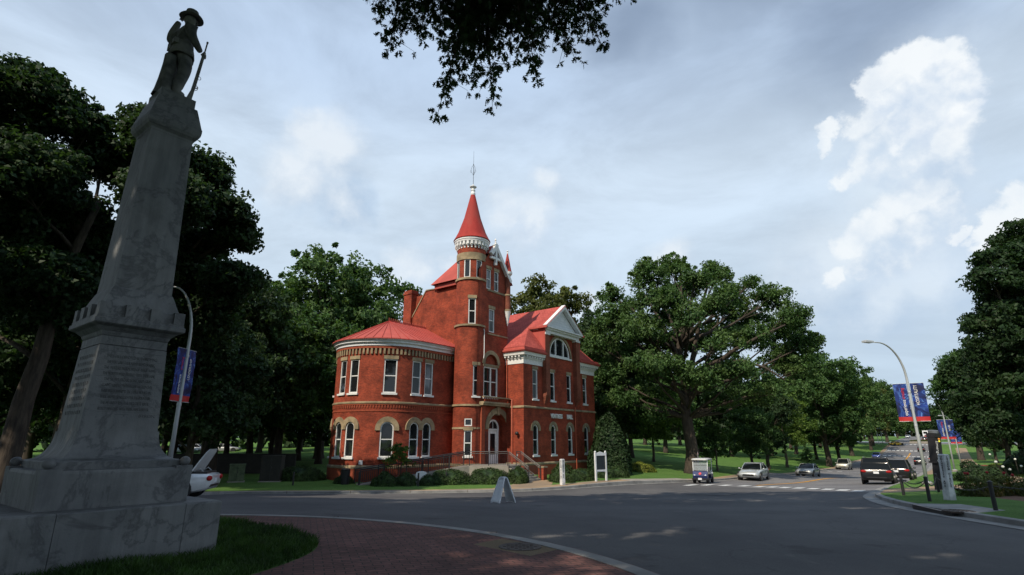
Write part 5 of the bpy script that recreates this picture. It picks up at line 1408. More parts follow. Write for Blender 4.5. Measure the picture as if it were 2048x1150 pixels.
tips = [((800, -60), (775, 110), 9.0), ((840, -80), (800, 60), 9.3), ((880, -60), (840, 80), 9.6), ((900, -90), (880, 75), 9.0), ((960, -60), (872, 240), 8.8), ((975, -60), (905, 150), 9.2), ((985, -70), (985, 215), 8.6), ((1010, -60), (945, 170), 9.0),
        ((1030, -70), (1075, 168), 8.8), ((1040, -80), (1020, 120), 9.4), ((1060, -60), (1070, 130), 9.7), ((1100, -60), (1150, 118), 9.0), ((1120, -70), (1205, 92), 8.9), ((1160, -80), (1180, 60), 9.4), ((1200, -90), (1250, 4), 9.2), ((770, -90), (760, 35), 9.5), ((1000, -80), (960, 60), 9.8), ((930, -80), (925, 90), 8.5), ((1085, -80), (1110, 60), 8.6), ((860, -90), (815, 20), 8.4), ((1140, -90), (1140, 40), 9.9), ((1010, -90), (1045, 60), 8.3), ((950, -80), (895, 100), 9.9), ((990, -50), (968, 110), 8.9)]
roots = []; LV = []
hub = aw(1000, -420, 8.2) - OK_
for (a, b, w) in tips:
    A_ = aw(*a, w) - OK_; B_ = aw(*b, w) - OK_
    M_ = A_.lerp(B_, .5) + Vector((rs.uniform(-.12, .12), rs.uniform(-.2, .2), rs.uniform(0, .12)))
    up_ = A_.lerp(hub, .5) + Vector((0, 0, .3))
    path = [hub, up_, A_, A_.lerp(M_, .6), M_, M_.lerp(B_, .55), B_]
    mb.tube(path, [.05, .035, .024, .018, .013, .009, .004], 6, cap=False)
    L = (B_ - A_).length; n = int(L / .06)
    for i in range(n + 1):
        t = i / max(n, 1); base_p = A_.lerp(M_, t * 2) if t < .5 else M_.lerp(B_, t * 2 - 1)
        spread = .40 * (1 - t) ** .8 + .07
        side = 5 if t < .5 else (3 if t < .8 else 1)
        for k in range(side):
            p = base_p + Vector((rs.gauss(0, spread * .75), rs.gauss(0, spread), rs.gauss(0, spread * .55)))
            if k or spread > .15: mb.tube([base_p, p], [.006, .003], 4, cap=False)
            d0 = (B_ - A_).normalized() * .7 + Vector((rs.uniform(-.7, .7), rs.uniform(-.7, .7), rs.uniform(-.7, .25)))
            for j in range(rs.choice((6, 7, 8))):     # a rosette of lobed oak leaves
                d = (d0 + Vector((rs.uniform(-1, 1), rs.uniform(-1, 1), rs.uniform(-1, .6))) * .85).normalized()
                q = d.cross(Vector((rs.uniform(-1, 1), rs.uniform(-1, 1), rs.uniform(-1, 1)))).normalized(); l = rs.uniform(.10, .17)
                s = p + d * .02
                LV.append([s, s + d * l * .45 + q * l * .13, s + d * l, s + d * l * .5 - q * l * .13])
                for sg, f in ((1, .3), (-1, .42), (1, .6), (-1, .72)):
                    c = s + d * l * f; e = (d * .55 + q * sg).normalized()
                    LV.append([c - d * l * .07, c + e * l * .26 - d * l * .03, c + e * l * .27 + d * l * .05, c + d * l * .10])
mb.tube([(0, 0, 7.0), tuple(Vector((0, 0, 7.0)).lerp(hub, .5) + Vector((0, 0, 1.1))), tuple(hub)], [.24, .15, .07], 8)
V = np.concatenate([V, np.array([[tuple(x) for x in q] for q in LV])])
make_tree('oak_tree', 'oak whose leafy branch hangs down into the top of the picture', 'tree', tuple(OK_), V, mb, 'leaf_dark', 'bark')

# ---- woods closing the horizon, read as one mass
def wood_belt(rng, pts, h0, h1, depth, dens, size):
    out = []
    for a, b in zip(pts, pts[1:]):
        a = np.array(a, float); b = np.array(b, float); L = np.hypot(*(b - a)); n = int(L * dens)
        t = rng.random(n); p = a + (b - a) * t[:, None]; nn = np.array([-(b - a)[1], (b - a)[0]]) / L
        s = p @ np.array([.11, .07]); hh = h0 + (h1 - h0) * (.5 + .3 * np.sin(s * 3.1 + 1) + .2 * np.sin(s * 7.7))
        p = p + nn * (rng.random(n) * depth)[:, None]; z = rng.random(n) ** .8 * hh
        P = np.stack([p[:, 0], p[:, 1], Hn(p[:, 0], p[:, 1]) + z], 1)
        out.append(leaves(rng, P, np.full(n, 1.1), 8, size, np.array([0., 0, 0]), .8, .12, .8))
    return np.concatenate(out)
rng = np.random.default_rng(77)
Wd = np.concatenate([wood_belt(rng, [(-190, 60), (-150, 120), (-95, 150), (-30, 165), (40, 185)], 10, 16, 12, 13, 1.9), wood_belt(rng, [(30, 190), (80, 215), (118, 252), (160, 310), (235, 420)], 10, 16, 12, 12, 1.9),
   wood_belt(rng, [(235, 420), (300, 470), (350, 440), (330, 400)], 10, 18, 14, 12, 2.2), wood_belt(rng, [(330, 400), (240, 260), (190, 150), (120, 60), (80, 10)], 9, 15, 10, 11, 1.9), wood_belt(rng, [(-120, 76), (-75, 97), (-40, 112), (4, 124)], 6, 10, 6, 14, 1.2)])
tag(quads_mesh('woods', Wd, 'leaf_dark'), kind='stuff')

# ---- bushes
def bush_meshes(seed, rx, ry, rz, n, size, rough=.10):
    rng = np.random.default_rng(seed)
    d = unit(rng.normal(size=(n, 3))); d[:, 2] = np.abs(d[:, 2]) * 1.0 - .12
    ph = rng.random(6) * 6.28
    bumpy = 1 + rough * (np.sin(d[:, 0] * 5 + ph[0]) * np.cos(d[:, 1] * 4 + ph[1]) + .6 * np.sin(d[:, 2] * 7 + ph[2] + d[:, 0] * 6))
    p = d * np.array([rx, ry, rz]) * (bumpy * (.86 + .16 * rng.random(n)))[:, None]
    nrm = unit(d + rng.normal(size=(n, 3)) * .6)
    a = unit(np.cross(nrm, unit(rng.normal(size=(n, 3))))); b = np.cross(nrm, a); L = size * (.6 + .8 * rng.random((n, 1)))
    V = np.stack([p - a * L * .5, p - b * L * .32, p + a * L * .5, p + b * L * .32], 1)
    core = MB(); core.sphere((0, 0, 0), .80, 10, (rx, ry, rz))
    for k in range(5):
        aa = k * 1.3; core.tube([(0, 0, -.1), (math.cos(aa) * rx * .4, math.sin(aa) * ry * .4, rz * .6)], .03, 5)
    return V, core
BK = {}
def bush_kind(nm, *a, leafm='leaf_box'): V, c = bush_meshes(*a); BK[nm] = [V, c, leafm, None]
bush_kind('box', 81, .95, .85, .92, 5200, .075); bush_kind('hedge', 82, 1.7, .85, .92, 8200, .075, .14); bush_kind('tall', 83, .85, .8, 1.35, 5200, .10, .16)
bush_kind('magnolia', 84, 1.9, 1.9, 5.6, 11000, .22, .12, leafm='leaf_magnolia'); bush_kind('yellow', 85, 1.3, 1.0, .95, 4200, .11, .18, leafm='leaf_yellow')
bush_kind('rose', 86, .8, .8, .75, 2600, .085, .30, leafm='leaf_rose'); bush_kind('dark', 87, 1.6, 1.4, 1.5, 5200, .13, .2, leafm='leaf_magnolia')
def bush(kd, label, pos, scale=1.0, rz=0.0, group=None, name='bush', cat='bush', sz=None):
    V, c, lm, root = BK[kd]
    p = (pos[0], pos[1], HL(pos[0], pos[1]) - .02)
    if root is None:
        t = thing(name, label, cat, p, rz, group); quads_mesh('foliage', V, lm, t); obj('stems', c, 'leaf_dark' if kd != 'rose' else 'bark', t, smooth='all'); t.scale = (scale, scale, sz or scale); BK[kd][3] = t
        if kd == 'rose': t.children[1].scale = (.5, .5, .7)
        return t
    o = dup(root, p, rz, label, (scale, scale, sz or scale), group); o.name = name
    if not group and 'group' in o: del o['group']
    return o
GH = 'clipped bushes along the ramp and the hall front'
bush('box', 'round clipped bush at the left end of the ramp, dark in the shade', (-8.15, 36.95), 1.0, 0, GH, 'boxwood')
bush('box', 'second round clipped bush from the foot of the ramp', (-6.85, 37.25), .95, 1, GH, 'boxwood')
bush('box', 'low round bush in front of the white cabinet', (-5.5, 37.5), .78, 2, GH, 'boxwood')
bush('hedge', 'long low clipped hedge along the middle of the ramp', (-4.2, 38.2), 1.0, .25, GH, 'hedge', sz=1.15)
bush('hedge', 'clipped hedge below the upper end of the ramp', (-1.6, 38.5), 1.0, .1, GH, 'hedge', sz=1.2)
bush('tall', 'upright shaggy bush beside the entrance steps', (.35, 38.75), .88, 0, GH, 'boxwood', sz=.82)
bush('tall', 'upright bush right of the brick stair pier', (3.6, 41.3), 1.0, 1, GH, 'boxwood', sz=.85)
bush('box', 'rounded bush behind the white street-name pillar', (3.4, 39.6), 1.0, 0, GH, 'boxwood')
bush('hedge', 'broad clipped hedge left of the white notice board', (4.9, 40.6), .82, .6, GH, 'hedge', sz=.95)
bush('box', 'round bush behind the white notice board', (7.0, 43.4), 1.05, 2, GH, 'boxwood')
bush('box', 'round bush at the right end of the clipped row', (8.3, 45.1), 1.0, 1, GH, 'boxwood')
bush('hedge', 'dark clipped hedge in the shade left of the round wing', (-14.8, 40.2), 1.05, .1, GH, 'hedge', sz=1.2)
bush('box', 'dark round bush under the round wing', (-11.2, 38.35), .75, .1, GH, 'boxwood')
bush('magnolia', 'tall dense cone-shaped evergreen bush at the corner of the hall', (8.5, 49.6), 1.0, 0, None, 'magnolia_bush')
bush('yellow', 'low yellow-green bush on the lawn beside the cone-shaped evergreen', (12.0, 53.5), 1.0, 0, None)
bush('dark', 'dark round bush under the right-hand trees, near the avenue path', (32.5, 40.0), 1.0, 0, None, sz=.9)
bush('dark', 'dark tall bush at the right edge', (33.5, 33.0), 1.25, 1, None, sz=1.5)
bush('dark', 'dark bush beside the path farther back', (42.5, 47.5), 1.2, 2, None, sz=1.3)
bush('yellow', 'pale green bush in the stone planter far down the path', (68.4, 80.5), 1.3, 2, None, sz=.9)
for i, (x, y, s) in enumerate(((17.9, 22.3, .9), (18.9, 22.9, .95), (19.9, 23.3, .9), (20.9, 23.7, .95), (21.9, 23.6, .9), (23.0, 23.9, .95), (24.2, 24.0, .9), (20.0, 21.8, .85), (21.6, 21.9, .9), (23.2, 21.9, .9))):
    bush('rose', 'low rose bush in the mulched bed behind the street pillar', (x, y), s, i * 1.1, 'rose bushes in the mulched bed', 'rose_bush')
fl_ = MB(); rs = random.Random(9)
for k in range(14):
    p = (rs.uniform(22.5, 27.5), rs.uniform(25.2, 26.6)); z = HL(*p)
hyd = thing('hydrangea', 'white hydrangea flower heads on tall stems at the right edge', 'flowering shrub', (25.3, 28.6, HL(25.3, 28.6)))
for k in range(9):
    x, y, z = rs.uniform(-1.4, 1.6), rs.uniform(-.4, .4), rs.uniform(.85, 1.7)
    st = MB(); st.tube([(x * .4, y * .4, -.1), (x, y, z)], .012, 5); obj('stem', st, 'bark', hyd)
    fh = MB(); fh.sphere((x, y, z), .05 + .02 * rs.random(), 5); obj('flower_head', fh, 'flower_white', hyd, smooth='all')
rd_ = thing('red_roses', 'red rose blooms over the low bushes behind the street pillar', 'flowers', (20.5, 23.2, HL(20.5, 23.2)), 0)
for k in range(10):
    x, y = rs.uniform(-2.5, 4), rs.uniform(-.6, .6); st = MB(); st.sphere((x, y, .72 + .14 * rs.random()), .055, 5); st.tube([(x, y, .1), (x, y, .72)], .008, 4); obj('bloom', st, 'flower_red', rd_, smooth='all')
# thin young tree in front of the round wing
V, mb = tree_meshes('y', 91, auto_lobes(91, 1.05, .9, 2.6, 6), .8, .045, 70, .26, 26, .14, 'leaf_light', flat=.5)
make_tree('young_tree', 'thin young tree with sparse light green leaves before the round wing', 'tree', (-7.6, 38.3, HL(-7.6, 38.3)), V, mb, 'leaf_light', 'bark_pale')

# ---- grass blades round the monument, where they can be told apart
rng = np.random.default_rng(3)
n = 90000
gx = rng.uniform(-10.5, -2.6, n); gy = rng.uniform(3.5, 13.2, n)
k = in_poly(gx, gy, island_grass); gx, gy = gx[k], gy[k]
MC = np.array([-5.96, 8.30]); r0 = np.array([gx - MC[0], gy - MC[1]])
u_ = np.abs(r0[0] * DX.x + r0[1] * DX.y); v_ = np.abs(r0[0] * NX.x + r0[1] * NX.y); k = ~((u_ < 1.22) & (v_ < 1.22)); gx, gy = gx[k], gy[k]
gz = Hn(gx, gy) + bump(gx, gy) + LIFT - .01; n = len(gx)
h = .06 + .08 * rng.random(n) + .05 * np.sin(gx * 3) * np.sin(gy * 2.3 + 1); h = np.maximum(h, .03)
a = rng.random(n) * 6.28; lean_ = (rng.normal(size=(n, 2)) * .35) * h[:, None]; wd = .0045 + .003 * rng.random(n)
dx = np.cos(a) * wd; dy = np.sin(a) * wd
B = np.stack([gx, gy, gz], 1); Tn = B + np.stack([lean_[:, 0] * .5, lean_[:, 1] * .5, h * .6], 1); Tp = B + np.stack([lean_[:, 0] * 1.3, lean_[:, 1] * 1.3, h], 1); Dd = np.stack([dx, dy, dx * 0], 1)
V = np.concatenate([np.stack([B - Dd, B + Dd, Tn + Dd * .8, Tn - Dd * .8], 1), np.stack([Tn - Dd * .8, Tn + Dd * .8, Tp + Dd * .1, Tp - Dd * .1], 1)])
tag(quads_mesh('grass', V, 'blade'), kind='stuff')
# ------------------------------------------------------------------ the marble monument
MZ = -1.63
mon = thing('monument', 'tall tapering grey marble monument with stepped base and carved verse', 'monument', (-5.96, 8.30, MZ), DANG)
def sq(prof, n=1):                                        # square lathe: prof (half side, z)
    mb = MB(); vs = []; m = len(prof)
    for s, z in prof: vs += [(-s, -s, z - MZ), (s, -s, z - MZ), (s, s, z - MZ), (-s, s, z - MZ)]
    fs = [(j * 4 + i, j * 4 + (i + 1) % 4, (j + 1) * 4 + (i + 1) % 4, (j + 1) * 4 + i) for j in range(m - 1) for i in range(4)]
    fs += [(3, 2, 1, 0), ((m - 1) * 4, (m - 1) * 4 + 1, (m - 1) * 4 + 2, (m - 1) * 4 + 3)]
    mb.add(vs, fs); return mb
def mob(name, mb, m='marble', smooth=False): return obj(name, mb, m, mon, smooth)
b = MB(); 
for x0, x1 in ((-1.22, -.72), (-.714, .73), (.736, 1.22)):
    b.add(sq([(1.22, -1.9), (1.22, -.85), (1.205, -.83)]).v[:0], [])
    zz = [(-1.95, 0), (-.85, 0), (-.83, .015)]
    vs = []
    for z, q in zz: vs += [(x0 + (q if x0 < -1.2 else 0), -1.22 + q, z - MZ), (x1 - (q if x1 > 1.2 else 0), -1.22 + q, z - MZ), (x1 - (q if x1 > 1.2 else 0), 1.22 - q, z - MZ), (x0 + (q if x0 < -1.2 else 0), 1.22 - q, z - MZ)]
    b.add(vs, [(j * 4 + i, j * 4 + (i + 1) % 4, (j + 1) * 4 + (i + 1) % 4, (j + 1) * 4 + i) for j in range(2) for i in range(4)] + [(8, 9, 10, 11)])
mob('base_block', b)
b = sq([(.872, -.829), (.885, -.40), (.875, -.36), (.835, -.355)]); mob('plinth_block', b)
for sx in (-1, 1):
    for sy in (-1, 1): b = MB(); b.box(min(sx * .66, sx * .885), max(sx * .66, sx * .885), min(sy * .66, sy * .885), max(sy * .66, sy * .885), -.40 - MZ, -.335 - MZ); mob('corner_slab', b)
for sx in (-1, 1):
    for sy in (-1, 1):
        b = MB(); b.sphere((sx * .80, sy * .80, -.275 - MZ), .072, 10, (1, 1, .92)); mob('stone_ball', b, smooth='all')
fl = [(.748, -.354), (.755, -.262), (.735, -.245)]
for k in range(13):
    t = k / 12; fl.append((.735 - .235 * math.sin(t * math.pi / 2) ** .8 if k else .735, -.244 + (.385) * (1 - math.cos(t * math.pi / 2)) ** .9))
mob('flared_base', sq(fl), smooth=30)
mob('inscribed_block', sq([(.483, .1405), (.436, 1.335), (.425, 1.345)]))
mob('neck_block', sq([(.418, 1.346), (.432, 1.352), (.430, 1.475), (.40, 1.48)]))
mob('cornice', sq([(.43, 1.481), (.44, 1.50), (.455, 1.54), (.52, 1.60), (.575, 1.625), (.592, 1.64), (.592, 1.70), (.572, 1.715), (.572, 1.75)]))
mob('parapet', sq([(.535, 1.751), (.520, 1.90), (.50, 1.93), (.41, 2.19), (.39, 2.225)]))
b = MB()
for q in (-.49, -.163, .163, .49):
    for sgn in (-1, 1):
        for ax in (0, 1):
            if ax == 1 and abs(q) > .45: continue
            w = .075
            if ax == 0: b.prism([(q - w, sgn * .44), (q + w, sgn * .44), (q + w, sgn * .574), (q - w, sgn * .574)] if sgn > 0 else [(q - w, -.574), (q + w, -.574), (q + w, -.44), (q - w, -.44)], 1.752 - MZ, 1.935 - MZ)
            else: b.prism([(.44, q - w), (.574, q - w), (.574, q + w), (.44, q + w)] if sgn > 0 else [(-.574, q - w), (-.44, q - w), (-.44, q + w), (-.574, q + w)], 1.752 - MZ, 1.935 - MZ)
mob('merlon', b)
mob('shaft', sq([(.388, 2.226), (.317, 4.94)]))
mob('capital', sq([(.320, 4.941), (.328, 4.98), (.345, 5.0), (.375, 5.03), (.398, 5.08), (.405, 5.14), (.405, 5.20), (.395, 5.22), (.312, 5.58), (.305, 5.60)]))
mob('statue_base', sq([(.272, 5.601), (.272, 5.78)]))
lines = ["THEY FELL DEVOTED BUT UNDYING;", "THE VERY GALE THEIR NAMES SEEM'D SIGHING;", "THE WATERS MURMUR'D OF THEIR NAME;", "THE WOODS WERE PEOPLED WITH THEIR FAME;", "THE SILENT PILLAR, LONE AND GRAY,",
         "CLAIM'D KINDRED WITH THEIR SACRED CLAY;", "THEIR SPIRITS WRAPP'D THE DUSKY MOUNTAIN;", "THEIR MEM'RY SPARKLED O'ER THE FOUNTAIN;", "THE MEANEST RILL, THE MIGHTIEST RIVER", "ROLL'D MINGLING WITH THEIR FAME FOREVER."]
noise_mat('marble_cut', (.105, .11, .115), (.075, .08, .085), 4, .8)
dz_ = 1.335 - .14; ns = Vector((0, -dz_, -(.483 - .436))).normalized(); upv = Vector((0, (.483 - .436), dz_)).normalized()
def facept(z, x=0, e=.002): s = .483 + (.436 - .483) * (z - .14) / dz_; return (x, -s - e, z - MZ)
for i, L in enumerate(lines):
    z = 1.185 - i * .082; w = .78
    o = text('inscription', L, 'marble_cut', mon, facept(z, 0), (1, 0, 0), upv, .066, .002, sx=min(1.15, w / (len(L) * .66 * .066)), space=1.0)
text('inscription', 'BYRON.', 'marble_cut', mon, facept(1.185 - 10.1 * .082, .31), (1, 0, 0), upv, .062, .002)
b = MB(); zc = 1.185 - 9.95 * .082; b.add([facept(zc, -.11, .003), facept(zc, .07, .003), facept(zc + .006, .07, .003), facept(zc + .006, -.11, .003)], [(0, 1, 2, 3)])
for z in (1.262,): b.add([facept(z, -.40, .003), facept(z, .40, .003), facept(z + .006, .40, .003), facept(z + .006, -.40, .003)], [(0, 1, 2, 3)])
for i in range(10):
    z = 1.185 - i * .082 - .041; b.add([facept(z, -.41, .0015), facept(z, .41, .0015), facept(z + .003, .41, .0015), facept(z + .003, -.41, .0015)], [(0, 1, 2, 3)])
mob('carved_rule', b, 'marble_cut')
b = MB()
for i in range(9):                                        # worn carved lines on the other face
    z = 1.17 - i * .10; s = .483 + (.436 - .483) * (z - .14) / dz_
    for k in range(9):
        y = -.34 + k * .078 + (i % 3) * .01
        b.box(-s - .006, -s + .0, y, y + .045, z - MZ, z + .05 - MZ)
mob('worn_inscription', b, 'marble')['kind'] = 'stuff'

# ------------------------------------------------------------------ the marble soldier
ST = Vector((-5.96, 8.30, 5.78))
sol = thing('statue', 'weathered marble statue of a standing soldier, hand raised to hat brim, rifle grounded', 'statue', tuple(ST), DANG)
noise_mat('statue_stone', (.13, .135, .14), (.055, .058, .062), 5, .8, bump=.4, bscale=30, c3=(.20, .20, .20), s3=2.2)
def skin(name, verts, edges, radii, parent, material, root=0, sub=2):
    me = bpy.data.meshes.new(name); me.from_pydata(verts, edges, []); o = link_mesh(name, me, material, parent)
    sk = o.modifiers.new('skin', 'SKIN'); sk.use_smooth_shade = True; sk.branch_smoothing = .4
    lay = me.skin_vertices[0] if me.skin_vertices else None
    if lay is None:
        return o
    for i, r in enumerate(radii):
        r = r if hasattr(r, '__len__') else (r, r)
        lay.data[i].radius = r; lay.data[i].use_root = i == root
    if sub: s = o.modifiers.new('sub', 'SUBSURF'); s.levels = sub; s.render_levels = sub
    return o
import bmesh
def skin_obj(name, verts, edges, radii, parent, material, root=0, sub=2):
    me = bpy.data.meshes.new(name); bm = bmesh.new()
    lay = bm.verts.layers.skin.new()
    vs = []
    for i, (v, r) in enumerate(zip(verts, radii)):
        bv = bm.verts.new(v); r = r if hasattr(r, '__len__') else (r, r); bv[lay].radius = r; bv[lay].use_root = i == root; vs.append(bv)
    for a, b_ in edges: bm.edges.new((vs[a], vs[b_]))
    bm.to_mesh(me); bm.free()
    o = link_mesh(name, me, material, parent)
    sk = o.modifiers.new('skin', 'SKIN'); sk.use_smooth_shade = True; sk.branch_smoothing = .5
    s = o.modifiers.new('sub', 'SUBSURF'); s.levels = sub; s.render_levels = sub
    return o
# x forward, y to his left
SV = [(0, 0, .98), (0, 0, 1.12), (.015, 0, 1.28), (.015, 0, 1.44), (.03, 0, 1.56), (.045, 0, 1.62), (.055, 0, 1.71), (.05, 0, 1.79),       # 0-7 pelvis..head
      (-.0, -.11, .92), (.06, -.12, .70), (.05, -.125, .50), (.0, -.13, .28), (-.02, -.13, .09), (.12, -.14, .045),                    # 8-13 right leg
      (-.02, .11, .92), (-.04, .12, .70), (-.07, .125, .50), (-.10, .13, .28), (-.12, .13, .09), (.02, .15, .045),                       # 14-19 left leg
      (.0, -.17, 1.45), (-.01, -.235, 1.36), (.02, -.285, 1.19), (.10, -.26, 1.12), (.20, -.19, 1.07), (.245, -.165, 1.055),               # 20-25 right arm
      (.0, .17, 1.45), (-.05, .26, 1.40), (-.10, .385, 1.33), (-.10, .37, 1.52), (-.07, .28, 1.70), (-.06, .25, 1.755)]                  # 26-31 left arm
SE = [(0, 1), (1, 2), (2, 3), (3, 4), (4, 5), (5, 6), (6, 7), (0, 8), (8, 9), (9, 10), (10, 11), (11, 12), (12, 13), (0, 14), (14, 15), (15, 16), (16, 17), (17, 18), (18, 19),
      (3, 20), (20, 21), (21, 22), (22, 23), (23, 24), (24, 25), (3, 26), (26, 27), (27, 28), (28, 29), (29, 30), (30, 31)]
SR = [(.17, .16), (.15, .15), (.17, .155), (.17, .14), .065, (.078, .075), (.10, .086), (.075, .07),
      .135, .125, .105, .10, .085, (.065, .05), .135, .125, .105, .10, .085, (.065, .05),
      .105, .098, .084, .072, .055, .046, .105, .098, .086, .074, .055, .044]
body = skin_obj('body', SV, SE, SR, sol, 'statue_stone', 0, 2)
# coat skirt, belt, collar
ct = MB()
prof = [(.18, 1.10), (.20, 1.10), (.205, 1.05), (.235, .95), (.255, .84), (.245, .84), (.19, .95)]
vs = []; m = 20
for r, z in prof:
    for i in range(m):
        a = 2 * math.pi * i / m; w = 1 + (.06 * math.sin(a * 5) if z < .95 else 0); vs.append((r * .82 * w * math.cos(a), r * 1.0 * w * math.sin(a), z))
ct.add(vs, [(j * m + i, j * m + (i + 1) % m, (j + 1) * m + (i + 1) % m, (j + 1) * m + i) for j in range(len(prof) - 1) for i in range(m)])
obj('coat', ct, 'statue_stone', sol, smooth='all')
bt = MB(); bt.lathe((0, 0, 0), [(.165, 1.09), (.178, 1.095), (.178, 1.14), (.165, 1.145)], 20); bt.v = [(x * .9, y * 1.0, z) for x, y, z in bt.v]
bt.box(-.20, -.13, -.16, -.04, 1.02, 1.12); bt.box(-.19, -.12, .03, .17, .98, 1.13)
obj('belt', bt, 'statue_stone', sol, smooth=35)
# face: nose, brow, chin, moustache, ears
fc = MB(); fc.sphere((.145, 0, 1.695), .022, 5, (1.1, .7, 1.2)); fc.sphere((.125, 0, 1.73), .035, 5, (.8, 1.5, .45)); fc.sphere((.12, 0, 1.628), .03, 5, (1, 1.1, .8)); fc.sphere((.135, 0, 1.662), .022, 5, (.8, 1.9, .5))
for sg in (-1, 1): fc.sphere((.05, sg * .083, 1.70), .026, 5, (.7, .45, 1.2)); fc.sphere((.128, sg * .03, 1.712), .010, 4)
obj('face', fc, 'statue_stone', sol, smooth='all')
hr = MB(); hr.sphere((.02, 0, 1.69), .10, 8, (.9, .92, .95)); obj('hair', hr, 'statue_stone', sol, smooth='all')
ht = MB(); vs = []; m = 28
for r, z, e in ((.0, 1.935, 0), (.06, 1.932, 0), (.095, 1.905, 0), (.108, 1.85, 0), (.112, 1.785, 0), (.185, 1.765, 1), (.192, 1.755, 1), (.185, 1.750, 1), (.11, 1.765, 0)):
    for i in range(m):
        a = 2 * math.pi * i / m; vs.append((.045 + r * 1.05 * math.cos(a), r * math.sin(a), z + (e * .028 * abs(math.sin(a)) ** 2 - e * .014)))
ht.add(vs, [(j * m + i, j * m + (i + 1) % m, (j + 1) * m + (i + 1) % m, (j + 1) * m + i) for j in range(8) for i in range(m)])
ht.lathe((.045, 0, 0), [(.114, 1.79), (.118, 1.795), (.118, 1.815), (.112, 1.82)], 24)
obj('hat', ht, 'statue_stone', sol, smooth='all')
# hands: palm, four fingers, thumb
def hand(name, palm0, palm1, fdir, side, curl, parent):
    p0 = Vector(palm0); p1 = Vector(palm1); f = (p1 - p0).normalized(); s = Vector(side).normalized(); c = Vector(curl).normalized()
    V = [p0, p1]; E = [(0, 1)]; Rr = [(.030, .018), (.036, .018)]
    for i, (o, l) in enumerate(((-.030, .065), (-.010, .075), (.010, .070), (.028, .055))):
        b0 = p1 + s * o; k = len(V)
        V += [b0 + f * .012, b0 + f * l * .45 + c * l * .18, b0 + f * l * .60 + c * l * .58, b0 + f * l * .38 + c * l * .92]
        Rr += [.0105, .0100, .0092, .0080]; E += [(1, k), (k, k + 1), (k + 1, k + 2), (k + 2, k + 3)]
    k = len(V); th = p0.lerp(p1, .45) - s * .034
    V += [th, th - s * .02 + f * .02 + c * .018, th - s * .012 + f * .045 + c * .038]; Rr += [.013, .0115, .009]; E += [(0, k), (k, k + 1), (k + 1, k + 2)]
    return skin_obj(name, [tuple(v) for v in V], E, Rr, parent, 'statue_stone', 0, 1)
hand('hand', (.245, -.165, 1.055), (.305, -.155, 1.045), None, (0, -.25, 1), (.2, 1, .1), sol)
hand('hand', (-.055, .245, 1.765), (-.02, .215, 1.815), None, (.8, .6, 0), (.3, -1, .1), sol)
# tree stump behind him
sp_ = MB(); vs = []
for z, r in ((0, .20), (.12, .17), (.35, .15), (.62, .135), (.80, .12), (.86, .06)):
    for i in range(14):
        a = 2 * math.pi * i / 14; q = r * (1 + .12 * math.sin(3 * a + z * 4)); vs.append((-.15 + q * .8 * math.cos(a), .02 + q * math.sin(a), z))
sp_.add(vs, [(j * 14 + i, j * 14 + (i + 1) % 14, (j + 1) * 14 + (i + 1) % 14, (j + 1) * 14 + i) for j in range(5) for i in range(14)] + [tuple(range(70, 84))])
obj('stump', sp_, 'statue_stone', sol, smooth='all')
# rifle: butt, stock, barrel, lock, trigger guard, sling ring
rf = bpy.data.objects.new('rifle', None)
bp_ = Vector((.21, -.135, .0)); mz = Vector((.335, -.125, 1.36)); dd = (mz - bp_).normalized(); sd = Vector((dd.z, 0, -dd.x))
rr_ = MB()
def rpoly(t0, w0, t1, w1, th=.02):
    a = bp_ + dd * t0; c = bp_ + dd * t1; y = Vector((0, th, 0))
    vs = [a - sd * w0[0] - y, a + sd * w0[1] - y, a + sd * w0[1] + y, a - sd * w0[0] + y, c - sd * w1[0] - y, c + sd * w1[1] - y, c + sd * w1[1] + y, c - sd * w1[0] + y]
    rr_.add([tuple(v) for v in vs], [(3, 2, 1, 0), (4, 5, 6, 7), (0, 1, 5, 4), (1, 2, 6, 5), (2, 3, 7, 6), (3, 0, 4, 7)])
rpoly(0, (.075, .02), .26, (.028, .022), .022); rpoly(.26, (.028, .022), .36, (.026, .026), .02); rpoly(.36, (.026, .026), 1.12, (.020, .020), .019)
rr_.tube([tuple(bp_ + dd * .5 + sd * .012), tuple(mz)], .013, 8); rr_.tube([tuple(mz - dd * .03), tuple(mz)], .018, 8)
rr_.tube([tuple(bp_ + dd * .33 + sd * .035), tuple(bp_ + dd * .37 + sd * .065)], .010, 6)
gp = [bp_ + dd * (.34 + .05 * math.cos(a)) - sd * 0 + sd * (.03 + .035 * abs(math.sin(a))) for a in np.linspace(0, math.pi, 8)]
rr_.tube([tuple(p) for p in gp], .006, 5)
gp = [bp_ + dd * (.56 + .035 * math.cos(a)) + sd * (.03 + .04 * math.sin(a)) for a in np.linspace(0, math.pi, 8)]; rr_.tube([tuple(p) for p in gp], .005, 5)
for t in (.62, .86, 1.08): rr_.tube([tuple(bp_ + dd * t), tuple(bp_ + dd * (t + .02))], .026, 8)
bpy.data.objects.remove(rf)
obj('rifle', rr_, 'statue_stone', sol, smooth=35)

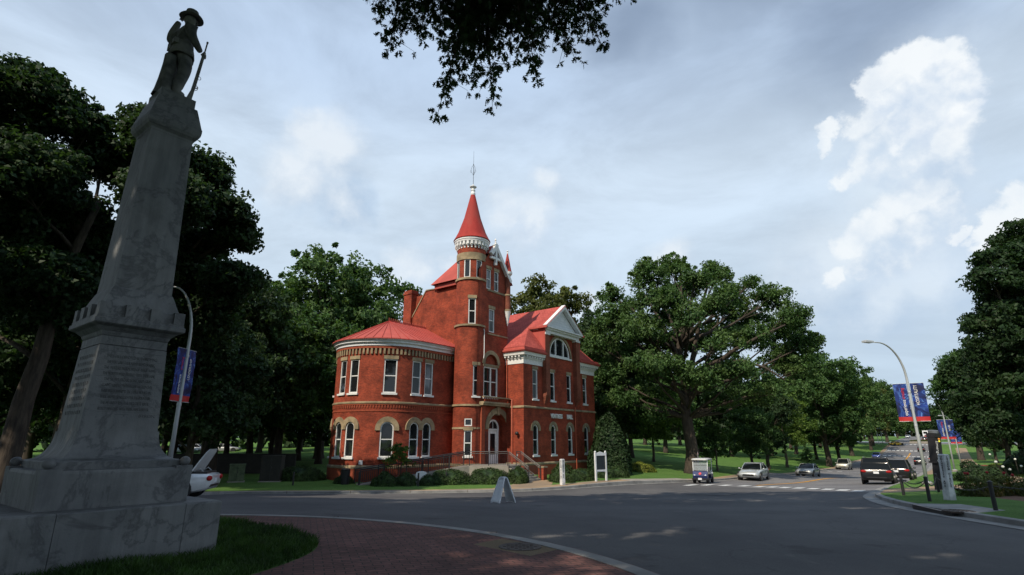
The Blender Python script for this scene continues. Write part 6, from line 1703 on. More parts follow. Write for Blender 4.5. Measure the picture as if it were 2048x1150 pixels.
# ------------------------------------------------------------------ lamp posts with banners
def lamp_post(label, pos, arm_dir, height, reach, banners, wtxt, group='street lamps with banners along the road'):
    t = thing('street_lamp', label, 'street lamp', pos, 0, group)
    a = Vector((arm_dir[0], arm_dir[1], 0)).normalized()
    fb = MB(); fb.lathe((0, 0, 0), [(.30, -.35), (.30, .16)], 20); obj('footing', fb, 'concrete', t, smooth=35)
    fb = MB(); fb.box(-.19, .19, -.19, .19, .161, .19); fb.lathe((0, 0, 0), [(.16, .19), (.12, .24)], 16)
    for sx in (-1, 1):
        for sy in (-1, 1): fb.lathe((sx * .14, sy * .14, 0), [(.025, .19), (.025, .25)], 6)
    obj('base_plate', fb, 'galvanised', t, smooth=35)
    zc = height * .74
    pts = [(0, 0, .19), (0, 0, height * .4), (0, 0, zc)]; rad = [.105, .088, .075]
    for k in range(1, 13):
        th = k / 12 * math.pi * .52; r = reach * .80
        pts.append((a.x * r * (1 - math.cos(th)), a.y * r * (1 - math.cos(th)), zc + (height - zc) * math.sin(th) / math.sin(math.pi * .5))); rad.append(.075 - .035 * k / 12)
    e = Vector(pts[-1]); pts.append(tuple(e + a * reach * .22 + Vector((0, 0, -.02)))); rad.append(.035)
    p = MB(); p.tube(pts, rad, 14); obj('pole', p, 'galvanised', t, smooth='all')
    j = MB(); 
    for z in (height * .40, height * .64): j.lathe((0, 0, 0), [(.095, z), (.10, z + .02), (.10, z + .1), (.095, z + .12)], 14)
    obj('collar', j, 'galvanised', t, smooth=35)
    hd = MB(); hc = Vector(pts[-1]) + a * .30; s = Vector((-a.y, a.x, 0))
    for z0, z1, l0, w0, l1, w1 in ((-.06, .05, .36, .17, .36, .17), (.05, .10, .36, .17, .28, .12)):
        vs = [tuple(hc + a * (l * q) + s * (w * r) + Vector((0, 0, z))) for z, l, w in ((z0, l0, w0), (z1, l1, w1)) for q, r in ((-1, -1), (1, -1), (1, 1), (-1, 1))]
        hd.add(vs, [(3, 2, 1, 0), (4, 5, 6, 7), (0, 1, 5, 4), (1, 2, 6, 5), (2, 3, 7, 6), (3, 0, 4, 7)])
    h = obj('lamp_head', hd, 'galvanised', t)
    ln = MB(); vs = [tuple(hc + a * (.26 * q) + s * (.12 * r) + Vector((0, 0, z))) for z in (-.075, -.062) for q, r in ((-1, -1), (1, -1), (1, 1), (-1, 1))]
    ln.add(vs, [(3, 2, 1, 0), (4, 5, 6, 7), (0, 1, 5, 4), (1, 2, 6, 5), (2, 3, 7, 6), (3, 0, 4, 7)]); obj('lens', ln, 'lens_clear', h)
    if banners:
        z0, z1, w, n, gap = banners
        n = Vector((n[0], n[1], 0)).normalized(); r = Vector((-n.y, n.x, 0))   # n faces the viewer, r to the viewer's right
        for sg in (-1, 1):
            bm_ = MB(); 
            for zz in (z0 - .01, z1 + .01): bm_.tube([tuple(r * sg * .05 + Vector((0, 0, zz))), tuple(r * sg * (gap + w) + Vector((0, 0, zz)))], .014, 6)
            br = obj('bracket', bm_, 'galvanised', t)
            def sheet(za, zb, nm, m, nseg=10):
                q = MB(); vs = []
                for d in (.004, -.004):
                    for j_ in range(nseg + 1):
                        for i_ in range(7):
                            u = i_ / 6; v = j_ / nseg; zz = za + (zb - za) * v
                            wv = .02 * math.sin(u * 3.0 + zz * 2.2) + .012 * math.sin(zz * 5 + u * 4)
                            vs.append(tuple(r * sg * (gap + w * u) + n * (d + wv) + Vector((0, 0, zz))))
                k = (nseg + 1) * 7
                fs = [(o + j_ * 7 + i_, o + j_ * 7 + i_ + 1, o + (j_ + 1) * 7 + i_ + 1, o + (j_ + 1) * 7 + i_) for o in (0, k) for j_ in range(nseg) for i_ in range(6)]
                q.add(vs, fs); return obj(nm, q, m, t, smooth='all')
            zr = z0 + (z1 - z0) * .115
            sh = sheet(zr, z1, 'banner', 'banner_blue'); sheet(z0, zr, 'banner_hem', 'banner_red', 2)
            mid = r * sg * (gap + w * .5) + n * .045
            L = z1 - z0
            if wtxt:
                if sg < 0:
                    text('lettering', 'experience', 'letter_white', t, tuple(mid + r * w * .12 + Vector((0, 0, zr + L * .03))), (0, 0, 1), tuple(-r), w * .36, .004, align='LEFT', sx=.86)
                    text('lettering', 'amazing', 'letter_red', t, tuple(mid + r * w * .12 + Vector((0, 0, zr + L * .47))), (0, 0, 1), tuple(-r), w * .36, .004, align='LEFT', sx=.86)
                else:
                    text('lettering', wtxt, 'letter_white', t, tuple(mid - r * w * .15 + Vector((0, 0, zr + L * .30))), (0, 0, 1), tuple(-r), w * .36, .004, align='LEFT', sx=.82)
    return t
def LP(px, py, w): x = (px - 1024) / 1131 * w; return (x, w, HL(x, w))
P1_ = (26.35, 36.6); back_ = (-.55, -.835)
B1 = (P1_[0], P1_[1], HL(*P1_) - .05)
lamp_post('nearest tall street lamp by the chain posts, with the blue HOSPITALITY banners', B1, (-.86, -.35), 9.0, 2.7, (3.95, 6.38, .74, back_, .10), 'HOSPITALITY')
B2 = (56.4, 73.0, HL(56.4, 73.0))
lamp_post('second street lamp beside the avenue, its blue banners behind the emergency phone', B2, (-.86, -.35), 9.0, 2.7, (3.95, 6.38, .74, back_, .10), 'VALUES')
B3 = (83.3, 106, HL(83.3, 106)); lamp_post('third street lamp on the avenue, blue banner partly hidden by the second', B3, (-.86, -.35), 9.0, 2.7, (3.95, 6.38, .74, back_, .10), None)
B4 = (112.5, 143, HL(112.5, 143)); lamp_post('fourth street lamp on the avenue, far off with a small banner', B4, (-.86, -.35), 9.0, 2.7, (3.95, 6.38, .74, back_, .10), None)
B0 = (-15.35, 25.6, HL(-15.35, 25.6)); lamp_post('street lamp right of the monument with the blue LEADERSHIP banners', B0, (-.95, -.35), 9.35, 1.25, (3.95, 6.35, .62, (1.0, -.02), .10), 'LEADERSHIP')
B5 = (132.0, 201.5, HL(132.0, 201.5)); lamp_post('distant lamp post with a small blue banner above the yellow car', B5, (.8, .2), 9.0, 2.5, (4.2, 6.6, .74, (-.3, -.95), .1), None)

# ------------------------------------------------------------------ street furniture on the right corner
def lean_by(t, deg, rz):
    from mathutils import Quaternion
    t.rotation_euler = (Quaternion((0, 1, 0), R(deg)) @ Quaternion((0, 0, 1), rz)).to_euler()
def pillar_sign(label, pos, rz, left, right, mat_='sign_pillar_white', h=1.62, tilt=0):
    t = thing('street_name_pillar', label, 'street sign', pos, rz, 'white street-name pillars')
    w = .115
    b = MB(); b.box(-w, w, -w, w, -.2, h - .03); b.add([(-w, -w, h - .03), (w, -w, h - .03), (w, w, h - .03), (-w, w, h - .03), (-w + .03, -w + .03, h), (w - .03, -w + .03, h), (w - .03, w - .03, h), (-w + .03, w - .03, h)], [(0, 1, 5, 4), (1, 2, 6, 5), (2, 3, 7, 6), (3, 0, 4, 7), (4, 5, 6, 7)])
    obj('post', b, mat_, t)
    b = MB(); b.box(-w - .01, w + .01, -w - .01, w + .01, -.2, h * .2); obj('footing', b, mat_, t)
    for txt_, (ox, oy), rt in ((left, (-w - .004, 0), (0, -1, 0)), (right, (0, -w - .004), (1, 0, 0))):
        z = h - .10
        st_ = (h * .74) / max(len(txt_), 14)
        for ch_ in txt_:
            if ch_ != ' ': text('lettering', ch_, 'letter_black', t, (ox, oy, z), rt, (0, 0, 1), st_ * 1.12, .003, sx=1.25, bold=.003)
            z -= st_
    lean_by(t, tilt, rz)
    return t
g = (15.17, 20.13); pillar_sign('white street-name pillar at the right corner reading UNIVERSITY AVE. and LYCEUM CIRCLE', (*g, HL(*g)), R(12), 'UNIVERSITY AVE.', 'LYCEUM CIRCLE', h=1.52, tilt=3.4)
g = (3.30, 37.6); pillar_sign('white street-name pillar on the lawn in front of the hall', (*g, HL(*g)), R(35), 'LYCEUM CIRCLE', 'UNIVERSITY AVE.')

# emergency phone tower
g = (21.4, 28.9)
em = thing('emergency_phone', 'tall black emergency phone pillar with white lettering and an orange light', 'emergency phone', (*g, HL(*g)), R(20))
b = MB(); b.box(-.16, .16, -.16, .16, -.2, 1.0); obj('base', b, 'black_plastic', em)
b = MB(); b.box(-.13, .17, -.13, .17, 1.0, 1.25); b.box(-.23, .20, -.19, .19, 1.25, 2.52); obj('body', b, 'black_plastic', em)
b = MB(); b.box(-.25, .22, -.22, .22, 2.521, 2.72); obj('cap', b, 'black_plastic', em)
b = MB(); b.lathe((-.015, 0, 0), [(.23, 2.721), (.23, 2.84), (.20, 2.88), (0, 2.89)], 16); obj('beacon', b, 'blind_glass', em, smooth=35)
b = MB(); b.box(-.06, .12, -.205, -.191, 2.26, 2.50); pn = obj('call_panel', b, 'brown_box', em)
b = MB(); b.box(-.04, .09, -.213, -.206, 2.42, 2.49); obj('orange_light', b, 'lamp_orange', pn)
b = MB(); b.sphere((.03, -.21, 2.34), .05, 6, (1.3, .4, .8)); obj('call_light', b, 'lamp_yellow', pn, smooth='all')
text('lettering', 'Emergency', 'letter_white', em, (-.135, -.196, 1.82), (0, 0, -1), (1, 0, 0), .25, .004, sx=.95)

lean_by(em, 5, R(20))
# black bollards and hanging chain
def bollard(label, pos, h=.95, grp='black posts carrying the chain at the corner'):
    b = MB(); b.lathe((0, 0, 0), [(.055, -.2), (.055, h - .04), (.06, h - .04), (.06, h - .01), (.035, h + .015), (0, h + .02)], 12)
    o = obj('bollard', b, 'iron', smooth=35); o.location = pos; return tag(o, label, 'bollard', grp)
bl_ = [(G(1808, 991), 'black post at the corner of the walk, leftmost of the chain posts', .74), (G(1860, 1003), 'black chain post in front of the tall street lamp', .78), (G(1878, 984.5), 'black chain post at the left foot of the emergency phone', .78), (G(1992, 1021), 'black post nearest the right edge carrying the chain', .76)]
bpos = []
for p, lb, h in bl_: bollard(lb, tuple(p), h); bpos.append(Vector((p.x, p.y, p.z + h - .12)))
off_ = Vector((17.2, 15.2)); offp = Vector((17.2, 15.6, HL(17.2, 15.6) + .8)); bollard('black chain post just beyond the right edge', (17.2, 15.6, HL(17.2, 15.6)), .95)
def chain(label, a, b, sag):
    m = MB(); pts = []; n = 26
    for i in range(n + 1):
        t = i / n; p = a.lerp(b, t); p.z -= sag * 4 * t * (1 - t); pts.append(p)
    for i in range(n):
        d = pts[i + 1] - pts[i]; c = (pts[i] + pts[i + 1]) / 2; u = d.normalized(); s = u.cross(Vector((0, 0, 1))).normalized()
        if i % 2: s = u.cross(s)
        ring = [c + u * math.cos(q) * d.length * .62 + s * math.sin(q) * .02 for q in np.linspace(0, 2 * math.pi, 9)]
        m.tube([tuple(x) for x in ring], .0085, 4, cap=False)
    return tag(obj('chain', m, 'iron', smooth='all'), label, 'chain', 'chains hanging between the black posts')
chain('black chain between the two leftmost corner posts', bpos[0], bpos[1], .28)
chain('upper black chain between the two leftmost corner posts', bpos[0] + Vector((0, 0, .03)), bpos[1] + Vector((0, 0, .03)), .17)
chain('black chain running back to the post at the emergency phone', bpos[1], bpos[2], .25)
chain('black chain from the emergency phone post to the right-hand post', bpos[2], bpos[3], .30)
chain('black chain leaving the picture at the right edge', bpos[3], offp, .18)
for px, py, lb in ((585.5, 971, 'short black post on the grass left of the round wing'), (717, 970.5, 'short black post at the foot of the ramp railing'), (836, 973, 'short black post before the white cabinet'), (892, 970, 'short black post before the clipped hedge')):
    p = G(px, py); bollard(lb, tuple(p), .80, 'short black posts along the kerb')
# far path furniture
g = (69.5, 81.5); t = thing('stone_planter', 'low curved stone planter beside the far end of the path', 'planter', (*g, HL(*g)))
b = MB(); b.lathe((0, 0, 0), [(2.3, -.2), (2.3, .38), (2.35, .40), (2.35, .50), (2.0, .50), (2.0, .3)], 24); obj('planter_wall', b, 'brick_far', t, smooth=35); b = MB(); b.lathe((0, 0, 0), [(2.0, .42), (0, .46)], 24); obj('soil', b, 'soil', t)

# ------------------------------------------------------------------ A-frame sign on the road
g = (-.36, 23.7)
af = thing('a_frame_sign', 'white plastic A-frame sign standing open on the road', 'sandwich board', (*g, H(*g)), R(24))
def panel(sg, mt='sign_white'):
    b = MB(); hw0, hw1 = .33, .20; y0 = sg * .42; z1 = 1.08
    def pt(u, z, d): 
        t = z / z1; hw = hw0 + (hw1 - hw0) * t; return (sg * 0 + (y0 * (1 - t) + sg * .03 * t) + sg * d, u * hw, z)
    pl = [(-1, 0), (-.72, 0), (-.68, .05), (.68, .05), (.72, 0), (1, 0), (1, 1.0), (.9, 1.06), (.5, 1.08), (-.5, 1.08), (-.9, 1.06), (-1, 1.0)]
    vs = [pt(u, z, d) for d in (0, .035) for u, z in pl]; k = len(pl)
    b.add(vs, [tuple(range(k)), tuple(range(2 * k - 1, k - 1, -1))] + [(i, k + i, k + (i + 1) % k, (i + 1) % k) for i in range(k)])
    # raised rim
    for u0, u1, z0, z1_ in ((-1, -.86, .06, 1.0), (.86, 1, .06, 1.0), (-.86, .86, .86, .90), (-.86, .86, .10, .14)):
        vs = [pt(u, z, d) for d in (.036, .052) for u, z in ((u0, z0), (u1, z0), (u1, z1_), (u0, z1_))]
        b.add(vs, [(3, 2, 1, 0), (4, 5, 6, 7), (0, 1, 5, 4), (1, 2, 6, 5), (2, 3, 7, 6), (3, 0, 4, 7)])
    if sg > 0:
        for z in np.arange(.2, .9, .1):
            vs = [pt(u, z_, d) for d in (-.015, -.001) for u, z_ in ((-.8, z), (.8, z), (.8, z + .012), (-.8, z + .012))]
            b.add(vs, [(3, 2, 1, 0), (4, 5, 6, 7), (0, 1, 5, 4), (1, 2, 6, 5), (2, 3, 7, 6), (3, 0, 4, 7)])
    return obj('panel', b, mt, af)
panel(-1); panel(1)
b = MB(); b.tube([(0, -.16, 1.05), (0, .16, 1.05)], .03, 8); obj('hinge', b, 'sign_white', af)
text('lettering', '3 7 7', 'letter_black', af, (-.112, 0, 1.0), (0, -1, 0), (.28, 0, .96), .13, .003)
af.rotation_euler = (0, 0, R(38)); af.scale = (.93, .93, .93)

noise_mat('board_dark', (.016, .022, .030), (.03, .04, .05), 4, .35)
# notice board on two posts
g = (6.25, 40.3)
nb = thing('notice_board', 'white framed notice board with a dark panel on two white posts before the hall', 'notice board', (*g, HL(*g)), R(38))
for x in (-.52, .52):
    b = MB(); b.box(x - .055, x + .055, -.055, .055, -.2, 1.92); b.sphere((x, 0, 1.96), .07, 6); obj('post', b, 'sign_white', nb)
b = MB(); b.box(-.464, .464, -.04, .04, .66, .76); b.box(-.464, .464, -.04, .04, 1.70, 1.86)
b.frame_prism((0, 0), (1, 0), (0, -1), [(-.46, 1.862), (.46, 1.862), (.2, 1.92), (0, 1.97), (-.2, 1.92)], -.03, .03); b.frame_prism((0, 0), (1, 0), (0, -1), [(-.46, .54), (-.36, .62), (.36, .62), (.46, .54), (.46, .658), (-.46, .658)], -.03, .03); obj('frame', b, 'sign_white', nb)
b = MB(); b.box(-.463, .463, -.02, .02, .762, 1.698); pn = obj('panel', b, 'plain_blue', nb)
pn.data.materials.clear(); pn.data.materials.append(MATS['board_dark'])
# white cabinet by the ramp
g = (-6.95, 38.3); wc = thing('white_cabinet', 'small white cabinet with rounded top between the bushes below the ramp', 'cabinet', (*g, HL(*g)), R(10))
g = (-5.95, 37.7); wc.location = (*g, HL(*g))
b = MB(); b.frame_prism((0, 0), (1, 0), (0, -1), [(-.36, -.1), (.36, -.1), (.36, .68), (.30, .78), (.12, .83), (-.12, .83), (-.30, .78), (-.36, .70)], -.25, .25); obj('cabinet_body', b, 'sign_white', wc)
b = MB(); b.box(-.26, .26, -.262, -.251, .1, .6); obj('cabinet_door', b, 'white_paint', wc)

# ------------------------------------------------------------------ entrance ramp, steps and railing
rz0 = lambda p: HL(*p)
A_ = Vector((-9.85, 37.0)); B_ = Vector((-3.0, 40.35)); Q_ = Vector((-.25, 40.1)); T_ = Vector((.6, 41.2)); ZL = -1.65
bk_ = Vector((-.47, .88)) * 1.2
rp = thing('entrance_ramp', 'concrete ramp and landing rising to the arched door', 'ramp', (A_.x, A_.y, HL(*A_)))
o_ = Vector((A_.x, A_.y, HL(*A_)))
def loc(p, z): return (p[0] - o_.x, p[1] - o_.y, z - o_.z)
b = MB(); za = HL(*A_) + .01
vs = [loc(A_, za), loc(B_, ZL), loc(B_ + bk_, ZL), loc(A_ + bk_, za)] + [loc(A_, za - .5), loc(B_, ZL - 1.5), loc(B_ + bk_, ZL - 1.5), loc(A_ + bk_, za - .5)]
b.add(vs, [(0, 1, 2, 3), (7, 6, 5, 4), (0, 4, 5, 1), (1, 5, 6, 2), (2, 6, 7, 3), (3, 7, 4, 0)]); obj('ramp_slope', b, 'concrete', rp)
b = MB(); land = [B_, Q_, T_, Vector((.55, 42.9)), Vector((-.6, 44.3)), Vector((-2.4, 43.2)), B_ + bk_ + Vector((.3, .1))]
b.prism([(p.x - o_.x, p.y - o_.y) for p in land], ZL - 1.5 - o_.z, ZL + .002 - o_.z); obj('landing', b, 'concrete', rp)
stp = thing('entrance_steps', 'concrete steps with a brick pier leading up to the entrance landing', 'steps', (T_.x, T_.y, HL(*T_)))
q0 = Vector((Q_.x, Q_.y)); t0 = Vector((T_.x, T_.y)); run = Vector((.62, -.36)).normalized()
run = Vector((NX.x, NX.y)); nst = 6; zb = HL(2.3, 39.6); 
b = MB()
for k in range(nst):
    z1 = ZL - (ZL - zb) * (k + 1) / (nst + 1); d0 = .30 * k; d1 = .30 * (k + 1)
    pl_ = [q0 + run * d0, q0 + run * d1, t0 + run * d1, t0 + run * d0]
    b.prism([(p.x - T_.x, p.y - T_.y) for p in pl_], zb - .6 - stp.location.z, z1 - stp.location.z)
obj('step', b, 'concrete', stp)
pp = t0 + run * 1.75 + Vector((DX.x, DX.y)) * .28; b = MB(); pz = HL(*pp) - stp.location.z
b.box(pp.x - T_.x - .22, pp.x - T_.x + .22, pp.y - T_.y - .22, pp.y - T_.y + .22, pz - .3, pz + .80, rot=DANG); obj('pier', b, 'brick', stp)
b = MB(); b.box(pp.x - T_.x - .26, pp.x - T_.x + .26, pp.y - T_.y - .26, pp.y - T_.y + .26, pz + .801, pz + .90, rot=DANG); obj('pier_cap', b, 'stone', stp)
def railing(label, pts, post_every=1.55, h=.95, bars=.13, double=True):
    o = Vector(pts[0]); t = thing('railing', label, 'railing', tuple(o), 0, 'black iron railings of the entrance')
    P = [Vector(p) - o for p in pts]
    rl = MB(); 
    rl.tube([p + Vector((0, 0, h)) for p in P], .036, 6); rl.tube([p + Vector((0, 0, h - .12)) for p in P], .024, 6); rl.tube([p + Vector((0, 0, .10)) for p in P], .018, 6)
    obj('rail', rl, 'iron', t)
    bb = MB(); posts = []
    for a, c in zip(P, P[1:]):
        L = (c - a).length; n = max(1, round(L / post_every))
        for i in range(n + 1): posts.append(a.lerp(c, i / n))
        m = int(L / bars)
        for i in range(1, m): 
            p = a.lerp(c, i / m); bb.tube([p + Vector((0, 0, .10)), p + Vector((0, 0, h - .12))], .013, 4, cap=False)
    obj('bars', bb, 'iron', t)
    seen_ = []
    for p in posts:
        if any((p - q).length < .1 for q in seen_): continue
        seen_.append(p); m = MB(); m.box(p.x - .03, p.x + .03, p.y - .03, p.y + .03, p.z - .35, p.z + h + .02); obj('post', m, 'iron', t)
    return t
r3 = lambda p, z: (p[0], p[1], z)
railing('long black railing along the front of the ramp and landing', [r3(A_ + Vector((.05, .12)), za), r3(B_ + Vector((0, .12)), ZL), r3(Q_ + Vector((-.05, .1)), ZL)])
railing('black railing on the wall side of the ramp', [r3(A_ + bk_ * .95, za), r3(B_ + bk_ * .9, ZL)])
zs_ = ZL - (ZL - zb) * 6 / 7
railing('short black railing down the left side of the steps', [r3(q0 + run * .05, ZL), r3(q0 + run * 1.75, zb)], 1.7)
railing('short black railing down the right side of the steps', [r3(t0 - run * .35, ZL), r3(t0 + run * .05, ZL), r3(t0 + run * 1.75, zb)], 1.7)

# ------------------------------------------------------------------ utility boxes left of the wing
def cabinet(label, pos, rz, w, d, h, m, lidm=None):
    t = thing('utility_box', label, 'utility box', pos, rz)
    b = MB(); b.box(-w / 2, w / 2, -d / 2, d / 2, -.1, h - .08); obj('box_body', b, m, t)
    b = MB(); b.box(-w / 2 - .03, w / 2 + .03, -d / 2 - .03, d / 2 + .03, h - .079, h); obj('box_lid', b, m, t)
    b = MB(); b.box(-w / 2 - .06, w / 2 + .06, -d / 2 - .06, d / 2 + .06, -.2, .05); obj('pad', b, 'concrete', t)
    b = MB(); b.box(-.01, .01, -d / 2 - .008, -d / 2 - .001, .1, h - .15); b.box(.04, .07, -d / 2 - .03, -d / 2 - .001, h * .5, h * .5 + .15); obj('door_seam', b, 'black_plastic', t)
    return t
p = on_land(482, 39); cabinet('green metal utility cabinet on the grass left of the hall', (p[0], p[1], p[2] + .05), R(25), .95, .95, 1.15, 'dark_green_box')
p = on_land(551, 39.5); cabinet('taller brown utility cabinet beside the green one', (p[0], p[1], p[2] + .05), R(10), 1.3, 1.1, 1.7, 'brown_box')
p = on_land(515, 46); wl = thing('screen_wall', 'low dark wall behind the utility cabinets', 'wall', (p[0], p[1], p[2]), R(3)); b = MB(); b.box(-6.5, 3.2, -.1, .1, -.3, 1.5); obj('wall_panel', b, 'brown_box', wl); b = MB(); b.box(-6.6, 3.3, -.16, .16, 1.501, 1.58); obj('coping', b, 'brown_box', wl)
p = (-12.0, 38.6); tb = thing('trash_bin', 'black slatted litter bin by the left end of the round wing', 'litter bin', (-10.9, 37.6, HL(-10.9, 37.6)))
b = MB(); b.lathe((0, 0, 0), [(.24, 0), (.27, .85), (.25, .86), (.22, .05)], 20); obj('bin_body', b, 'iron', tb, smooth=35)
b = MB()
for k in range(20):
    a = 2 * math.pi * k / 20; b.tube([(math.cos(a) * .26, math.sin(a) * .26, .02), (math.cos(a) * .29, math.sin(a) * .29, .9)], .012, 4)
obj('slats', b, 'iron', tb); b = MB(); b.lathe((0, 0, 0), [(.30, .88), (.31, .93), (.2, 1.0), (.12, 1.0), (.12, .93)], 20); obj('bin_lid', b, 'iron', tb, smooth=35)
# picnic table and benches far off in the grove
p = on_land(22, 44); pt_ = thing('picnic_table', 'dark picnic table on the sunlit grass far left', 'picnic table', p, .3)
b = MB(); b.box(-.9, .9, -.38, .38, .72, .77); obj('table_top', b, 'bark', pt_); b = MB(); b.box(-.9, .9, -.85, -.58, .43, .47); b.box(-.9, .9, .58, .85, .43, .47); obj('bench_seat', b, 'bark', pt_)
b = MB()
for x in (-.65, .65): b.tube([(x, -.75, 0), (x, -.2, .72)], .04, 4); b.tube([(x, .75, 0), (x, .2, .72)], .04, 4)
obj('leg', b, 'bark', pt_)
# ------------------------------------------------------------------ vehicles (local: x forward, z up, wheels on z = 0)
def car(kindn, label, pos, heading, paint, group='vehicles on the avenue', L=4.7, W=1.82, Hh=1.45, nm=None, plate=True, detail=True, open_boot=False, cat=None):
    nm = nm or {'sedan': 'sedan', 'suv': 'suv', 'coupe': 'sports_car', 'van': 'van'}[kindn]
    t = thing(nm, label, cat or nm.replace('_', ' '), pos, heading, group)
    hl = L / 2; hw = W / 2
    if kindn == 'sedan':   st = [(-1, .52, .86, .80), (-.97, .36, .93, .90), (-.80, .22, .97, .97), (-.55, .2, .96, 1), (-.2, .2, .93, 1), (.25, .2, .93, 1), (.45, .2, .91, .99), (.70, .22, .83, .97), (.90, .26, .74, .91), (.98, .34, .66, .80), (1, .42, .58, .74)]; gh = (-.78, -.40, .12, .47); beltk = .93
    elif kindn == 'suv':   st = [(-1, .50, 1.0, .86), (-.98, .38, 1.04, .94), (-.90, .28, 1.08, .98), (-.55, .26, 1.06, 1), (0, .26, 1.04, 1), (.35, .26, 1.03, 1), (.50, .26, 1.02, .99), (.80, .28, .95, .95), (.95, .32, .88, .88), (1, .44, .74, .80)]; gh = (-.97, -.84, .16, .45); beltk = 1.02
    elif kindn == 'coupe': st = [(-1, .50, .84, .82), (-.95, .34, .90, .93), (-.7, .2, .90, .99), (-.3, .18, .86, 1), (.1, .18, .84, 1), (.4, .18, .82, 1), (.7, .2, .74, .97), (.92, .24, .64, .88), (1, .36, .52, .74)]; gh = (-.80, -.35, .05, .42); beltk = .85
    else:                  st = [(-1, .4, 1.1, .9), (-.97, .3, 1.15, .98), (0, .3, 1.15, 1), (.6, .3, 1.12, 1), (.9, .3, 1.0, .95), (1, .42, .85, .86)]; gh = (-.97, -.93, .55, .80); beltk = 1.12
    b = MB(); vs = []; n = 11
    for x, z0, z1, wf in st:
        X = x * hl; h = hw * wf; zm = z0 + (z1 - z0) * .45
        half = [(0, z0), (h * .82, z0), (h * .96, z0 + .07), (h, zm), (h * .985, z1 - .12), (h * .90, z1 - .015), (h * .72, z1 + .012), (0, z1 + .035)]
        ring = [(-y, z) for y, z in half[::-1]][:-1] + half[1:] if False else [(y, z) for y, z in half] + [(-y, z) for y, z in half[-2:0:-1]]
        n = len(ring); vs += [(X, y, z) for y, z in ring]
    m = len(st)
    fs = [(i * n + k, i * n + (k + 1) % n, (i + 1) * n + (k + 1) % n, (i + 1) * n + k) for i in range(m - 1) for k in range(n)]
    fs += [tuple(range(n - 1, -1, -1)), tuple(range((m - 1) * n, m * n))]
    b.add(vs, fs); body = obj('body', b, paint, t, smooth=50)
    # glasshouse
    g0, g1, g2, g3 = [q * hl for q in gh]; wb = hw * .90; wt_ = hw * .70; zt = Hh; zb = beltk - .06
    g = MB(); rows = [(g0, g3, wb, zb), (g0 + (g1 - g0) * .42, g3 + (g2 - g3) * .42, wb - (wb - wt_) * .30, zb + (zt - zb) * .5), (g0 + (g1 - g0) * .82, g3 + (g2 - g3) * .80, wb - (wb - wt_) * .75, zb + (zt - zb) * .85), (g1, g2, wt_, zt - .045)]
    vs = []
    for xr, xf, w_, z in rows: vs += [(xr, -w_ * .92, z), (xr + .10, -w_, z), (xf - .16, -w_, z), (xf, -w_ * .86, z), (xf, w_ * .86, z), (xf - .16, w_, z), (xr + .10, w_, z), (xr, w_ * .92, z)]
    g.add(vs, [(j * 8 + i, j * 8 + (i + 1) % 8, (j + 1) * 8 + (i + 1) % 8, (j + 1) * 8 + i) for j in range(3) for i in range(8)])
    obj('windows', g, 'car_glass', t, smooth=35)
    r = MB(); vs = []
    for j, (ex, z, f) in enumerate(((.035, zt - .05, 1.0), (.03, zt - .02, .98), (-.08, zt, .80))):
        w_ = wt_ + ex; vs += [(g1 - ex, -w_ * .9, z), (g1 + .12, -w_, z), (g2 - .12, -w_, z), (g2 + ex, -w_ * .86, z), (g2 + ex, w_ * .86, z), (g2 - .12, w_, z), (g1 + .12, w_, z), (g1 - ex, w_ * .9, z)]
    r.add(vs, [(j * 8 + i, j * 8 + (i + 1) % 8, (j + 1) * 8 + (i + 1) % 8, (j + 1) * 8 + i) for j in range(2) for i in range(8)] + [tuple(range(7, -1, -1)), tuple(range(16, 24))])
    # pillars
    def pil(xb, xt, w=.035):
        for s in (-1, 1): r.tube([(xb, s * (wb * .985), zb), ((xb + xt) / 2 + (xt - xb) * .0, s * (wb - (wb - wt_) * .42), (zb + zt) / 2), (xt, s * (wt_ + .005), zt - .04)], w, 5)
    pil(g3 - .08, g2 - .06); pil(g0 + .06, g1 + .06, .06 if kindn != 'coupe' else .05); pil((g0 + g3) / 2 - .02, (g1 + g2) / 2 - .02, .032)
    if kindn == 'suv': pil(g0 + .75, g1 + .62, .035)
    obj('roof', r, paint, t, smooth=35)
    rw = .335 if kindn != 'suv' else .375
    wx = (hl * .63, -hl * .60)
    for X in wx:
        for s in (-1, 1):
            ty = MB(); ty.lathe((X, s * (hw - .11), rw), [(rw * .62, -.105), (rw * .95, -.105), (rw, -.07), (rw, .07), (rw * .95, .105), (rw * .62, .105)], 20, axis='y'); w_o = obj('wheel', ty, 'rubber', t, smooth=35)
            ri = MB(); ri.lathe((X, s * (hw - .11), rw), [(rw * .64, s * .02), (rw * .64, s * .098), (rw * .58, s * .104), (rw * .55, s * .06), (rw * .20, s * .07), (rw * .16, s * .10), (0, s * .10)], 20, axis='y')
            for k in range(5):
                a = 2 * math.pi * k / 5; c_, s_ = math.cos(a), math.sin(a); p0 = (X + c_ * rw * .12, s * (hw - .015), rw + s_ * rw * .12); p1 = (X + c_ * rw * .58, s * (hw - .02), rw + s_ * rw * .58); ri.tube([p0, p1], .03, 4)
            obj('rim', ri, 'chrome', w_o, smooth=35)
            ar = MB(); ar.lathe((X, s * (hw - .02), rw + .02), [(0, -.10), (rw + .07, -.10), (rw + .07, .012), (rw + .045, .022)], 20, axis='y'); obj('wheel_arch', ar, 'black_plastic', t, smooth=35)
    zf = st[-2][2]; hf = hw * st[-2][3]
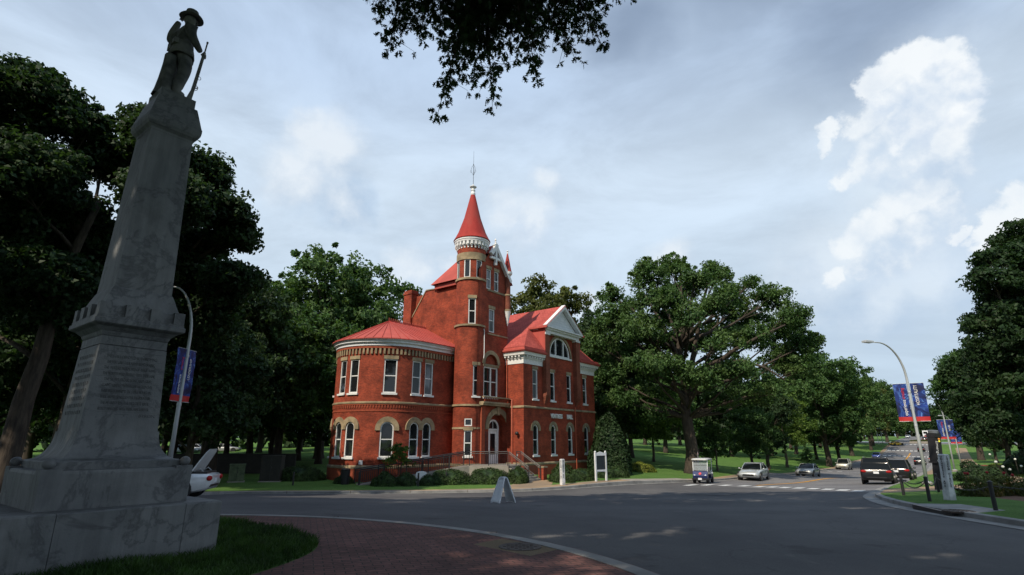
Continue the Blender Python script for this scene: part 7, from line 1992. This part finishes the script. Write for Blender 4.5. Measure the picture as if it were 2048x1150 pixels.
    for s in (-1, 1):
        h = MB(); h.sphere((hl * .935, s * hf * .80, zf - .085), .12, 6, (1.1, 1.35, .72)); obj('headlight', h, 'lens_clear', t, smooth='all')
        zr = st[1][2]; q = MB(); q.sphere((-hl * .985, s * hw * st[1][3] * .80, zr - .14), .12, 6, (.8, 1.6, .85)); obj('taillight', q, 'lens_red', t, smooth='all')
        if detail:
            mi = MB(); mi.sphere((g3 - .22, s * (hw + .10), beltk + .05), .09, 5, (.7, 1.1, .75)); mi.tube([(g3 - .2, s * hw * .9, beltk), (g3 - .2, s * (hw + .08), beltk + .03)], .02, 4); obj('mirror', mi, paint, t, smooth='all')
    b = MB(); b.box(-hl - .012, -hl * .98, -.17, .17, st[0][2] - .25, st[0][2] - .10); obj('licence_plate', b, 'sign_white', t)
    zg = st[-1][1]
    for nm_, bxs in (('grille', (hl * .985, hl + .012, -hw * .48, hw * .48, st[-1][2] - .12, st[-1][2] - .03)), ('air_intake', (hl * .985, hl + .012, -hw * .52, hw * .52, zg + .0, zg + .05)), ('rear_valance', (-hl - .006, -hl * .97, -hw * .6, hw * .6, st[0][1] - .05, st[0][1] + .03))):
        gr = MB(); gr.box(*bxs); obj(nm_, gr, 'black_plastic', t)
    if detail:
        dl = MB()
        for s in (-1, 1):
            for X in ((g0 + g3) / 2, g3 - .02 * hl, g0 + .30 * hl):
                dl.box(X - .006, X + .006, s * hw * .995 - .004, s * hw * .995 + .004, .30, beltk - .06)
            for X in ((g0 + g3) / 2 - .18, g0 + .30 * hl + .9): dl.box(X - .07, X + .07, s * (hw + .004) - .014, s * (hw + .004) + .014, beltk - .20, beltk - .175)
            dl.box(-hl * .5, hl * .52, s * hw * .985 - .012, s * hw * .985 + .012, .40, .43)
        obj('door_line', dl, 'black_plastic', t)
    if kindn == 'suv':
        rr = MB()
        for s in (-1, 1): rr.tube([(g1 + .15, s * wt_ * .95, zt + .0), (g1 + .25, s * wt_ * .95, zt + .05), (g2 - .2, s * wt_ * .95, zt + .05), (g2 - .08, s * wt_ * .95, zt)], .018, 6)
        obj('roof_rail', rr, 'chrome', t, smooth='all')
    if open_boot:
        bo = MB(); xb = -hl * .74
        def bp(u, v, d): # hinged lid leaning back up
            x = xb - .05 + u * .22 - .02; z = .98 + u * .78; return (xb + .10 - u * .42 - d * .9, v * hw * (.78 - .12 * u), z + d * .3)
        vs = [bp(u, v, d) for d in (0, .05) for u, v in ((0, -1), (0, 1), (.55, 1.02), (.9, .96), (1.05, .7), (1.05, -.7), (.9, -.96), (.55, -1.02))]
        bo.add(vs, [tuple(range(8)), tuple(range(15, 7, -1))] + [(i, 8 + i, 8 + (i + 1) % 8, (i + 1) % 8) for i in range(8)])
        lid_ = obj('boot_lid', bo, paint, t)
        ib = MB()
        for s in (-1, 1):
            ib.tube([(xb + .12, s * hw * .55, .92), (xb - .14, s * hw * .55, 1.10), (xb - .26, s * hw * .55, 1.0), (xb - .28, s * hw * .55, .90)], .022, 6)
            ib.tube([bp(.15, s * .75, -.02), bp(.8, s * .7, -.02)], .02, 5); ib.tube([bp(.2, s * .2, -.02), bp(.85, s * .35, -.02)], .018, 5)
        ib.tube([bp(.15, -.75, -.02), bp(.15, .75, -.02)], .018, 5); ib.tube([bp(.85, -.7, -.02), bp(.85, .7, -.02)], .018, 5)
        obj('lid_frame', ib, 'galvanised', lid_)
        ho = MB(); ho.box(-hl * .93, xb + .1, -hw * .66, hw * .66, .90, .985); obj('boot_opening', ho, 'black_plastic', t)
    return t
def on_road(x, y): return (x, y, H(x, y))
def vehicle(k, label, x, y, hd, paint, **kw):
    h = kw.get('L', 4.7) / 2 * .6; c_, s_ = math.cos(hd), math.sin(hd)
    z1 = H(x + c_ * h, y + s_ * h); z0 = H(x - c_ * h, y - s_ * h)
    t = car(k, label, (x, y, (z0 + z1) / 2), hd, paint, **kw)
    t.rotation_euler = (0, -math.atan2(z1 - z0, 2 * h), hd)
    return t
UP = DANG; DN = DANG + math.pi
GP = 'vehicles parked along the left kerb'; GA = 'vehicles driving on the avenue'
vehicle('sedan', 'silver sedan parked at the left kerb, nearest the golf cart', 21.6, 51.2, DN + .05, 'paint_silver', group=GP, L=4.8, Hh=1.46)
vehicle('sedan', 'smaller grey sedan parked behind the silver one', 34.4, 66.6, DN - .02, 'paint_grey', group=GP, L=4.65, Hh=1.45)
vehicle('suv', 'champagne sport utility vehicle coming down the avenue by the left kerb', 54.0, 93.0, DN, 'paint_champagne', group=GP, L=4.6, W=1.85, Hh=1.72)
vehicle('sedan', 'blue car farther up at the left kerb', 94.5, 147.5, DN, 'paint_blue', group=GP, L=4.3, Hh=1.45)
vehicle('suv', 'black sport utility vehicle with a white plate, nearest on the avenue', 27.75, 43.5, UP + .04, 'paint_black', group=GA, L=5.0, W=2.04, Hh=1.86)
vehicle('suv', 'black vehicle just ahead of the nearest one, mostly hidden by it', 32.3, 47.9, UP - .02, 'paint_black', group=GA, L=4.6, W=1.95, Hh=1.72)
vehicle('sedan', 'dark sedan half hidden by the tall lamp post', 80.0, 112.0, UP, 'paint_black', group=GA, L=4.6)
vehicle('suv', 'silver green vehicle behind the dark sedan at the lamp post', 93.5, 126.5, UP, 'paint_grey', group=GA, L=4.5, Hh=1.6)
vehicle('sedan', 'small dark car far up the avenue left of the lamp post', 121.5, 168.5, UP, 'paint_black', group=GA, detail=False)
vehicle('sedan', 'small white car far up the avenue right of the lamp post', 131.8, 176.0, UP, 'paint_white', group=GA, detail=False)
vehicle('coupe', 'yellow sports car crossing from the side street', 130.0, 191.5, 0.15, 'paint_yellow', group='vehicles at the far crossing', L=4.6, W=1.85, Hh=1.3, cat='sports car')
vehicle('sedan', 'dark car beyond the planted island at the far crossing', 160, 219, UP, 'paint_black', group='vehicles at the far crossing', detail=False)
vehicle('sedan', 'small silver car near the crest, leftmost of the distant ones', 198.5, 283, DN, 'paint_silver', group='distant vehicles near the crest', detail=False)
vehicle('sedan', 'small white car near the crest', 211, 293, DN, 'paint_white', group='distant vehicles near the crest', detail=False, Hh=1.5)
vehicle('sedan', 'red car in front of the distant white bus', 203, 276, UP, 'paint_red', group='distant vehicles near the crest', detail=False)
# white bus near the crest
bx_, by_ = 213, 290; bus = thing('bus', 'white boxy bus near the crest of the avenue', 'bus', (bx_, by_, H(bx_, by_)), UP, 'distant vehicles near the crest')
b = MB(); b.box(-3.6, 3.6, -1.2, 1.2, .4, 3.3); b.box(3.6, 4.6, -1.15, 1.15, .4, 1.8); obj('body', b, 'paint_white', bus)
b = MB(); b.box(-3.62, -3.601, -.8, .8, 1.7, 2.7); b.box(-3.2, 3.2, -1.215, -1.201, 1.8, 2.7); b.box(-3.2, 3.2, 1.201, 1.215, 1.8, 2.7); obj('windows', b, 'car_glass', bus)
for X in (-2.2, 2.8):
    for s in (-1, 1): b = MB(); b.lathe((X, s * 1.05, .45), [(0, -.12), (.45, -.12), (.45, .12), (0, .12)], 16, axis='y'); obj('wheel', b, 'rubber', bus, smooth=35)
# planted island at the crossing
pi_ = DX * 251 + NX * -8.2; g = (pi_.x, pi_.y); isl = thing('planted_island', 'pale kerbed island with low green planting at the far crossing', 'traffic island', (*g, H(*g)), DANG)
b = MB(); b.box(-4, 4, -2.9, 2.9, -.4, .55); obj('island_kerb', b, 'concrete', isl)
rngi = np.random.default_rng(8); Vi = leaves(rngi, np.stack([rngi.uniform(-3.6, 3.6, 60), rngi.uniform(-2.6, 2.6, 60), np.full(60, .8)], 1), np.full(60, .45), 14, .3, np.array([0, 0, 0]))
quads_mesh('planting', Vi, 'leaf_rose', isl)
# sign discs and small posts at the far corner
g = (126, 194.5); sg_ = thing('sign_post', 'pale post at the corner beside the yellow car', 'sign post', (*g, HL(*g))); b = MB(); b.tube([(0, 0, -.2), (0, 0, 5.4)], .09, 8); obj('post', b, 'white_metal', sg_)
ss_ = (221, 289); st_ = thing('stop_sign', 'small red sign on a post right of the distant bus', 'road sign', (*ss_, HL(*ss_)), UP + math.pi); b = MB(); b.tube([(0, 0, -.2), (0, 0, 3.6)], .05, 6); obj('post', b, 'galvanised', st_); b = MB(); b.lathe((.08, 0, 3.7), [(0, -.02), (.75, -.02), (.75, .02), (0, .02)], 8, axis='x'); obj('sign_plate', b, 'banner_red', st_)
# white car with its boot open, left of the monument's right edge
vehicle('coupe', 'white car with its boot lid open, half hidden behind the monument', -13.85, 21.9, R(192), 'paint_white', group='cars around the circle', L=4.7, W=1.80, Hh=1.32, open_boot=True, nm='coupe', cat='car')
vehicle('suv', 'dark car in the shade at the far left, behind the leaning trunk', -26.2, 21.0, R(150), 'paint_navy', group='cars around the circle', L=4.7, Hh=1.7, cat='car', nm='parked_car')
for i, (px, w, pt__) in enumerate(((372, 96, 'paint_silver'), (396, 99, 'paint_white'), (455, 100, 'paint_grey'))):
    x = (px - 1024) / 1131 * w; vehicle('sedan', ('distant silver car seen between the trunks left of the hall', 'distant white car seen between the trunks left of the hall', 'distant grey car seen between the trunks, nearest the hall')[i], x, w, R(5), pt__, group='distant cars beyond the grove', detail=False)

# golf cart
GCx, GCy = 14.5, 43.6
gc = thing('golf_cart', 'dark blue golf cart with white roof and windscreen parked at the kerb', 'golf cart', (GCx, GCy, H(GCx, GCy)), R(240))
gc.scale = (.93, .93, .95)
b = MB(); fr_pts = [(1.18, .42, .95), (1.20, .60, .95), (.98, .92, 1.0), (.86, .94, 1.0), (.80, .40, 1.0), (1.0, .34, .96)]
b.add([(x, s * .58 * w, z) for s in (-1, 1) for x, z, w in fr_pts], [tuple(range(6)), tuple(range(11, 5, -1))] + [(i, 6 + i, 6 + (i + 1) % 6, (i + 1) % 6) for i in range(6)]); obj('front_cowl', b, 'paint_navy', gc)
b = MB(); b.box(-1.15, .82, -.56, .56, .30, .40); b.box(-1.18, -.25, -.58, .58, .402, .68); obj('body', b, 'paint_navy', gc)
b = MB(); b.box(1.02, 1.27, -.62, .62, .30, .42); obj('bumper', b, 'black_plastic', gc)
b = MB(); b.frame_prism((0, 0), (1, 0), (0, -1), [(-1.2, .682), (-.5, .682), (-.6, .80), (-1.25, .80)], -.55, .55); obj('rear_deck', b, 'paint_offwhite', gc)
b = MB(); b.box(-.45, .10, -.52, .52, .682, .80); obj('seat', b, 'seat_vinyl', gc)
for s in (-1, 1):
    b = MB(); b.frame_prism((0, s * .26), (1, 0), (0, -1), [(-.50, .84), (-.38, .82), (-.46, 1.16), (-.56, 1.22), (-.62, 1.18)], -.22, .22); obj('backrest', b, 'seat_vinyl', gc)
b = MB(); rf_ = [(1.02, .62), (-1.22, .62)]
vs = []
for z, ex in ((1.78, .0), (1.76, .03), (1.84, .04), (1.88, -.06), (1.90, -.25)):
    x0, x1, w_ = -1.02 - ex, .98 + ex, .60 + ex; c = .12; vs += [(x0 + c, -w_, z), (x1 - c, -w_, z), (x1, -w_ + c, z), (x1, w_ - c, z), (x1 - c, w_, z), (x0 + c, w_, z), (x0, w_ - c, z), (x0, -w_ + c, z)]
b.add(vs, [(j * 8 + i, j * 8 + (i + 1) % 8, (j + 1) * 8 + (i + 1) % 8, (j + 1) * 8 + i) for j in range(4) for i in range(8)] + [tuple(range(7, -1, -1)), tuple(range(32, 40))]); obj('roof', b, 'paint_offwhite', gc, smooth=40)
b = MB()
for s in (-1, 1): b.tube([(1.0, s * .54, .60), (.86, s * .56, 1.2), (.74, s * .57, 1.78)], .028, 6); b.tube([(-1.05, s * .52, .7), (-.92, s * .55, 1.78)], .024, 6); b.tube([(-.42, s * .52, .8), (-.85, s * .54, .98), (-1.05, s * .52, .7)], .028, 6)
obj('roof_post', b, 'paint_offwhite', gc, smooth='all')
b = MB(); b.add([(.93, -.53, .96), (.93, .53, .96), (.75, .55, 1.76), (.75, -.55, 1.76)], [(0, 1, 2, 3)]); b.add([(.935, -.53, .96), (.935, .53, .96), (.755, .55, 1.76), (.755, -.55, 1.76)], [(3, 2, 1, 0)]); obj('windscreen', b, 'clear_screen', gc)
b = MB(); b.tube([(.845, -.54, 1.36), (.845, .54, 1.36)], .012, 4); b.tube([(.93, -.53, .96), (.93, .53, .96)], .018, 4); b.tube([(.76, -.55, 1.74), (.76, .55, 1.74)], .018, 4); obj('screen_rail', b, 'black_plastic', gc)
b = MB(); b.tube([(.72, .25, .86), (.40, .25, 1.05)], .02, 6); ring = [(.40 + .07 * math.cos(a), .25 + .17 * math.sin(a), 1.05 + .15 * math.cos(a)) for a in np.linspace(0, 2 * math.pi, 17)]; b.tube(ring, .015, 5); obj('steering_wheel', b, 'black_plastic', gc)
for X in (.86, -.80):
    for s in (-1, 1):
        b = MB(); b.lathe((X, s * .52, .235), [(.12, -.09), (.21, -.10), (.235, -.07), (.235, .07), (.21, .10), (.12, .09)], 18, axis='y'); w_o = obj('wheel', b, 'rubber', gc, smooth=35)
        b = MB(); b.lathe((X, s * .52, .235), [(.13, s * .02), (.13, s * .085), (.05, s * .06), (0, s * .09)], 14, axis='y'); obj('rim', b, 'galvanised', w_o, smooth=35)
b = MB(); b.box(1.262, 1.285, -.14, .14, .30, .44); obj('licence_plate', b, 'sign_white', gc)
b = MB(); b.lathe((1.125, 0, .76), [(0, -.02), (.09, -.02), (.09, .02), (0, .02)], 12, axis='x'); b.v = [(x + (z - .76) * -.65 + .0, y * 1.2, z) for x, y, z in b.v]; obj('emblem', b, 'letter_red', gc)
for s in (-1, 1): b = MB(); b.sphere((1.17, s * .42, .64), .06, 5, (.6, 1.4, .8)); obj('headlight', b, 'lens_clear', gc, smooth='all')
b = MB(); b.tube([(-1.1, -.5, .7), (-1.1, -.5, 2.35)], .008, 4); fp = obj('flag_pole', b, 'white_metal', gc); b = MB(); b.add([(-1.1, -.5, 2.35), (-1.1, -.5, 2.15), (-1.22, -.56, 2.2), (-1.12, -.49, 2.352), (-1.12, -.49, 2.152), (-1.24, -.55, 2.202)], [(0, 1, 2), (5, 4, 3), (0, 3, 4, 1), (1, 4, 5, 2), (2, 5, 3, 0)]); obj('flag', b, 'letter_red', fp)
